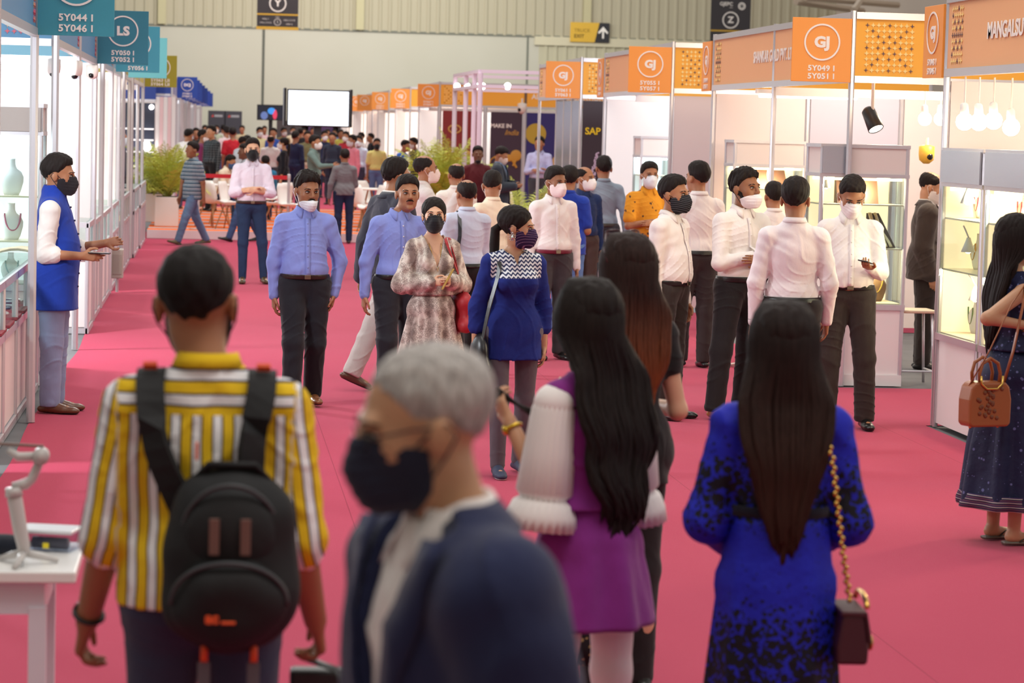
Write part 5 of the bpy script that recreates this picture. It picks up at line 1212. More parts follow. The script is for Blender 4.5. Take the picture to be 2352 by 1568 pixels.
# pale canopy frame with spot lights
cf = empty('canopy_frame', (4.62, 44.0, .012)); tag(cf, 'tall pale lilac open frame canopy behind the dark blazer man', 'canopy'); LF = mat('frame_lilac', (222, 204, 222), .5)
for y in (1.6, 2.6, 4.2, 6.4): post(cf, 0, y, 2.98, w=.085, m=LF, z0=.14, name='post')
for y in (1.6, 6.4): post(cf, 3.1, y, 2.98, w=.085, m=LF, z0=.14)
for z in (2.98, 2.72): MB().box(-.04, .04, 1.6, 6.4, z, z+.06).build('beam', LF, cf); MB().box(0, 3.1, 1.56, 1.64, z, z+.06).build('beam', LF, cf); MB().box(0, 3.1, 6.36, 6.44, z, z+.06).build('beam', LF, cf)
for i, (px, Y) in enumerate(((1046, 50.2), (1059, 48.2), (1093, 46.8), (1108, 45.7), (1166, 45.6))):
    p = at(px, 198, Y); r = empty('globe_lamp', (max(4.64, p.x), Y, p.z)); tag(r, ('glowing globe lamp, leftmost on the pale canopy frame', 'glowing globe lamp second from the left on the canopy frame', 'glowing globe lamp in the middle of the canopy frame', 'glowing globe lamp against the near corner post of the canopy', 'glowing globe lamp hanging alone in the wide canopy bay')[i], 'lamp'); MB().ball((0, 0, 0), .062).build('globe', lamp_mat('globe_glow', (255, 252, 246), 7), r, smooth=True); MB().tube([(0, 0, .05), (0, 0, 2.76-p.z)], .012, 6).build('stem', LF, r)
# ---------------------------------------------------------------- overhead signs
DK = mat('banner_charcoal', (62, 58, 62), .6); YL = mat('banner_yellow', (226, 180, 60), .5)
def banner(px, py, letter, label, logo=False):
    p = at(px, py, 90); r = empty('hanging_banner', (p.x, 90, p.z)); tag(r, label, 'banner')   # p = bottom centre
    MB().box(-.70, .70, -.02, .02, 0, 1.75).build('board', DK, r); MB().box(-.72, .72, -.03, .03, -.02, .08).build('yellow_edge', YL, r); MB().box(-.70, .70, -.026, .0, .47, .52).build('yellow_line', YL, r)
    ring(.27, .022, LET, r, (0, -.03, .87)); text('lettering', letter, .30, LET, r, (0, -.03, .87), bold=.012)
    ring(.11, .008, LET, r, (0, -.03, .24)); text('lettering', '5', .12, LET, r, (0, -.03, .24)); text('lettering', 'HALL', .06, LET, r, (0, -.03, .41))
    for i, (a, b_) in enumerate((('HALL 1', 'HALL 2 3 4 B'), ('HALL 2 3 4 A', 'HALL 6'))): text('lettering', a, .07, LET, r, (-.40, -.03, .34-.13*i)); text('lettering', b_, .07, LET, r, (.40, -.03, .31-.13*i))
    if logo:
        text('lettering', 'GJEPC', .17, LET, r, (-.17, -.03, 1.42), bold=.004); text('lettering', 'INDIA', .045, LET, r, (-.0, -.03, 1.30))
        m = MB()
        for i in range(12):
            a = i*math.pi/6; m.ball((.38+.11*math.cos(a), -.03, 1.36+.11*math.sin(a)), (.03, .006, .03), 8, 4)
        m.tube([(.38+.06*math.cos(t), -.03, 1.36+.06*math.sin(t)) for t in np.linspace(0, 6.28, 20)], .012, 6); m.build('logo_print', LET, r)
    for s_ in (1, -1): MB().tube([(s_*.55, 0, 1.75), (s_*.55, 0, 11-p.z)], .012, 5).build('hanging_wire', mat('wire', (90, 90, 90), .5), r)
    return r
banner(637, 67, 'Y', 'dark hanging banner with a circled Y, cut by the top edge'); banner(1676, 104, 'Z', 'dark hanging banner with a circled Z and GJEPC logo', True)
p = at(1354, 97, 114.8); r = empty('exit_sign', (p.x, 114.8, p.z)); tag(r, 'yellow and black TRUCK EXIT sign with a white arrow', 'sign')
MB().prism([(-.87, 0), (.22, 0), (.42, .86), (-.87, .86)], -.03, .03).build('yellow_board', YL, r); MB().prism([(.22, 0), (.87, 0), (.87, .86), (.42, .86)], -.03, .03).build('black_board', mat('sign_black', (40, 40, 46), .5), r)
text('lettering', 'TRUCK', .22, mat('letter_olive', (150, 116, 30), .6), r, (-.70, -.035, .50), align='LEFT'); text('lettering', 'EXIT', .22, mat('letter_dark', (90, 66, 20), .6), r, (-.70, -.035, .25), align='LEFT', bold=.004)
MB().prism([(.55, .18), (.63, .18), (.63, .50), (.78, .38), (.82, .44), (.59, .70), (.36, .44), (.41, .38), (.55, .50)], -.04, -.031).build('arrow', LET, r)
# notice boards at the far end
for i, (px, z1) in enumerate(((498, 0), (536, 0))):
    p = at(px, 262, 113); r = empty('notice_board', (p.x, 113, .012)); tag(r, ('charcoal notice board at the hall end, the one nearer the blue signs', 'charcoal notice board at the hall end, the one nearer the television')[i], 'board')
    MB().box(-.37, .37, -.03, .03, .3, 2.45).build('board', mat('notice_dark', (56, 56, 66), .6), r); MB().tube([(-.3, 0, 0), (-.3, 0, .32)], .03, 6).build('leg', DK, r); MB().tube([(.3, 0, 0), (.3, 0, .32)], .03, 6).build('leg', DK, r)
    MB().box(-.10, .25, -.036, -.03, 2.18, 2.28).build('heading_print', mat('print_grey', (150, 150, 156), .6), r); MB().prism([(-.24, 2.18), (-.12, 2.18), (-.16, 2.30)], -.036, -.03).build('red_mark', mat('print_red', (190, 60, 60), .6), r)
for i, (px, py, w, c, lb) in enumerate(((672, 288, 1.3, (64, 58, 60), 'dark framed panel under the small distant television'), (735, 290, 1.5, (70, 44, 88), 'purple lit panel behind the television pole'), (790, 288, .9, (60, 50, 60), 'dark far panel right of the television pole'))):
    p = at(px, py, 108); r = empty('display_panel', (p.x, 108, .012)); tag(r, lb, 'panel'); MB().box(-w/2, w/2, -.03, .03, .0, 2.1).build('panel', mat('far_panel_%d' % i, c, .6), r)
# stool in the warm booth
st = empty('bar_stool', (5.80, 21.15, .012)); tag(st, 'beige topped metal stool between the two right showcases', 'stool')
MB().box(-.17, .17, -.17, .17, .60, .625).build('seat', mat('stool_beige', (206, 186, 158), .5), st, bevel=.008)
for sx in (1, -1):
    for sy in (1, -1): MB().tube([(sx*.13, sy*.13, .60), (sx*.16, sy*.16, 0)], .012, 8).build('leg', ALU, st, smooth=True)
    MB().tube([(sx*.155, -.155, .12), (sx*.155, .155, .12)], .009, 6).build('rung', ALU, st)
MB().tube([(-.155, -.155, .12), (.155, -.155, .12)], .009, 6).build('rung', ALU, st)
m = MB()
for i in range(5): m.tube([(1.2*0+4.25+i*.08, 21.9+.1*math.sin(i), .02), (4.45+i*.06, 22.0+.08*i, .04), (4.8, 22.05+.03*i, .02)], .010, 6)
o = m.build('cable_bundle', mat('cable_white', (214, 206, 200), .5), smooth=True); tag(o, 'bundle of white cables on the carpet edge behind the white shirt group', 'cable'); o.location = (.15, .5, 0)
# ---------------------------------------------------------------- garment patterns
def striped_shirt_mat():
    g = NT('stripes_yellow_white', rough=.8); a = g.n('Attribute'); a.attribute_name = 'cl'; xs = g.xyz(a.outputs['Vector']); u, v, sl = xs[0], xs[1], xs[2]
    w = g.math('MULTIPLY', g.math('SUBTRACT', g.noise(5, 2), .5), .018)
    torso = g.math('LESS_THAN', v, 1.9); yoke = g.math('MULTIPLY', torso, g.math('GREATER_THAN', v, 1.372)); cuff = g.math('MULTIPLY', g.math('SUBTRACT', 1.0, torso), g.math('GREATER_THAN', v, 2.345))
    hz = g.math('MAXIMUM', yoke, 0.0)
    uu = g.math('ADD', g.math('MULTIPLY', g.math('SUBTRACT', 1.0, hz), u), g.math('MULTIPLY', hz, g.math('MULTIPLY', v, .85)))
    f = g.math('FRACT', g.math('DIVIDE', g.math('ADD', uu, g.math('ADD', w, 1.0)), .047))
    c = g.ramp(f, [(0, (226, 186, 34)), (.40, (28, 30, 66)), (.50, (236, 234, 238)), (.86, (28, 30, 66)), (.95, (226, 186, 34))], 'CONSTANT')
    c2 = g.ramp(f, [(0, (238, 236, 240)), (.38, (226, 200, 110)), (.50, (236, 234, 238)), (.86, (70, 70, 90)), (.93, (226, 210, 140))], 'CONSTANT')
    g.color(g.mix(cuff, c, c2)); g.bump(g.noise(20, 4), .4, .015); return g.m
def snake_mat():
    g = NT('snakeskin_print', rough=.8); x, y, z = g.xyz(); band = g.math('SINE', g.math('MULTIPLY', g.math('ADD', x, g.math('MULTIPLY', g.noise(6, 2), .05)), 60)); v = g.voro(120, src=g.map((1, 1, .55)), feature='DISTANCE_TO_EDGE'); n = g.noise(14, 4)
    base = g.ramp(g.math('ADD', g.math('MULTIPLY', band, .22), n), [(.2, (128, 110, 104)), (.45, (186, 170, 160)), (.62, (222, 212, 202)), (.85, (166, 144, 136))])
    g.color(g.mix(g.math('MULTIPLY', g.math('LESS_THAN', v, .10), g.math('MULTIPLY', g.math('GREATER_THAN', g.noise(11, 2), .46), .5)), base, (70, 58, 56))); g.bump(g.noise(30, 3), .3, .01); return g.m
def dots_mat(name, base, dark, zr, sc=30):
    """dots denser where zr ramp says (list of (z, density))"""
    g = NT(name, rough=.65, spec=.3); x, y, z = g.xyz(); mr = g.n('MapRange'); g.t.links.new(z, mr.inputs[0]); mr.inputs[1].default_value = 0; mr.inputs[2].default_value = 1.5
    dens = g.n('ValToRGB'); cr = dens.color_ramp
    while len(cr.elements) < len(zr): cr.elements.new(.5)
    for e, (p, d) in zip(cr.elements, zr): e.position = p/1.5; e.color = (d, d, d, 1)
    g.t.links.new(mr.outputs[0], dens.inputs[0]); v = g.voro(sc); v2 = g.voro(sc*1.9, src=g.map((1, 1, 1), (3, 1, 2))); thr = g.math('MULTIPLY', dens.outputs[0], g.math('ADD', g.noise(7, 2), .45))
    m = g.math('MAXIMUM', g.math('LESS_THAN', v, thr), g.math('LESS_THAN', v2, g.math('MULTIPLY', thr, .8)))
    g.color(g.mix(m, base, dark)); g.bump(g.noise(14, 4), .45, .02); return g.m
def hstripe_mat(name, cols, period, axis=2, w=.006):
    g = NT(name, rough=.85); c = g.xyz()[axis]; f = g.math('FRACT', g.math('DIVIDE', g.math('ADD', c, g.math('MULTIPLY', g.noise(8, 1), w)), period)); g.color(g.ramp(f, cols, 'CONSTANT')); g.bump(g.noise(20, 3), .3, .01); return g.m
def check_mat(name, a, b, per=.05):
    g = NT(name, rough=.85); x, y, z = g.xyz(); f1 = g.math('GREATER_THAN', g.math('FRACT', g.math('DIVIDE', x, per)), .8); f2 = g.math('GREATER_THAN', g.math('FRACT', g.math('DIVIDE', z, per)), .8); g.color(g.mix(g.math('MAXIMUM', f1, f2), a, b)); return g.m
def motif_mat(name, a, b, sc=14, th=.18):
    g = NT(name, rough=.85); v = g.voro(sc, src=g.map((1, .6, 1))); g.color(g.mix(g.math('LESS_THAN', v, g.math('MULTIPLY', g.noise(60, 2), th*2)), a, b)); g.bump(g.noise(20, 3), .3, .01); return g.m
def kurta_mat():
    g = NT('navy_kurta_with_yoke', rough=.85); x, y, z = g.xyz(); zz = g.math('ADD', z, g.math('MULTIPLY', g.math('ABSOLUTE', x), .35)); yk = g.math('MULTIPLY', g.math('GREATER_THAN', z, 1.165), g.math('LESS_THAN', g.math('ABSOLUTE', x), .155))
    bw = g.math('GREATER_THAN', g.math('SINE', g.math('MULTIPLY', g.math('ADD', z, g.math('MULTIPLY', g.math('SINE', g.math('MULTIPLY', x, 210)), .006)), 260)), .1); 
    nv = g.mix(g.noise(8, 3), (26, 36, 104), (36, 50, 128)); g.color(g.mix(yk, nv, g.mix(bw, (224, 226, 232), (54, 60, 96)))); g.bump(g.noise(14, 4), .4, .015); return g.m
# ---------------------------------------------------------------- extra pieces
def long_hair(info, zend, m, wave=0.0, w1=.125, w2=.06, n=150, name='long_hair', seed=1, xoff=0, sidefall=None, rad=.0105, yb=.125):
    HW, U, k = info['HW'], info['U'], info['k']; rr = random.Random(seed); mb = MB()
    for i in range(n):
        ph = math.radians(-112+224*(i+rr.random())/n); sn, cs = math.sin(ph), math.cos(ph); lay = rr.uniform(.0, 1); ww = 1-.35*lay*abs(sn)
        pts = [HW(.012*sn, -.040+.02*rr.random(), .126), HW(.060*sn, .0+.050*max(cs, -.2), .120), HW(.093*sn, .018+.104*cs, .055), HW(.096*sn, .020+.112*cs, -.03)]
        ze = zend+rr.uniform(-.03, .09)+.10*abs(sn); a0 = rr.uniform(0, 6.28)
        zs = np.linspace(1.47, ze, 9)
        for j, z in enumerate(zs):
            t = j/8; wd = (w1*(1-t)+w2*t)*ww*(1+.25*math.sin(math.pi*t)); yy = .095+(yb-.095)*min(1, t*2.2)+.018*cs-.02*lay
            wv = wave*t*math.sin(z*28+a0*.35); pts.append(U(wd*sn+xoff*t+wv, yy+(wave*.6*t*math.cos(z*28+a0*.35)), z))
        rs = [.007*k]+[rad*k]*(len(pts)-3)+[rad*.7*k, .002*k]
        sm = []
        P_ = [Vector(p) for p in pts]
        for q in range(len(P_)-1):      # Catmull-Rom smoothing
            a, b, c, d = P_[max(0, q-1)], P_[q], P_[q+1], P_[min(len(P_)-1, q+2)]
            for t in (0, .5): sm.append(.5*((2*b)+(-a+c)*t+(2*a-5*b+4*c-d)*t*t+(-a+3*b-3*c+d)*t**3))
        sm.append(P_[-1]); r2 = [rs[min(len(rs)-1, int(q/2))] for q in range(len(sm))]; r2[-1] = .0015
        mb.tube(sm, r2, 6, flat=.7)
    o = mb.build(name, m, info['root'], smooth=True)
    T = info['T']; base = []
    for q in (-1, 0, 1):
        base.append(cap(U(q*.05, .06, 1.50), U(q*w2*.45+xoff*.6, yb-.022, zend+.14), .055*k, .030*k, k=.03, flat=(T@V3((0, 1, 0)), .55)))
    base.append(mv(ell((0, .055, .0), (.080, .075, .09), k=.03), info['Hm'], info['hc'], info['hs']))
    P, Q = surface(base, max(.008, info['vox'])); mesh_obj('hair_mass', P, Q, m, o); return o
def skirt(info, m, z0, z1, r0=(.135, .105), r1=(.24, .20), nf=9, amp=.018, name='skirt', y0=.005, parent=None, nz=26, hip=.188):
    U, k = info['U'], info['k']; mb = MB(); vs = []; na = 72; rr = random.Random(3); p1, p2 = rr.random()*6, rr.random()*6; pel = info['pel']
    for i in range(nz+1):
        t = i/nz; z = z0+(z1-z0)*t; e = t**.8
        for j in range(na):
            a = 2*math.pi*j/na; f = amp*min(1, t*1.6)*(math.sin(nf*a+p1+t*.8)+.45*math.sin(nf*1.7//1*a+p2-t*1.3))
            hp = math.exp(-((z-.90)/.20)**2); rx = max(r0[0]+(r1[0]-r0[0])*e, hip*info['wd']*hp)+f; ry = max(r0[1]+(r1[1]-r0[1])*e, hip*.82*hp)+f
            q = V3((rx*math.cos(a), y0+ry*math.sin(a), z-.92))*k; vs.append(pel+(q if z < .95 else info['T']@q))
    mb.add(vs, [(i*na+j, i*na+(j+1) % na, (i+1)*na+(j+1) % na, (i+1)*na+j) for i in range(nz) for j in range(na)])
    o = mb.build(name, m, parent or info['root'], smooth=True); md = o.modifiers.new('s', 'SOLIDIFY'); md.thickness = .004; return o
def band(info, z, m, name='waist_band', rx=.145, ry=.115, h=.022, y0=.0):
    U = info['U']; mb = MB(); n = 40; vs = []
    for j in range(n):
        a = 2*math.pi*j/n
        for zz, g in ((z-h, 0), (z-h, .006), (z+h, .006), (z+h, 0)): vs.append(U((rx+g)*math.cos(a), y0+(ry+g)*math.sin(a), zz))
    mb.add(vs, [(j*4+q, j*4+(q+1) % 4, ((j+1) % n)*4+(q+1) % 4, ((j+1) % n)*4+q) for j in range(n) for q in range(4)]); return mb.build(name, m, info['root'], smooth=True)
def blazer(m, zlo=.80, g=.034, vz=1.10, vent=True, shirt_m=None, roomy=1.0):
    def f(info):
        T, pel, k = info['T'], info['pel'], info['k']; sh, elb, wri, U = info['sh'], info['elb'], info['wri'], info['U']
        sp = [dict(p) for p in info['torso']]; sp += [cap(U(-.05, .0, 1.0), U(-.06, .0, zlo-.02), .125*k, .135*k, k=.05), cap(U(.05, .0, 1.0), U(.06, .0, zlo-.02), .125*k, .135*k, k=.05)]
        for s in (1, -1): sp += [cap(sh[s], elb[s], .060*k, .050*k, k=.03, tag=s), cap(elb[s], elb[s]+(wri[s]-elb[s])*.96, .050*k, .036*k, k=.02, tag=2*s)]
        W = wrinkle(31, .006*k, 14, 20)
        def midf(D, X, Y, Z):
            x, y, z = info['lz'](X, Y, Z); D = np.where(D > .2, D, np.maximum(D, (zlo-z)*k))
            return D
        def post(D, X, Y, Z):
            D = D+W(X, Y, Z); x, y, z = info['lz'](X, Y, Z); ff = np.clip((z-vz)/(1.45-vz), 0, 1.2); hw = .012+.085*ff+np.maximum(0, (vz-z))*.12
            D = np.maximum(D, np.where((y < -.02) & (z < 1.5), (hw-np.abs(x))*k*.8, -1)); nd = np.sqrt(x**2+(y-.01)**2)-.074; return np.maximum(D, np.where(z > 1.42, -nd*k, -1))
        arms_ = [p for p in sp if p.get('tag', 0)]; core = [p for p in sp if not p.get('tag', 0)]
        P, Q = surface(core+arms_, max(.008, info['vox']), g=g*k*roomy, post=post, mid=(len(core), midf)); o = mesh_obj('blazer', P, Q, m, info['root'])
        if info['vox'] < .011:
            q = ((P-pel)@T)/k; q[:, 2] += .92
            for s in (1, -1):      # lapels
                mb = MB(); vs = []
                for i in range(13):
                    z = 1.47-(1.47-vz)*i/12; t = i/12; ff = (z-vz)/(1.45-vz); xi = .010+.085*ff; w = .062*math.sin(math.pi*min(1, .35+t*.65))+.004
                    for x_ in (xi, xi+w*.5, xi+w):
                        c = q[(np.abs(q[:, 0]-s*(x_+.006)) < .016) & (np.abs(q[:, 2]-z) < .02) & (q[:, 1] < .02)]; yy = (c[:, 1].min() if len(c) else -.06-.06*t)-.006; vs.append(U(s*x_, yy, z))
                mb.add(vs, [(i*3+j, i*3+j+1, (i+1)*3+j+1, (i+1)*3+j) for i in range(12) for j in range(2)]); l = mb.build('lapel', m, o, smooth=True); md = l.modifiers.new('s', 'SOLIDIFY'); md.thickness = .005
            collar_ = MB(); vs = []
            for i in range(21):
                a = math.radians(-120+240*i/20); ca, sa = math.sin(a), math.cos(a)
                for rr_, zz in ((.070, 1.485), (.076, 1.50), (.112, 1.452)): vs.append(U(ca*rr_, .012+sa*rr_, zz-.02*max(0, abs(math.degrees(a))-90)/30))
            collar_.add(vs, [(i*3+j, i*3+j+1, (i+1)*3+j+1, (i+1)*3+j) for i in range(20) for j in range(2)]); c_ = collar_.build('blazer_collar', m, o, smooth=True); md = c_.modifiers.new('s', 'SOLIDIFY'); md.thickness = .005
    return f
def world_pt(info, p): return info['root'].matrix_basis @ Vector(p)
def strap_mesh(info, pts, w, m, name, parent, th=.006, normal=None):
    """flat strap through points (person-local), width direction computed from the body axis"""
    c = info['pel']; mb = MB(); vs = []; P_ = [Vector(p) for p in pts]; sm = []
    for q in range(len(P_)-1):
        a, b, cc, d = P_[max(0, q-1)], P_[q], P_[q+1], P_[min(len(P_)-1, q+2)]
        for t in (0, .25, .5, .75): sm.append(.5*((2*b)+(-a+cc)*t+(2*a-5*b+4*cc-d)*t*t+(-a+3*b-3*cc+d)*t**3))
    sm.append(P_[-1])
    for i, p in enumerate(sm):
        tg = (sm[min(i+1, len(sm)-1)]-sm[max(0, i-1)]).normalized(); out = Vector((p.x-c[0], p.y-c[1], 0)); 
        if p.z > info['sh'][1][2]-.02: out = Vector((p.x*.3, p.y, 1))
        side = tg.cross(out).normalized(); nn = side.cross(tg).normalized()
        for a, b in ((-1, -1), (1, -1), (1, 1), (-1, 1)): vs.append(p+side*(a*w/2)+nn*(b*th/2))
    n = len(sm); mb.add(vs, [(i*4+j, i*4+(j+1) % 4, (i+1)*4+(j+1) % 4, (i+1)*4+j) for i in range(n-1) for j in range(4)]+[(0, 3, 2, 1), (n*4-4, n*4-3, n*4-2, n*4-1)])
    o = mb.build(name, m, parent, smooth=False); return o
def held(name, label, cat, info):
    o = empty(name, info['root'].location, info['root'].rotation_euler[2]); tag(o, label, cat); return o
def phone_in(info, s, label, n=(0, -.3, 1), c=(28, 28, 30)):
    h = held('mobile_phone', label, 'phone', info); w = info['wri'][s]; d = info['fdir'][s]; k = info['k']; nn = unit(V3(n)-d*(d@V3(n))); b = np.cross(nn, d); cc = w+d*.115*k+nn*.026*k
    M = Matrix([[d[i], b[i], nn[i], cc[i]] for i in range(3)]+[[0, 0, 0, 1]]); m = MB().box(-.075, .075, -.036, .036, -.004, .004); m.xform(M); m.build('case', mat('phone_%d' % c[0], c, .25), h, bevel=.003)
    m = MB().box(-.068, .068, -.032, .032, .004, .0048); m.xform(M); m.build('screen', mat('phone_screen', (200, 205, 215), .1), h); return h
def PX(px, fy): return floor_at(px, fy)
def who(label, px, fy, hy, face, hx=None, **kw):
    """stand a figure with its feet at the floor point seen there; height follows from the head top"""
    L = PX(px, fy); h = at(hx or px, hy, L.y).z*1.0; s = FPX/L.y
    kw.setdefault('vox', .0055 if s > 290 else .0075 if s > 190 else .0105 if s > 130 else .015); L.z = .010
    return person(label, L, math.radians(face), h=h, **kw)
def far(label, px, Y, h, face, z=.01, **kw):
    if 45.2 < Y < 58.0: z = PZ+.005
    L = Vector((at(px, 320, Y).x, Y, z)); s = FPX/Y; kw.setdefault('vox', .009 if s > 125 else .015 if s > 80 else .019); return person(label, L, math.radians(face), h=h, **kw)
WS = cloth((236, 226, 224)); BKT = cloth((34, 30, 31), .8); LB = cloth((128, 140, 206)); BLKL = (20, 17, 17)
def S_(m, **k): d = dict(m=m); d.update(k); return d
# ---------------------------------------------------------------- the people in the middle distance
def vest(m, zlo=.70):
    def f(info):
        T, k, U = info['T'], info['k'], info['U']; sp = [dict(p) for p in info['torso']]+[cap(U(-.05, .0, 1.0), U(-.055, .0, zlo-.02), .118*k, .128*k, k=.05), cap(U(.05, .0, 1.0), U(.055, .0, zlo-.02), .118*k, .128*k, k=.05), cap(U(0, .016, 1.40), U(0, .012, 1.50), .062*k, .056*k, k=.03)]
        sh = info['sh']; W = wrinkle(5, .003*k, 14, 20)
        def post(D, X, Y, Z):
            D = D+W(X, Y, Z); x, y, z = info['lz'](X, Y, Z); D = np.maximum(D, (zlo-z)*k)
            D = np.maximum(D, np.where(z > 1.16, (np.abs(x)-.158+np.maximum(0, 1.28-z)*-.25)*k, -1)); nd = np.sqrt(x**2+(y-.014)**2)-.060; D = np.maximum(D, np.where(z > 1.44, -nd*k, -1))
            return np.maximum(D, np.where((y < 0) & (z > 1.40), (.012-np.abs(x))*k, -1))
        P, Q = surface(sp, max(.007, info['vox']), g=.026*k, post=post); o = mesh_obj('vest', P, Q, m, info['root'])
        q = ((P-info['pel'])@T)/k; q[:, 2] += .92
        for z in np.arange(.86, 1.42, .09):
            c = q[(np.abs(q[:, 0]) < .02) & (np.abs(q[:, 2]-z) < .015) & (q[:, 1] < 0)]
            if len(c): MB().ball(U(0, c[:, 1].min()-.002, z), .007*k, 8, 6).build('button', mat('button_dark_blue', (30, 36, 80), .3), o, smooth=True)
    return f
i_ = who('man in royal blue vest over a white shirt, facing right beside the left counter', 122, 948, 362, 84, hx=140, skin='m', shirt=S_(cloth((232, 226, 222)), sleeve='roll', collar=True, g=.012), pants=('dress', cloth((138, 148, 182))), shoes=(104, 62, 40), mask=(cloth((36, 32, 36), kind='mask'),),
    arms=(((.20, -.35, -1), (-.3, -1, .22)), ((.10, .10, -1), (-.02, -1, -.02))), head=(0, 6, 0), belly=.05, jacket=vest(cloth((28, 58, 158))))
phone_in(i_, -1, 'dark phone in the hand of the blue vest man')
who('man in blue shirt with a white mask pulled to his chin, walking forward', 694, 938, 397, 6, hx=700, skin='d', shirt=S_(LB, placket=True, btn=(130, 140, 190)), pants=('dress', cloth((28, 28, 36))), belt=(40, 26, 22), shoes=(126, 78, 50), mask=((222, 222, 228), .052, (238, 238, 240)), moustache=True,
    arms=(((.36, .08, -1), (-.18, -.10, -1)), ((.22, .04, -1), (-.02, -.04, -1))), legs=(((.0, .05, -1), (.02, .40, -1)), ((0.0, -.24, -1), (.02, -.02, -1))), head=(14, 8, 0), hair='wavy', belly=.02)
who('moustached man in blue shirt behind the woman in the patterned dress', 908, 934, 410, 12, hx=937, hoff=(.055, 0, 0), skin='m', shirt=S_(LB, placket=True), pants=('dress', cloth((34, 34, 42))), belt=BLKL, moustache=True, arms=(('down'), ((.30, .02, -1), (.05, -.05, -1))), legs=('stand', 'fwds'), head=(-4, 0, 0))
i_ = who('man in charcoal suit jacket and light grey trousers striding right', 886, 893, 366, 118, hx=925, skin='m', shirt=S_(WS), pants=('dress', cloth((186, 176, 172))), shoes=(90, 62, 48), mask=((228, 216, 214),), arms=('back', 'fore'), legs=(((0, -.25, -1), (0, -.05, -1)), ((0, .42, -1), (0, .50, -1))), jacket=blazer(cloth((48, 48, 60))), lean=.05)
who('man with greying hair and a pale pink mask, facing right behind the suit jacket man', 965, 780, 360, 100, hx=960, skin='m', shirt=S_(cloth((220, 210, 206))), pants=('dress', BKT), mask=((236, 214, 208),), hair='bald', arms=('down', ((.3, -.5, -.7), (0, -.4, .9))))
def dress_extra(i):
    skirt(i, MATS['snake'], 1.03, .42, r0=(.130, .107), r1=(.275, .23), nf=8, amp=.016); mb = MB(); U = i['U']
    for s in (1, -1):
        pass
    mb.tube([U(-.052, .0, 1.46), U(-.045, -.075, 1.38), U(-.01, -.125, 1.24), U(0, -.135, 1.20), U(.012, -.125, 1.24), U(.045, -.075, 1.38), U(.052, .0, 1.46)], .0022, 6); mb.build('gold_chain', mat('gold', (212, 170, 90), .25, 1), i['root'], smooth=True)
    band(i, 1.035, MATS['snake'], 'gathered_waist', rx=.136, ry=.112)
MATS['snake'] = snake_mat()
i_ = who('woman in beige snakeskin print dress and black mask with a red bag', 985, 985, 460, 12, hx=985, fem=True, skin='f', shirt=S_(MATS['snake'], name='bodice', sleeve='long', puff=.024, collar=False, z=1.02, tuck=True, g=.010, vneck=(.25, .085), neck_r=.08), mask=((30, 30, 34),), hair='pony', skirted=True, head=(-12, -2, 0),
    arms=(((.30, -.02, -1), (-.75, -1, .22)), ((.34, -.05, -1), (-1.0, -.85, .12))), hands=(.9, .6), extra=dress_extra, shoes=(60, 40, 36), wide=1.04)
lip = i_
o = held('phone', 'slim gold edged phone in the hand of the woman in the print dress', 'phone', i_); o.name = 'mobile_phone'
c = i_['wri'][1]+i_['fdir'][1]*.09*i_['k']; m = MB().box(-.004, .004, -.016, .016, -.08, .08); m.xform(Matrix.Translation(c+V3((0, -.02, 0))) @ Matrix.Rotation(.5, 4, 'Y')); m.build('case', mat('phone_gold', (206, 176, 96), .3, .6), o, bevel=.003)
# red shoulder bag
bg = held('shoulder_bag', 'red leather shoulder bag hanging from the patterned dress woman', 'bag', i_); U = i_['U']; k = i_['k']; RED = leather((160, 28, 38), .55)
c = U(.235, .0, .90); P, Q = surface([cap(c+V3((0, -.10, .06)), c+V3((0, .10, .06)), .05, .05, k=.03), cap(c+V3((0, -.12, -.10)), c+V3((0, .12, -.10)), .05, .05, k=.05), ell(c, (.045, .14, .13), k=.04)], .007); mesh_obj('bag_body', P, Q, RED, bg)
P, Q = surface([ell(c+V3((.004, 0, .05)), (.060, .145, .085), k=.02)], .007); mesh_obj('flap', P, Q, RED, bg); MB().ball(c+V3((.066, 0, -.02)), .012).build('clasp', mat('gold', (0, 0, 0)), bg, smooth=True)
strap_mesh(i_, [c+V3((0, -.07, .10)), U(.20, -.06, 1.15), U(.135, -.055, 1.38), U(.12, .01, 1.452), U(.135, .07, 1.38), U(.20, .08, 1.15), c+V3((0, .08, .10))], .022, RED, 'strap', bg)
strap_mesh(i_, [c+V3((0, -.04, .10)), U(.19, -.085, 1.15), U(.095, -.085, 1.38), U(.090, .01, 1.458), U(.10, .09, 1.38), U(.19, .10, 1.15), c+V3((0, .05, .10))], .020, RED, 'strap', bg)
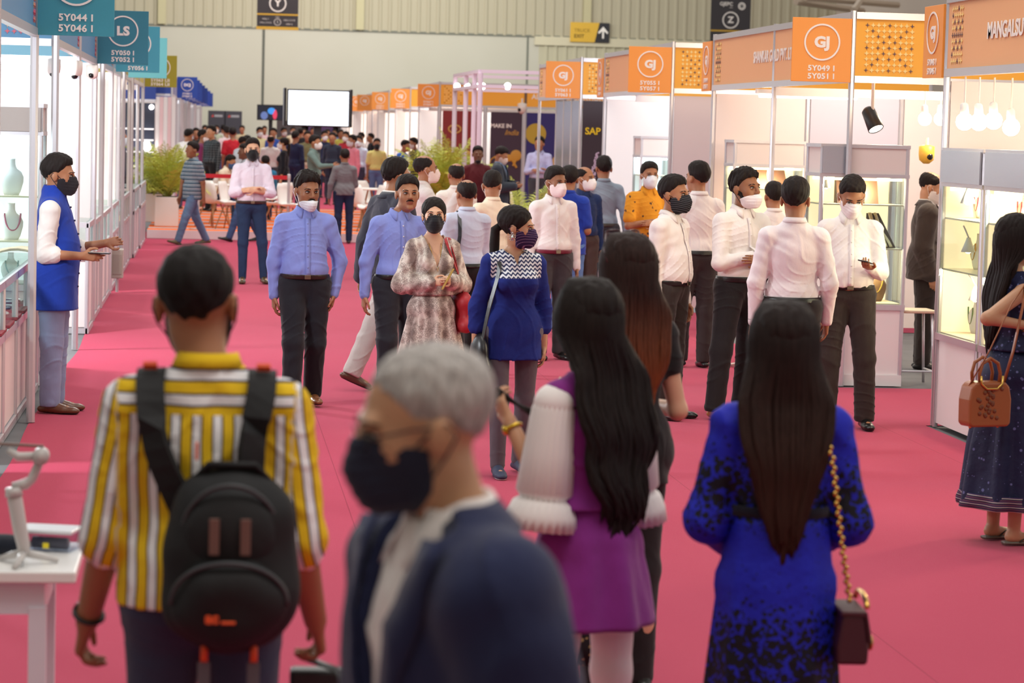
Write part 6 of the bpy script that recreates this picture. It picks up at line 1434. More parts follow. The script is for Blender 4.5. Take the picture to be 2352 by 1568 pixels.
# navy kurta woman
MATS['kurta'] = kurta_mat()
def earring(i):
    c = i['HW'](-.088, .008, -.058); m = MB(); m.ball(c, (.008, .016, .018), 12, 8)
    for a in range(10): m.ball(c+i['Hm']@V3((0, .017*math.cos(a*.628), .019*math.sin(a*.628))), .004, 6, 4)
    m.ball(c+V3((0, 0, .026)), .006, 8, 6); m.build('earring', mat('silver', (200, 198, 196), .25, 1), i['root'], smooth=True)
g_ = NT('plum_striped_mask', rough=.85); a_ = g_.xyz(); f_ = g_.math('FRACT', g_.math('MULTIPLY', g_.math('ADD', a_[2], g_.math('MULTIPLY', a_[1], .8)), 70)); g_.color(g_.mix(g_.math('GREATER_THAN', f_, .86), (52, 36, 74), (150, 120, 150))); MATS['plum'] = g_.m
i_ = who('woman in navy kurta with patterned yoke, looking right, grey trousers', 1168, 1092, 478, 10, hx=1200, fem=True, skin='l', shirt=S_(MATS['kurta'], name='kurta', sleeve='34', tuck=False, z=.76, flare=.03, collar=False, g=.014, vneck=(.11, .035), neck_r=.075), pants=('slim', cloth((92, 84, 92))), mask=(MATS['plum'],), hair='pony', slim=.92, head=(62, 6, 0),
    arms=(((.22, .1, -1), (.0, -.1, -1)), ((.28, .05, -1), (.05, -.12, -1))), legs=(((0, .08, -1), (0, .25, -1)), ((0, -.20, -1), (0, -.02, -1))), shoes=((50, 56, 80), 'sneaker'), extra=earring, wide=1.08)
b2 = held('sling_bag', 'black sling bag hanging at the hip of the navy kurta woman', 'bag', i_); U = i_['U']; c = U(-.225, -.02, .80); P, Q = surface([ell(c, (.05, .11, .12), k=.03), cap(c+V3((0, -.08, -.08)), c+V3((0, .08, -.08)), .05, .05, k=.04)], .008); mesh_obj('bag_body', P, Q, leather((26, 24, 26)), b2)
strap_mesh(i_, [c+V3((0, -.06, .08)), U(-.19, -.10, 1.10), U(-.125, -.085, 1.34), U(-.115, .015, 1.45), U(-.13, .09, 1.34), U(-.20, .10, 1.10), c+V3((0, .07, .08))], .026, leather((26, 24, 26)), 'strap', b2)
def strap1(i): strap_mesh(i, [i['U'](.14, .10, 1.05), i['U'](.11, .135, 1.25), i['U'](.09, .03, 1.47), i['U'](.10, -.10, 1.30), i['U'](.15, -.10, 1.05)], .03, leather((40, 40, 46)), 'bag_strap', i['root'])
who('balding man in pale blue shirt seen from behind with a dark bag strap', 1062, 862, 414, 196, hx=1047, skin='m', hair='bald', shirt=S_(cloth((200, 206, 226))), pants=('dress', BKT), belt=BLKL, extra=strap1, legs=('rears', 'fwds'), arms=('down', 'fore'))
who('man in cream shirt bending his masked face to the left', 1120, 815, 397, 212, hx=1100, skin='m', hair='short', shirt=S_(cloth((240, 222, 198))), pants=('dress', BKT), belt=BLKL, mask=((238, 228, 222),), head=(-50, 14, 0), arms=('hold', 'down'))
who('man with thinning hair and white shirt behind the bald headed pair', 1040, 742, 378, 190, skin='m', hair='bald', shirt=S_(cloth((232, 224, 216))), pants=('dress', BKT))
who('man in white shirt and white mask with dark grey trousers, looking right', 1262, 826, 388, 14, hx=1264, skin='d', shirt=S_(WS, placket=True), pants=('dress', cloth((64, 60, 64))), mask=((244, 228, 226),), head=(20, 6, 0), arms=(((.18, -.02, -1), (.04, -.15, -1)), 'down'), belt=(110, 30, 50))
who('man in bright blue polo shirt half hidden behind the white masked man', 1298, 770, 386, 150, hx=1290, skin='m', shirt=S_(cloth((34, 62, 164)), sleeve='short', tuck=False), pants=('jeans', denim((90, 120, 170))), head=(30, 0, 0), glasses=(30, 28, 30), arms=('down', 'hold'))
who('man in dark navy shirt with white mask, left of the grey shirt man', 1332, 745, 386, 20, hx=1338, skin='m', shirt=S_(cloth((30, 48, 92))), pants=('dress', cloth((78, 62, 58))), mask=((240, 236, 238),), hair='bald', head=(30, 0, 0))
who('man in grey blue shirt seen from behind near the silver panels', 1378, 716, 362, 182, hx=1385, skin='m', shirt=S_(cloth((138, 150, 164))), pants=('dress', cloth((52, 50, 56))), belt=(60, 50, 44), legs=('fwds', 'rears'), arms=(((.2, .05, -1), (.12, .05, -1)), ((.3, .15, -1), (.1, -.05, -1))))
who('man in mustard printed shirt with folded arms and white mask', 1480, 765, 377, 8, hx=1484, skin='m', shirt=S_(motif_mat('mustard_print', (222, 150, 46), (90, 62, 50)), sleeve='short'), pants=('jeans', cloth((70, 76, 70))), mask=((232, 236, 244),), arms=('cross', 'crossb'), watch=(1, (40, 36, 34)))
g_ = NT('black_striped_mask', rough=.85); a_ = g_.xyz(); f_ = g_.math('FRACT', g_.math('MULTIPLY', g_.math('ADD', a_[2], g_.math('MULTIPLY', a_[0], .35)), 75)); g_.color(g_.mix(g_.math('GREATER_THAN', f_, .86), (32, 32, 36), (110, 110, 116))); MATS['bstripe'] = g_.m
who('man in white shirt with black striped mask, arms down, facing right', 1528, 962, 410, 52, hx=1534, skin='m', shirt=S_(WS, placket=True), pants=('dress', cloth((50, 42, 40))), belt=BLKL, mask=(MATS['bstripe'],), hair='short', beard=True, arms=(((.1, .0, -1), (.0, -.2, -1)), ((.12, .08, -1), (.0, -.22, -1))), belly=.05)
who('man in white shirt with his back turned at the pale pink partition', 1592, 846, 377, 190, hx=1584, skin='m', shirt=S_(WS), pants=('dress', cloth((50, 42, 42))), belt=BLKL, arms=(('down'), ((.22, .06, -1), (-.02, -.2, -1))), legs=('fwds', 'stand'), head=(20, 0, 0))
who('man with folded arms, mask below his nose and tan shoes', 1690, 962, 393, 22, hx=1704, skin='d', shirt=S_(WS, placket=True), pants=('dress', cloth((34, 30, 32))), belt=BLKL, shoes=(168, 116, 52), mask=((240, 232, 234), .040, (30, 30, 34)), hair='wavy', beard=True, arms=('cross', 'crossb'), legs=(((.04, .1, -1), (0, .12, -1)), ((.16, -.05, -1), (.10, 0, -1))), head=(16, -2, 0))
who('man in white shirt holding a phone to his ear, facing the showcase', 1765, 838, 424, 186, hx=1782, skin='m', shirt=S_(WS), pants=('dress', cloth((44, 38, 38))), belt=BLKL, arms=(((.65, -.30, -.5), (-.55, -.1, 1)), 'hold'), hair='short')
i_ = who('man in white shirt and black watch with his back to the camera', 1806, 1044, 417, 176, hx=1840, skin='m', shirt=S_(cloth((238, 226, 228))), pants=('dress', cloth((40, 34, 36))), belt=BLKL, hair='short', arms=(((.24, .05, -1), (.02, -.03, -1)), ((.24, .1, -1), (.0, -.32, -1))), watch=(1, (24, 22, 22)), head=(-14, 0, 0), palm=((0, 1, 0), None), hands=(.25, .4))
i_ = who('man in white shirt reading his phone beside the large warm showcase', 1936, 985, 408, -8, hx=1925, skin='m', shirt=S_(WS, placket=True), pants=('dress', cloth((50, 40, 38))), belt=BLKL, mask=((244, 236, 236),), hair='short', arms=(((.18, -.25, -1), (-.42, -.95, .16)), ((.12, .05, -1), (.0, -.2, -1))), head=(6, 30, 0), belly=.07, palm=((0, 0, 1), None), legs=(((.10, 0, -1), (.04, .02, -1)), ((.06, 0, -1), (.02, .02, -1))))
phone_in(i_, 1, 'dark phone held by the man reading beside the large showcase')
def suitband(i): 
    b = band(i, 1.30, cloth((206, 196, 186)), 'chest_band', rx=.172, ry=.13, h=.03)
who('balding man in a dark patterned suit standing between the two right showcases', 2118, 850, 398, 78, hx=2135, skin='l', hair='bald', shirt=S_(cloth((214, 208, 200))), pants=('dress', cloth((48, 40, 38))), mask=((240, 232, 226),), head=(0, 24, 0), arms=('down', ((.1, .12, -1), (-.02, -.3, -1))), jacket=blazer(cloth((66, 58, 54))), extra=suitband)
who('young man with folded arms, black mask and dark jeans standing on the carpet', 574, 652, 322, 6, hx=586, skin='f', shirt=S_(cloth((222, 212, 228)), sleeve='roll', placket=True), pants=('slim', denim((40, 56, 84))), belt=(56, 34, 28), mask=((26, 26, 30),), shoes=(70, 54, 30), arms=('cross', 'crossb'), hair='short', vox=.007, legs=('wide', 'stand'))
MATS['polo'] = hstripe_mat('polo_stripes', [(0, (62, 84, 104)), (.45, (150, 160, 168)), (.6, (96, 116, 132)), (.85, (196, 196, 196))], .062)
i_ = who('man in blue and grey striped shirt walking left past the palm', 440, 563, 320, -60, hx=432, skin='d', shirt=S_(MATS['polo'], sleeve='short', tuck=False, z=.80), pants=('jeans', denim((92, 112, 140))), shoes=((96, 84, 60), 'sneaker'), legs=('longf', 'longb'), arms=('back', ((.1, -.3, -1), (0, -.2, -1))), hair='short', vox=.009)
who('man in pale shirt walking behind the arms-crossed young man', 560, 556, 326, -70, hx=552, skin='b', shirt=S_(cloth((190, 196, 206)), sleeve='short', tuck=False), pants=('jeans', denim((64, 84, 120))), legs=('longf', 'longb'), arms=('back', 'down'), hair='wavy', vox=.009)
who('man in grey shirt and jeans seen from behind in front of the platform', 788, 560, 345, 186, hx=788, skin='m', shirt=S_(cloth((118, 116, 120)), tuck=False, z=.9), pants=('jeans', denim((40, 52, 78))), arms=('wide', 'phone'), vox=.009)
PLZ = PZ+.005
far('man in grey green shirt with white mask reaching to his right', 722, 47.5, 1.66, 70, z=PLZ, skin='m', shirt=S_(cloth((100, 120, 116)), sleeve='long'), pants=('jeans', denim((60, 66, 90))), mask=((220, 214, 214),), arms=('down', 'reach'))
SITL = dict(legs=('sit', 'sit'))
def seat_fix(i): i['root'].location.z += 0
far('seated man in cream shirt and blue mask leaning forward', 508, 49.9, 1.66, 60, z=PLZ, skin='m', shirt=S_(cloth((236, 220, 196)), tuck=False, z=.9), pants=('jeans', denim((44, 58, 86))), mask=((62, 92, 140),), arms=('lap', 'lap'), lean=.30, **SITL)
far('seated man in teal shirt seen from behind', 614, 50.6, 1.62, 190, z=PLZ, skin='m', shirt=S_(cloth((44, 116, 156)), tuck=False, z=.9), pants=('jeans', denim((44, 58, 86))), arms=('lap', 'lap'), lean=.2, **SITL)
# right of centre, behind the lounge
far('man in maroon sweater facing the camera by the canopy frame', 1098, 42.3, 1.72, 0, skin='b', shirt=S_(cloth((92, 34, 40)), tuck=False, collar=False), pants=('jeans', denim((60, 60, 70))), mask=((26, 24, 26), .085), vox=.009)
far('man in dark blazer looking down at his phone near the posters', 1150, 41.8, 1.73, 70, skin='m', shirt=S_(cloth((110, 140, 180))), pants=('jeans', denim((110, 128, 150))), mask=((216, 190, 180),), head=(0, 26, 0), jacket=blazer(cloth((52, 58, 68))), arms=('phone', 'phone'), vox=.009)
far('man in lilac shirt with folded arms by the blue poster', 1240, 48, 1.74, -8, skin='m', shirt=S_(cloth((176, 176, 214))), pants=('dress', cloth((60, 60, 70))), arms=('cross', 'crossb'), head=(-20, 0, 0), vox=.01)
# ---------------------------------------------------------------- far crowd
def crowd(rows):
    for (lb, px, Y, hy, face, sc, pc, sk, mk, kw) in rows:
        h = min(1.86, max(1.5, at(px, hy, Y).z)); d = dict(skin=sk, shirt=S_(cloth(sc) if not isinstance(sc, bpy.types.Material) else sc, tuck=kw.pop('tuck', True), sleeve=kw.pop('sl', 'long'), collar=False), pants=('jeans', cloth(pc)), group='people crowding the far end of the aisle'); d.update(kw)
        if mk: d['mask'] = (mk,)
        far(lb, px, Y, h, face, **d)
W_, K_, N_ = (236, 230, 226), (30, 30, 34), (34, 40, 70)
crowd([
 ('man in yellow shirt and black mask standing alone past the television', 866, 62, 320, 0, (222, 208, 128), (96, 120, 160), 'm', (30, 30, 34), dict(sl='short', vox=.012)),
 ('man in pink shirt left of the yellow shirt man', 810, 60, 312, -60, (232, 140, 158), (60, 60, 70), 'm', (214, 214, 220), dict(vox=.012)),
 ('man in pale blue shirt and mask beside the pink shirt man', 824, 64, 313, -20, (206, 216, 236), (60, 60, 80), 'm', (226, 230, 236), dict(vox=.012)),
 ('man in vivid blue shirt bent over a counter on the right', 918, 60, 322, 60, (52, 110, 206), (50, 60, 90), 'm', None, dict(lean=.2, vox=.012)),
 ('man in navy shirt leaning at the counter next to the vivid blue one', 957, 62, 318, -70, (28, 34, 62), K_, 'm', (220, 214, 210), dict(lean=.1, vox=.012)),
 ('woman dressed in black with long hair left of the television pole', 652, 58, 318, -100, (22, 24, 34), (22, 24, 34), 'l', (226, 222, 222), dict(fem=True, hair='pony', sl='34', vox=.012)),
 ('man in navy suit between the black dressed woman and the pole', 678, 64, 303, 150, (30, 36, 66), N_, 'm', None, dict(vox=.012)),
 ('man in pale grey t-shirt seen from behind, left of the black dressed woman', 622, 62, 312, 170, (214, 206, 202), (60, 64, 74), 'm', None, dict(sl='short', hair='bald', vox=.012)),
 ('man in olive shirt with a badge left of the television pole', 706, 68, 303, 10, (104, 98, 66), (196, 182, 156), 'm', None, dict(vox=.013)),
 ('man in dark suit right of the television pole', 764, 66, 306, -20, (40, 46, 62), (40, 46, 62), 'm', None, dict(vox=.013)),
 ('man in navy suit just behind the television pole', 745, 72, 302, 20, (34, 44, 74), (34, 44, 74), 'm', (230, 226, 226), dict(vox=.013)),
 ('man in red shirt with his back turned, in the crowd under the blue signs', 534, 66, 289, 186, (186, 36, 50), (50, 50, 60), 'm', None, dict(sl='short', vox=.013)),
 ('man in plum sweater in the crowd behind the striped shirt man', 465, 58, 300, 80, (122, 48, 92), (90, 96, 70), 'm', (230, 224, 224), dict(vox=.012)),
 ('man in dark check shirt behind the striped shirt man', 486, 55, 307, -50, check_mat('dark_check', (46, 52, 58), (96, 104, 108), .05), K_, 'l', None, dict(vox=.012)),
 ('man in white shirt bending near the left booths', 425, 56, 312, 160, W_, (70, 80, 110), 'm', None, dict(lean=.25, vox=.012)),
 ('man in black shirt looking down at the far left booths', 436, 66, 298, -30, K_, K_, 'm', None, dict()),
 ('man in black t-shirt, second from the pale pillars', 450, 70, 296, 10, (36, 36, 40), K_, 'm', None, dict()),
 ('man in white shirt with pinkish sleeves left of the red shirt man', 520, 74, 288, 200, (236, 214, 216), (70, 80, 120), 'm', None, dict()),
 ('woman in mustard top with white mask right of the red shirt man', 567, 60, 312, -40, (216, 168, 50), (60, 50, 60), 'm', (230, 226, 222), dict(fem=True, hair='pony', vox=.013)),
 ('man in pale yellow shirt under the small television', 596, 76, 292, 20, (226, 220, 170), (70, 70, 80), 'm', (230, 226, 226), dict()),
 ('man in blue shirt under the small television', 628, 74, 296, -20, (52, 88, 170), (50, 54, 70), 'm', None, dict()),
 ('man in brown shirt right of the small television pole', 651, 84, 293, 30, (134, 112, 64), (60, 54, 50), 'm', (224, 218, 214), dict()),
 ('man in grey shirt far behind the red shirt man', 480, 84, 290, 160, (120, 120, 124), K_, 'm', None, dict()),
 ('man in black jacket far behind the plum sweater man', 470, 90, 289, 20, K_, K_, 'm', None, dict()),
 ('man in pale green shirt by the charcoal notice boards', 497, 96, 289, 0, (178, 190, 166), (60, 60, 64), 'm', (228, 224, 220), dict()),
 ('man in white shirt below the notice board nearer the television', 512, 100, 288, 170, W_, (60, 60, 70), 'm', None, dict()),
 ('man with a beige shirt between the notice boards and small television', 556, 96, 288, -10, (200, 186, 150), (70, 64, 60), 'm', None, dict()),
 ('man in pale pink shirt under the small television, farthest back', 607, 98, 290, 10, (226, 196, 200), (60, 60, 70), 'm', None, dict()),
 ('man in dark shirt far behind the olive shirt man', 690, 88, 296, 180, (44, 42, 48), K_, 'm', None, dict()),
 ('man in white shirt behind the olive shirt man', 698, 96, 296, 0, W_, (60, 60, 70), 'm', None, dict()),
 ('man in cream shirt deep in the crowd left of the pole', 672, 98, 293, 20, (228, 214, 186), (70, 64, 60), 'm', (226, 220, 216), dict()),
 ('man in yellow shirt deep in the crowd right of the pole', 752, 90, 298, 0, (206, 186, 60), (60, 60, 64), 'm', None, dict()),
 ('man in crimson shirt behind the pink shirt man', 795, 72, 304, -30, (170, 40, 54), (50, 50, 60), 'm', (230, 226, 226), dict()),
 ('man in yellow green shirt right of the dark suits', 782, 84, 299, 20, (196, 190, 90), (60, 60, 64), 'm', None, dict()),
 ('man in white shirt near the far right booths', 830, 78, 306, -60, W_, (60, 64, 90), 'm', None, dict()),
 ('man in black shirt at the entrance of a far right booth', 852, 80, 308, -80, K_, K_, 'm', None, dict()),
 ('man in grey suit deep in the crowd behind the television pole', 718, 104, 294, 10, (90, 92, 100), K_, 'm', None, dict()),
 ('man in blue shirt deep in the crowd right of the television pole', 768, 100, 298, -10, (90, 120, 180), (50, 54, 70), 'm', (228, 226, 226), dict()),
 ('man in dark clothes inside the far left booth', 274, 44.9, 300, 70, (34, 36, 54), (30, 32, 46), 'm', (200, 206, 214), dict(vox=.012)),
 ('man in white shirt crouching low before the seated men', 545, 56, 330, 120, (200, 206, 216), (60, 70, 100), 'd', (210, 216, 226), dict(lean=.2, vox=.012)),
])
# ---------------------------------------------------------------- foreground people
MATS['ystripe'] = striped_shirt_mat()
Y1 = 6.0; L = Vector((at(470, 1300, Y1).x, Y1, .01))
i_ = person('man in yellow, white and navy striped shirt seen from behind, wearing a black backpack', L, math.radians(178), h=1.75, vox=.0055, skin='m', hair='crop', hairc=(22, 19, 19), shirt=S_(MATS['ystripe'], attr=True, sleeve='roll', roll=.07, tuck=False, z=.93, g=.014), pants=('slim', cloth((54, 58, 82))), wide=1.03, hoff=(.030, 0, 0),
    arms=(((.17, .02, -1), (.24, -.50, -1)), ((.15, .08, -1), (.20, -.60, -1))), head=(-6, 4, 2), hands=(.75, .9), watch=(1, (28, 28, 30)), mask=((40, 40, 46),), eyes=False)
U, k = i_['U'], i_['k']
bp = held('backpack', 'black backpack with orange accents on the striped shirt man', 'backpack', i_)
BK1 = NT('backpack_black', rough=.7, spec=.3); BK1.color(BK1.mix(BK1.noise(6, 3), (22, 22, 24), (38, 38, 40))); BK1.bump(BK1.noise(30, 3), .3, .006); BKM = BK1.m; OR_ = mat('accent_orange', (226, 84, 36), .6)
xo = -.065
def bpost_(D, X, Y, Z): return D+.004*np.sin(Z*38+X*12)*np.sin(X*26)
P, Q = surface([cap(U(xo-.05, .195, 1.17), U(xo+.05, .195, 1.17), .072, .072, k=.06), cap(U(xo-.065, .20, .965), U(xo+.065, .20, .965), .082, .082, k=.06), ell(U(xo, .20, 1.06), (.150, .105, .21), k=.05)], .007, post=bpost_); mesh_obj('pack_body', P, Q, BKM, bp)
P, Q = surface([cap(U(xo-.04, .295, 1.02), U(xo+.04, .295, 1.02), .045, .045, k=.05), ell(U(xo, .27, .975), (.130, .075, .10), k=.04)], .006, post=bpost_); mesh_obj('front_pocket', P, Q, BKM, bp)
P, Q = surface([ell(U(xo, .268, 1.13), (.10, .045, .10), k=.04)], .006); mesh_obj('upper_pocket', P, Q, BKM, bp)
for (rx, rz, z0, y, a0) in ((.112, .14, 1.10, .300, 0), (.128, .10, .975, .340, 0)):
    MB().tube([U(xo+rx*math.cos(t), y-.045*abs(math.cos(t))**2, z0+rz*math.sin(t)) for t in np.linspace(.0, math.pi, 24)], .0055, 6).build('zip', mat('zip_grey', (58, 60, 64), .5), bp, smooth=True)
for s in (1, -1): MB().box(-.011, .011, -.004, .004, -.06, .02).xform(Matrix.Translation(U(xo+s*.034, .322, 1.15))).build('zip_pull', mat('pull_grey', (110, 78, 70), .6), bp, bevel=.002)
MB().tube([U(xo-.085, .20, 1.235), U(xo-.05, .225, 1.275), U(xo+.05, .225, 1.275), U(xo+.085, .20, 1.235)], [.012, .015, .015, .012], 10, flat=.6).build('top_handle', BKM, bp, smooth=True)
for (x, y, z, w_, h_) in ((xo-.03, .338, 1.02, .024, .003), (xo-.0, .345, .945, .032, .003), (xo+.145, .19, 1.00, .012, .022), (xo+.08, .18, 1.30, .007, .02)): MB().box(-w_/2, w_/2, -.005, .005, -h_, h_).xform(Matrix.Translation(U(x, y, z))).build('orange_tab', OR_, bp, bevel=.002)
text('logo_lettering', 'ac', .032, OR_, bp, tuple(U(xo+.035, .350, .955)), rot=(math.pi/2, 0, math.pi), bold=.002)
for s in (1, -1):
    st_ = strap_mesh(i_, [U(s*.075+xo*.5, .14, 1.16), U(s*.105, .150, 1.30), U(s*.125, .10, 1.425), U(s*.125, .01, 1.462), U(s*.125, -.085, 1.38), U(s*.13, -.125, 1.22), U(s*.16, -.06, 1.04), U(s*.15, .08, .98)], .064, BKM, 'shoulder_strap', bp, th=.016)
    MB().box(-.016, .016, -.006, .006, -.009, .009).xform(Matrix.Translation(U(s*.128, .055, 1.478)) @ Matrix.Rotation(-.8, 4, 'X')).build('orange_tab', OR_, bp, bevel=.002)
    lo = U(xo+s*.055, .22, .885); MB().tube([lo, lo+V3((0, .01, -.05))], .022, 10, flat=.4).build('orange_loop', OR_, bp, smooth=True); MB().box(-.014, .014, -.003, .003, -.15, 0).xform(Matrix.Translation(lo+V3((0, .012, -.05)))).build('hanging_strap', mat('strap_grey', (96, 96, 104), .6), bp)
# camera in right hand
cm = held('camera', 'black camera gripped in the right hand of the striped shirt man', 'camera', i_); w = i_['wri'][-1]+i_['fdir'][-1]*.10; CB = mat('camera_black', (26, 26, 28), .45)
m = MB().box(-.065, .065, -.03, .03, -.10, .01).xform(Matrix.Translation(w+V3((.01, -.05, -.06)))); m.build('body', CB, cm, bevel=.01); m = MB().lathe([(.03, 0), (.042, .01), (.042, .10), (.046, .11), (.046, .15), (.036, .15)], 20).xform(Matrix.Translation(w+V3((.03, -.06, -.12))) @ Matrix.Rotation(math.pi, 4, 'X')); m.build('lens', CB, cm, smooth=True)
m = MB().tube([w+V3((.04, -.02, -.02)), w+V3((-.03, .05, -.03)), w+V3((-.09, .03, -.13))], .018, 6, flat=.3); m.build('strap', CB, cm, smooth=True)
# grey haired man passing close to the camera
Y2 = 3.85; L = Vector((at(1090, 1200, Y2).x, Y2, .01))
i_ = person('grey haired man with glasses and navy mask passing in front, navy blazer', L, math.radians(-72), h=1.73, vox=.005, skin='l', hair='crop', hairc=(118, 114, 112), shirt=S_(cloth((232, 224, 222)), tuck=True), pants=('dress', cloth((40, 42, 56))), mask=((36, 38, 56),), glasses=(34, 30, 30), jacket=blazer(cloth((34, 40, 74)), g=.038), arms=(((.2, .1, -1), (0, -.2, -1)), ((.2, -.1, -1), (0, -.3, -1))), head=(-12, 6, 0), lean=.10, wide=1.04, hsc=.91)
# purple tunic woman
Y3 = 7.5; L = Vector((at(1352, 1200, Y3).x, Y3, .01)); HB = hair_mat((24, 19, 18))
PUR = cloth((132, 44, 132)); g_ = NT('white_pleated', rough=.75); x_ = g_.xyz(); g_.color(g_.mix(g_.noise(5, 2), (236, 228, 226), (248, 242, 240))); g_.b.inputs['Subsurface Weight'].default_value = .0; WPL = g_.m
def purple_extra(i):
    skirt(i, PUR, 1.04, .655, r0=(.128, .105), r1=(.225, .195), nf=7, amp=.012, name='tunic_skirt', hip=.176)
    for s in (1, -1):
        sh, el, wr = i['sh'][s], i['elb'][s], i['wri'][s]; n_ = 26; vs = []; ax = unit(el-sh); a1 = unit(np.cross(ax, (0, 1, .2))); a2 = np.cross(ax, a1); L_ = np.linalg.norm(el-sh)*1.12; rings = [(-.04, .050), (.10, .062), (.5, .070), (.88, .076), (.94, .062), (.98, .080), (1.10, .094), (1.24, .100)]
        for t, r in rings:
            for j in range(n_*2): a = math.pi*j/n_; rr_ = r+(.004 if j % 2 else -.002)*(1+t*1.2); vs.append(sh+ax*L_*t+a1*rr_*math.cos(a)+a2*rr_*math.sin(a))
        m = MB(); m.add(vs, [(q*n_*2+j, q*n_*2+(j+1) % (n_*2), (q+1)*n_*2+(j+1) % (n_*2), (q+1)*n_*2+j) for q in range(len(rings)-1) for j in range(n_*2)]); o = m.build('puff_sleeve', WPL, i['root'], smooth=True); md = o.modifiers.new('s', 'SOLIDIFY'); md.thickness = .003
        P, Q = surface([ell(sh+ax*.01, (.062, .062, .06), k=.02)], .007); mesh_obj('sleeve_head', P, Q, WPL, o)
    long_hair(i, .93, HB, wave=.020, w1=.135, w2=.085, n=170, xoff=-.03, yb=.135)
    long_c = i['wri'][1]+i['fdir'][1]*.09
    m = MB()
    for q in range(7): sh_ = i['U'](.115, .06+.004*q, 1.36); m.tube([i['U'](.09, .08, 1.45), sh_, sh_*.5+long_c*.5+V3((0, 0, -.03-.004*q)), long_c+V3((0, 0, .004*q)), long_c+V3((.01, 0, -.03+.004*q))], .0045, 6)
    m.build('held_lock', HB, i['root'], smooth=True)
i_ = person('woman in purple tunic with white puff sleeves and long wavy black hair, seen from behind', L, math.radians(-152), h=1.60, fem=True, vox=.0055, skin='l', hair='long', shirt=S_(PUR, name='tunic', sleeve='none', collar=False, z=1.03, g=.010, neck_r=.08), pants=('slim', cloth((236, 228, 230)), .80), arms=(((.10, -.02, -1), (.20, -.62, .95)), ((.10, -.1, -1), (-.1, -.9, -.2))), skirted=True, hoff=(.02, 0, 0), hands=(.55, .4), extra=purple_extra, watch=(1, (212, 176, 60)), head=(-10, -2, 0), wide=1.03)
# woman with sunglasses on her head
Y4 = 9.2; L = Vector((at(1432, 1000, Y4).x, Y4, .01)); HBR = hair_mat((34, 24, 22), (150, 74, 34))
def sg(i):
    long_hair(i, .98, HBR, wave=.012, w1=.13, w2=.07, n=150, xoff=.03, seed=4)
    m = MB()
    for s in (1, -1):
        m.tube([i['HW'](s*.036+.026*math.cos(t), -.045+.012*math.sin(t), .130+.008*math.sin(t)) for t in np.linspace(0, 2*math.pi, 15)], .0035, 6); m.tube([i['HW'](s*.064, -.04, .125), i['HW'](s*.094, .02, .07), i['HW'](s*.098, .06, .03)], .0032, 6)
    m.build('sunglasses', mat('tortoise', (70, 34, 40), .25), i['root'], smooth=True)
    dm = motif_mat('dupatta_print', (34, 30, 34), (150, 130, 90), 40, .3); m = MB(); vs = []
    for q in range(13):
        z = 1.05-.075*q
        for j in range(5): vs.append(i['U'](.12+.03*j+.012*math.sin(q*.9+j), .10+.015*math.sin(j*2+q*.5), z))
    m.add(vs, [(q*5+j, q*5+j+1, (q+1)*5+j+1, (q+1)*5+j) for q in range(12) for j in range(4)]); o = m.build('scarf', dm, i['root'], smooth=True); md = o.modifiers.new('s', 'SOLIDIFY'); md.thickness = .004
i_ = person('woman in black top with sunglasses pushed up on her chestnut hair', L, math.radians(-160), h=1.665, fem=True, vox=.006, skin='f', hair='long', hairc=(34, 24, 22), shirt=S_(cloth((30, 28, 30)), sleeve='cap', collar=False, tuck=False, z=.82), pants=('slim', cloth((38, 34, 36))), arms=(((.2, -.25, -1), (-.3, -.9, .1)), ((.24, .08, -1), (.05, -.95, .0))), extra=sg, head=(-6, 0, 0), slim=.95)
# blue dress woman
Y5 = 7.0; L = Vector((at(1786, 1200, Y5).x, Y5, .01)); BD = dots_mat('blue_black_spots', (26, 34, 176), (12, 12, 26), [(.0, .62), (.64, .62), (.74, .38), (.80, .15), (.93, .12), (.98, .38), (1.05, .62), (1.13, .50), (1.20, .22), (1.28, .08)], 46); HB2 = hair_mat((26, 19, 18), (60, 34, 26))
def blue_extra(i):
    skirt(i, BD, 1.12, .10, r0=(.150, .130), r1=(.235, .21), nf=9, amp=.010, hip=.176); band(i, 1.125, cloth((20, 20, 34)), 'waist_belt', rx=.154, ry=.134, h=.016)
    long_hair(i, .98, HB2, wave=.004, w1=.14, w2=.055, n=190, yb=.142)
i_ = person('woman in royal blue dress with black spots and long straight dark hair, seen from behind', L, math.radians(176), h=1.575, fem=True, vox=.0055, skin='l', hair='long', hairc=(26, 19, 18), shirt=S_(BD, name='bodice', sleeve='long', puff=.018, collar=False, z=1.11, tuck=True, g=.012), arms=(((.22, .0, -1), (-.35, -.75, -.35)), ((.22, .0, -1), (-.35, -.75, -.35))), extra=blue_extra, wide=1.06, slim=1.05, skirted=True, shoes=(30, 26, 28))
U = i_['U']; GOLD = mat('gold', (212, 170, 90), .25, 1)
sb = held('chain_bag', 'small burgundy bag on a gold chain at the hip of the blue dress woman', 'bag', i_)
c = U(-.215, .07, .76); m = MB(); m.prism([(-.030, .065), (.030, .065), (.044, -.03), (.042, -.075), (-.042, -.075), (-.044, -.03)], -.095, .095); m.xform(Matrix.Translation(c)); m.build('bag_body', leather((60, 20, 32), .5), sb, bevel=.010)
m = MB(); m.prism([(-.036, .072), (.034, .072), (.036, .060), (-.030, .058), (-.042, -.015), (-.052, -.012)], -.098, .098); m.xform(Matrix.Translation(c)); m.build('flap', leather((66, 22, 34), .55), sb, bevel=.003)
m = MB().ball(c+V3((-.064, .0, -.03)), (.008, .026, .022)); m.build('clasp', GOLD, sb, smooth=True); m = MB().tube([c+V3((-.035+.0, .09*math.cos(t), .08+.03*math.sin(t))) for t in np.linspace(0, math.pi, 12)], .008, 6); m.build('metal_trim', GOLD, sb, smooth=True)
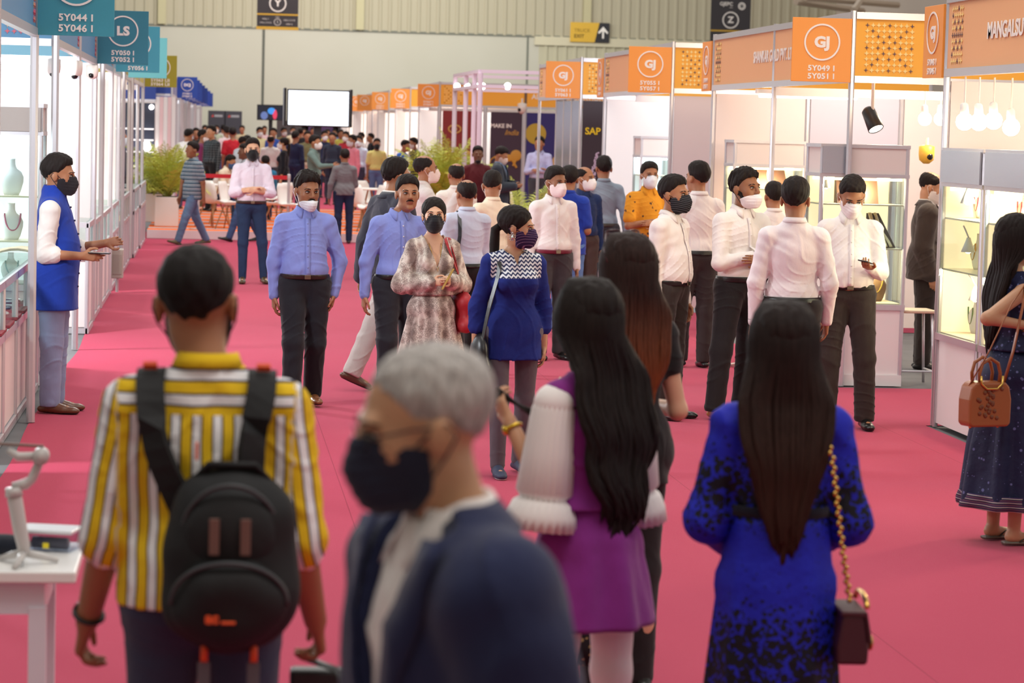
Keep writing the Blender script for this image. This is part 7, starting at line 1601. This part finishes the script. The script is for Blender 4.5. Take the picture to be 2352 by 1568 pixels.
ch = MB(); pts = [U(-.115, .115, 1.39), U(-.135, .155, 1.30), U(-.155, .165, 1.15), U(-.18, .16, 1.00), U(-.205, .13, .88), c+V3((.0, .06, .085))]; pts = [Vector(p) for p in pts]; tot = []
for q in range(len(pts)-1):
    n_ = max(2, int((pts[q+1]-pts[q]).length/.013))
    for j in range(n_): tot.append(pts[q].lerp(pts[q+1], j/n_))
for q, p_ in enumerate(tot): ch.ball(p_+Vector((.003 if q % 2 else -.003, 0, 0)), (.0075, .006, .0085), 6, 4)
ch.build('gold_chain', GOLD, sb, smooth=True); MB().tube([U(-.105, -.06, 1.36), U(-.105, .02, 1.43), U(-.115, .115, 1.39)], .007, 6).build('gold_chain', GOLD, sb, smooth=True)
# woman at the right edge
L = floor_at(2306, 1248); L.z = .01; ND = dots_mat('navy_floral', (24, 28, 62), (96, 102, 150), [(0, .16), (.3, .17), (.9, .17), (1.3, .2)], 22)
def right_extra(i):
    skirt(i, ND, 1.04, .20, r0=(.130, .105), r1=(.265, .235), nf=8, amp=.018)
    hem = hstripe_mat('hem_border', [(0, (96, 64, 84)), (.3, (30, 30, 60)), (.55, (190, 178, 170)), (.7, (60, 44, 80))], .022)
    skirt(i, hem, .27, .19, r0=(.266, .237), r1=(.272, .242), nf=8, amp=.018, name='hem_border', nz=4)
    long_hair(i, 1.02, HB, wave=.004, w1=.095, w2=.05, n=130, yb=.125, xoff=.03)
    m = MB(); c_ = i['wri'][-1]; r_ = .031; d_ = i['fdir'][-1]; u_ = unit(np.cross(d_, (0, 0, 1))); v_ = np.cross(d_, u_); m.tube([c_-d_*.03+(u_*math.cos(t)+v_*math.sin(t))*r_ for t in np.linspace(0, 2*math.pi, 17)], .003, 6); m.build('bracelet', GOLD, i['root'], smooth=True)
i_ = person('woman in navy floral long dress with long hair at the right edge, facing right', L, math.radians(106), h=1.66, fem=True, vox=.0055, skin='l', hair='long', shirt=S_(ND, name='bodice', sleeve='none', collar=False, z=1.03, g=.008, neck_r=.085), arms=(((.1, -.4, -1), (-.2, -1, .1)), ((.0, 1, -.66), (.05, -1, -.16))), extra=right_extra, skirted=True, shoes=((110, 100, 90), 'sandal'), head=(0, 4, 0), hands=(.5, .8))
U = i_['U']; TAN = leather((150, 84, 44), .35); hb = held('handbag', 'tan leather handbag with round handles and embossed flowers', 'bag', i_); R0 = Matrix.Rotation(math.radians(-98), 3, 'Z')
c = V3(i_['root'].matrix_basis.inverted() @ at(2256, 925, i_['root'].location.y-.42)) if False else None
W2L = Matrix.Translation(L) @ Matrix.Rotation(math.radians(106), 4, 'Z'); bc = at(2262, 925, L.y-.30); hb.matrix_basis = Matrix.Translation(bc) @ Matrix.Rotation(math.radians(16), 4, 'Z')
m = MB(); prof = [(-.105, -.115), (.105, -.115), (.120, -.098), (.122, .02), (.108, .085), (.085, .108), (-.085, .108), (-.108, .085), (-.122, .02), (-.120, -.098)]
m.prism(prof, -.055, .055); m.build('bag_body', TAN, hb, bevel=.018)
rr = random.Random(2); m = MB()
for q in range(26): m.ball((-.03+.07*math.cos(q)*rr.random()+.03*(q/26), -.057, -.07+.15*q/26), (.011, .003, .011), 8, 4)
m.build('embossed_flowers', leather((110, 58, 30), .4), hb, smooth=True)
for y in (-.035, .035): MB().tube([(-.055, y, .10), (-.06, y, .15), (-.045, y, .20), (0, y, .225), (.045, y, .20), (.06, y, .15), (.055, y, .10)], .009, 10).build('handle', TAN, hb, smooth=True)
m = MB(); m.tube([(-.062, -.056, .14), (-.060, -.058, .10), (-.03, -.060, .075), (.03, -.060, .075), (.06, -.058, .10), (.062, -.056, .14)], .006, 8); m.build('metal_frame', GOLD, hb, smooth=True)
for x in (-.08, .08): MB().ball((x, -.0, -.118), .008).build('metal_foot', GOLD, hb, smooth=True)
inv = hb.matrix_basis.inverted(); shp_ = W2L @ Vector(i_['sh'][-1]); 
a_ = shp_+Vector((-.04, -.07, .02))
for (x, off) in ((-.10, -.10), (.10, .02)):
    pts = [(x, 0, .08), inv @ (bc.lerp(a_, .45)+Vector((off, -.10, 0))), inv @ (bc.lerp(a_, .8)+Vector((off*.5, -.06, .02))), inv @ a_]
    MB().tube(pts, .013, 6, flat=.3).build('strap', TAN, hb, smooth=True)
# grey walking pole behind the purple woman
a = at(1243, 800, 11.0); b = at(1228, 932, 11.0); o = MB().tube([b, a], .012, 8).build('selfie_stick', mat('stick_grey', (176, 164, 160), .4), smooth=True) if False else None
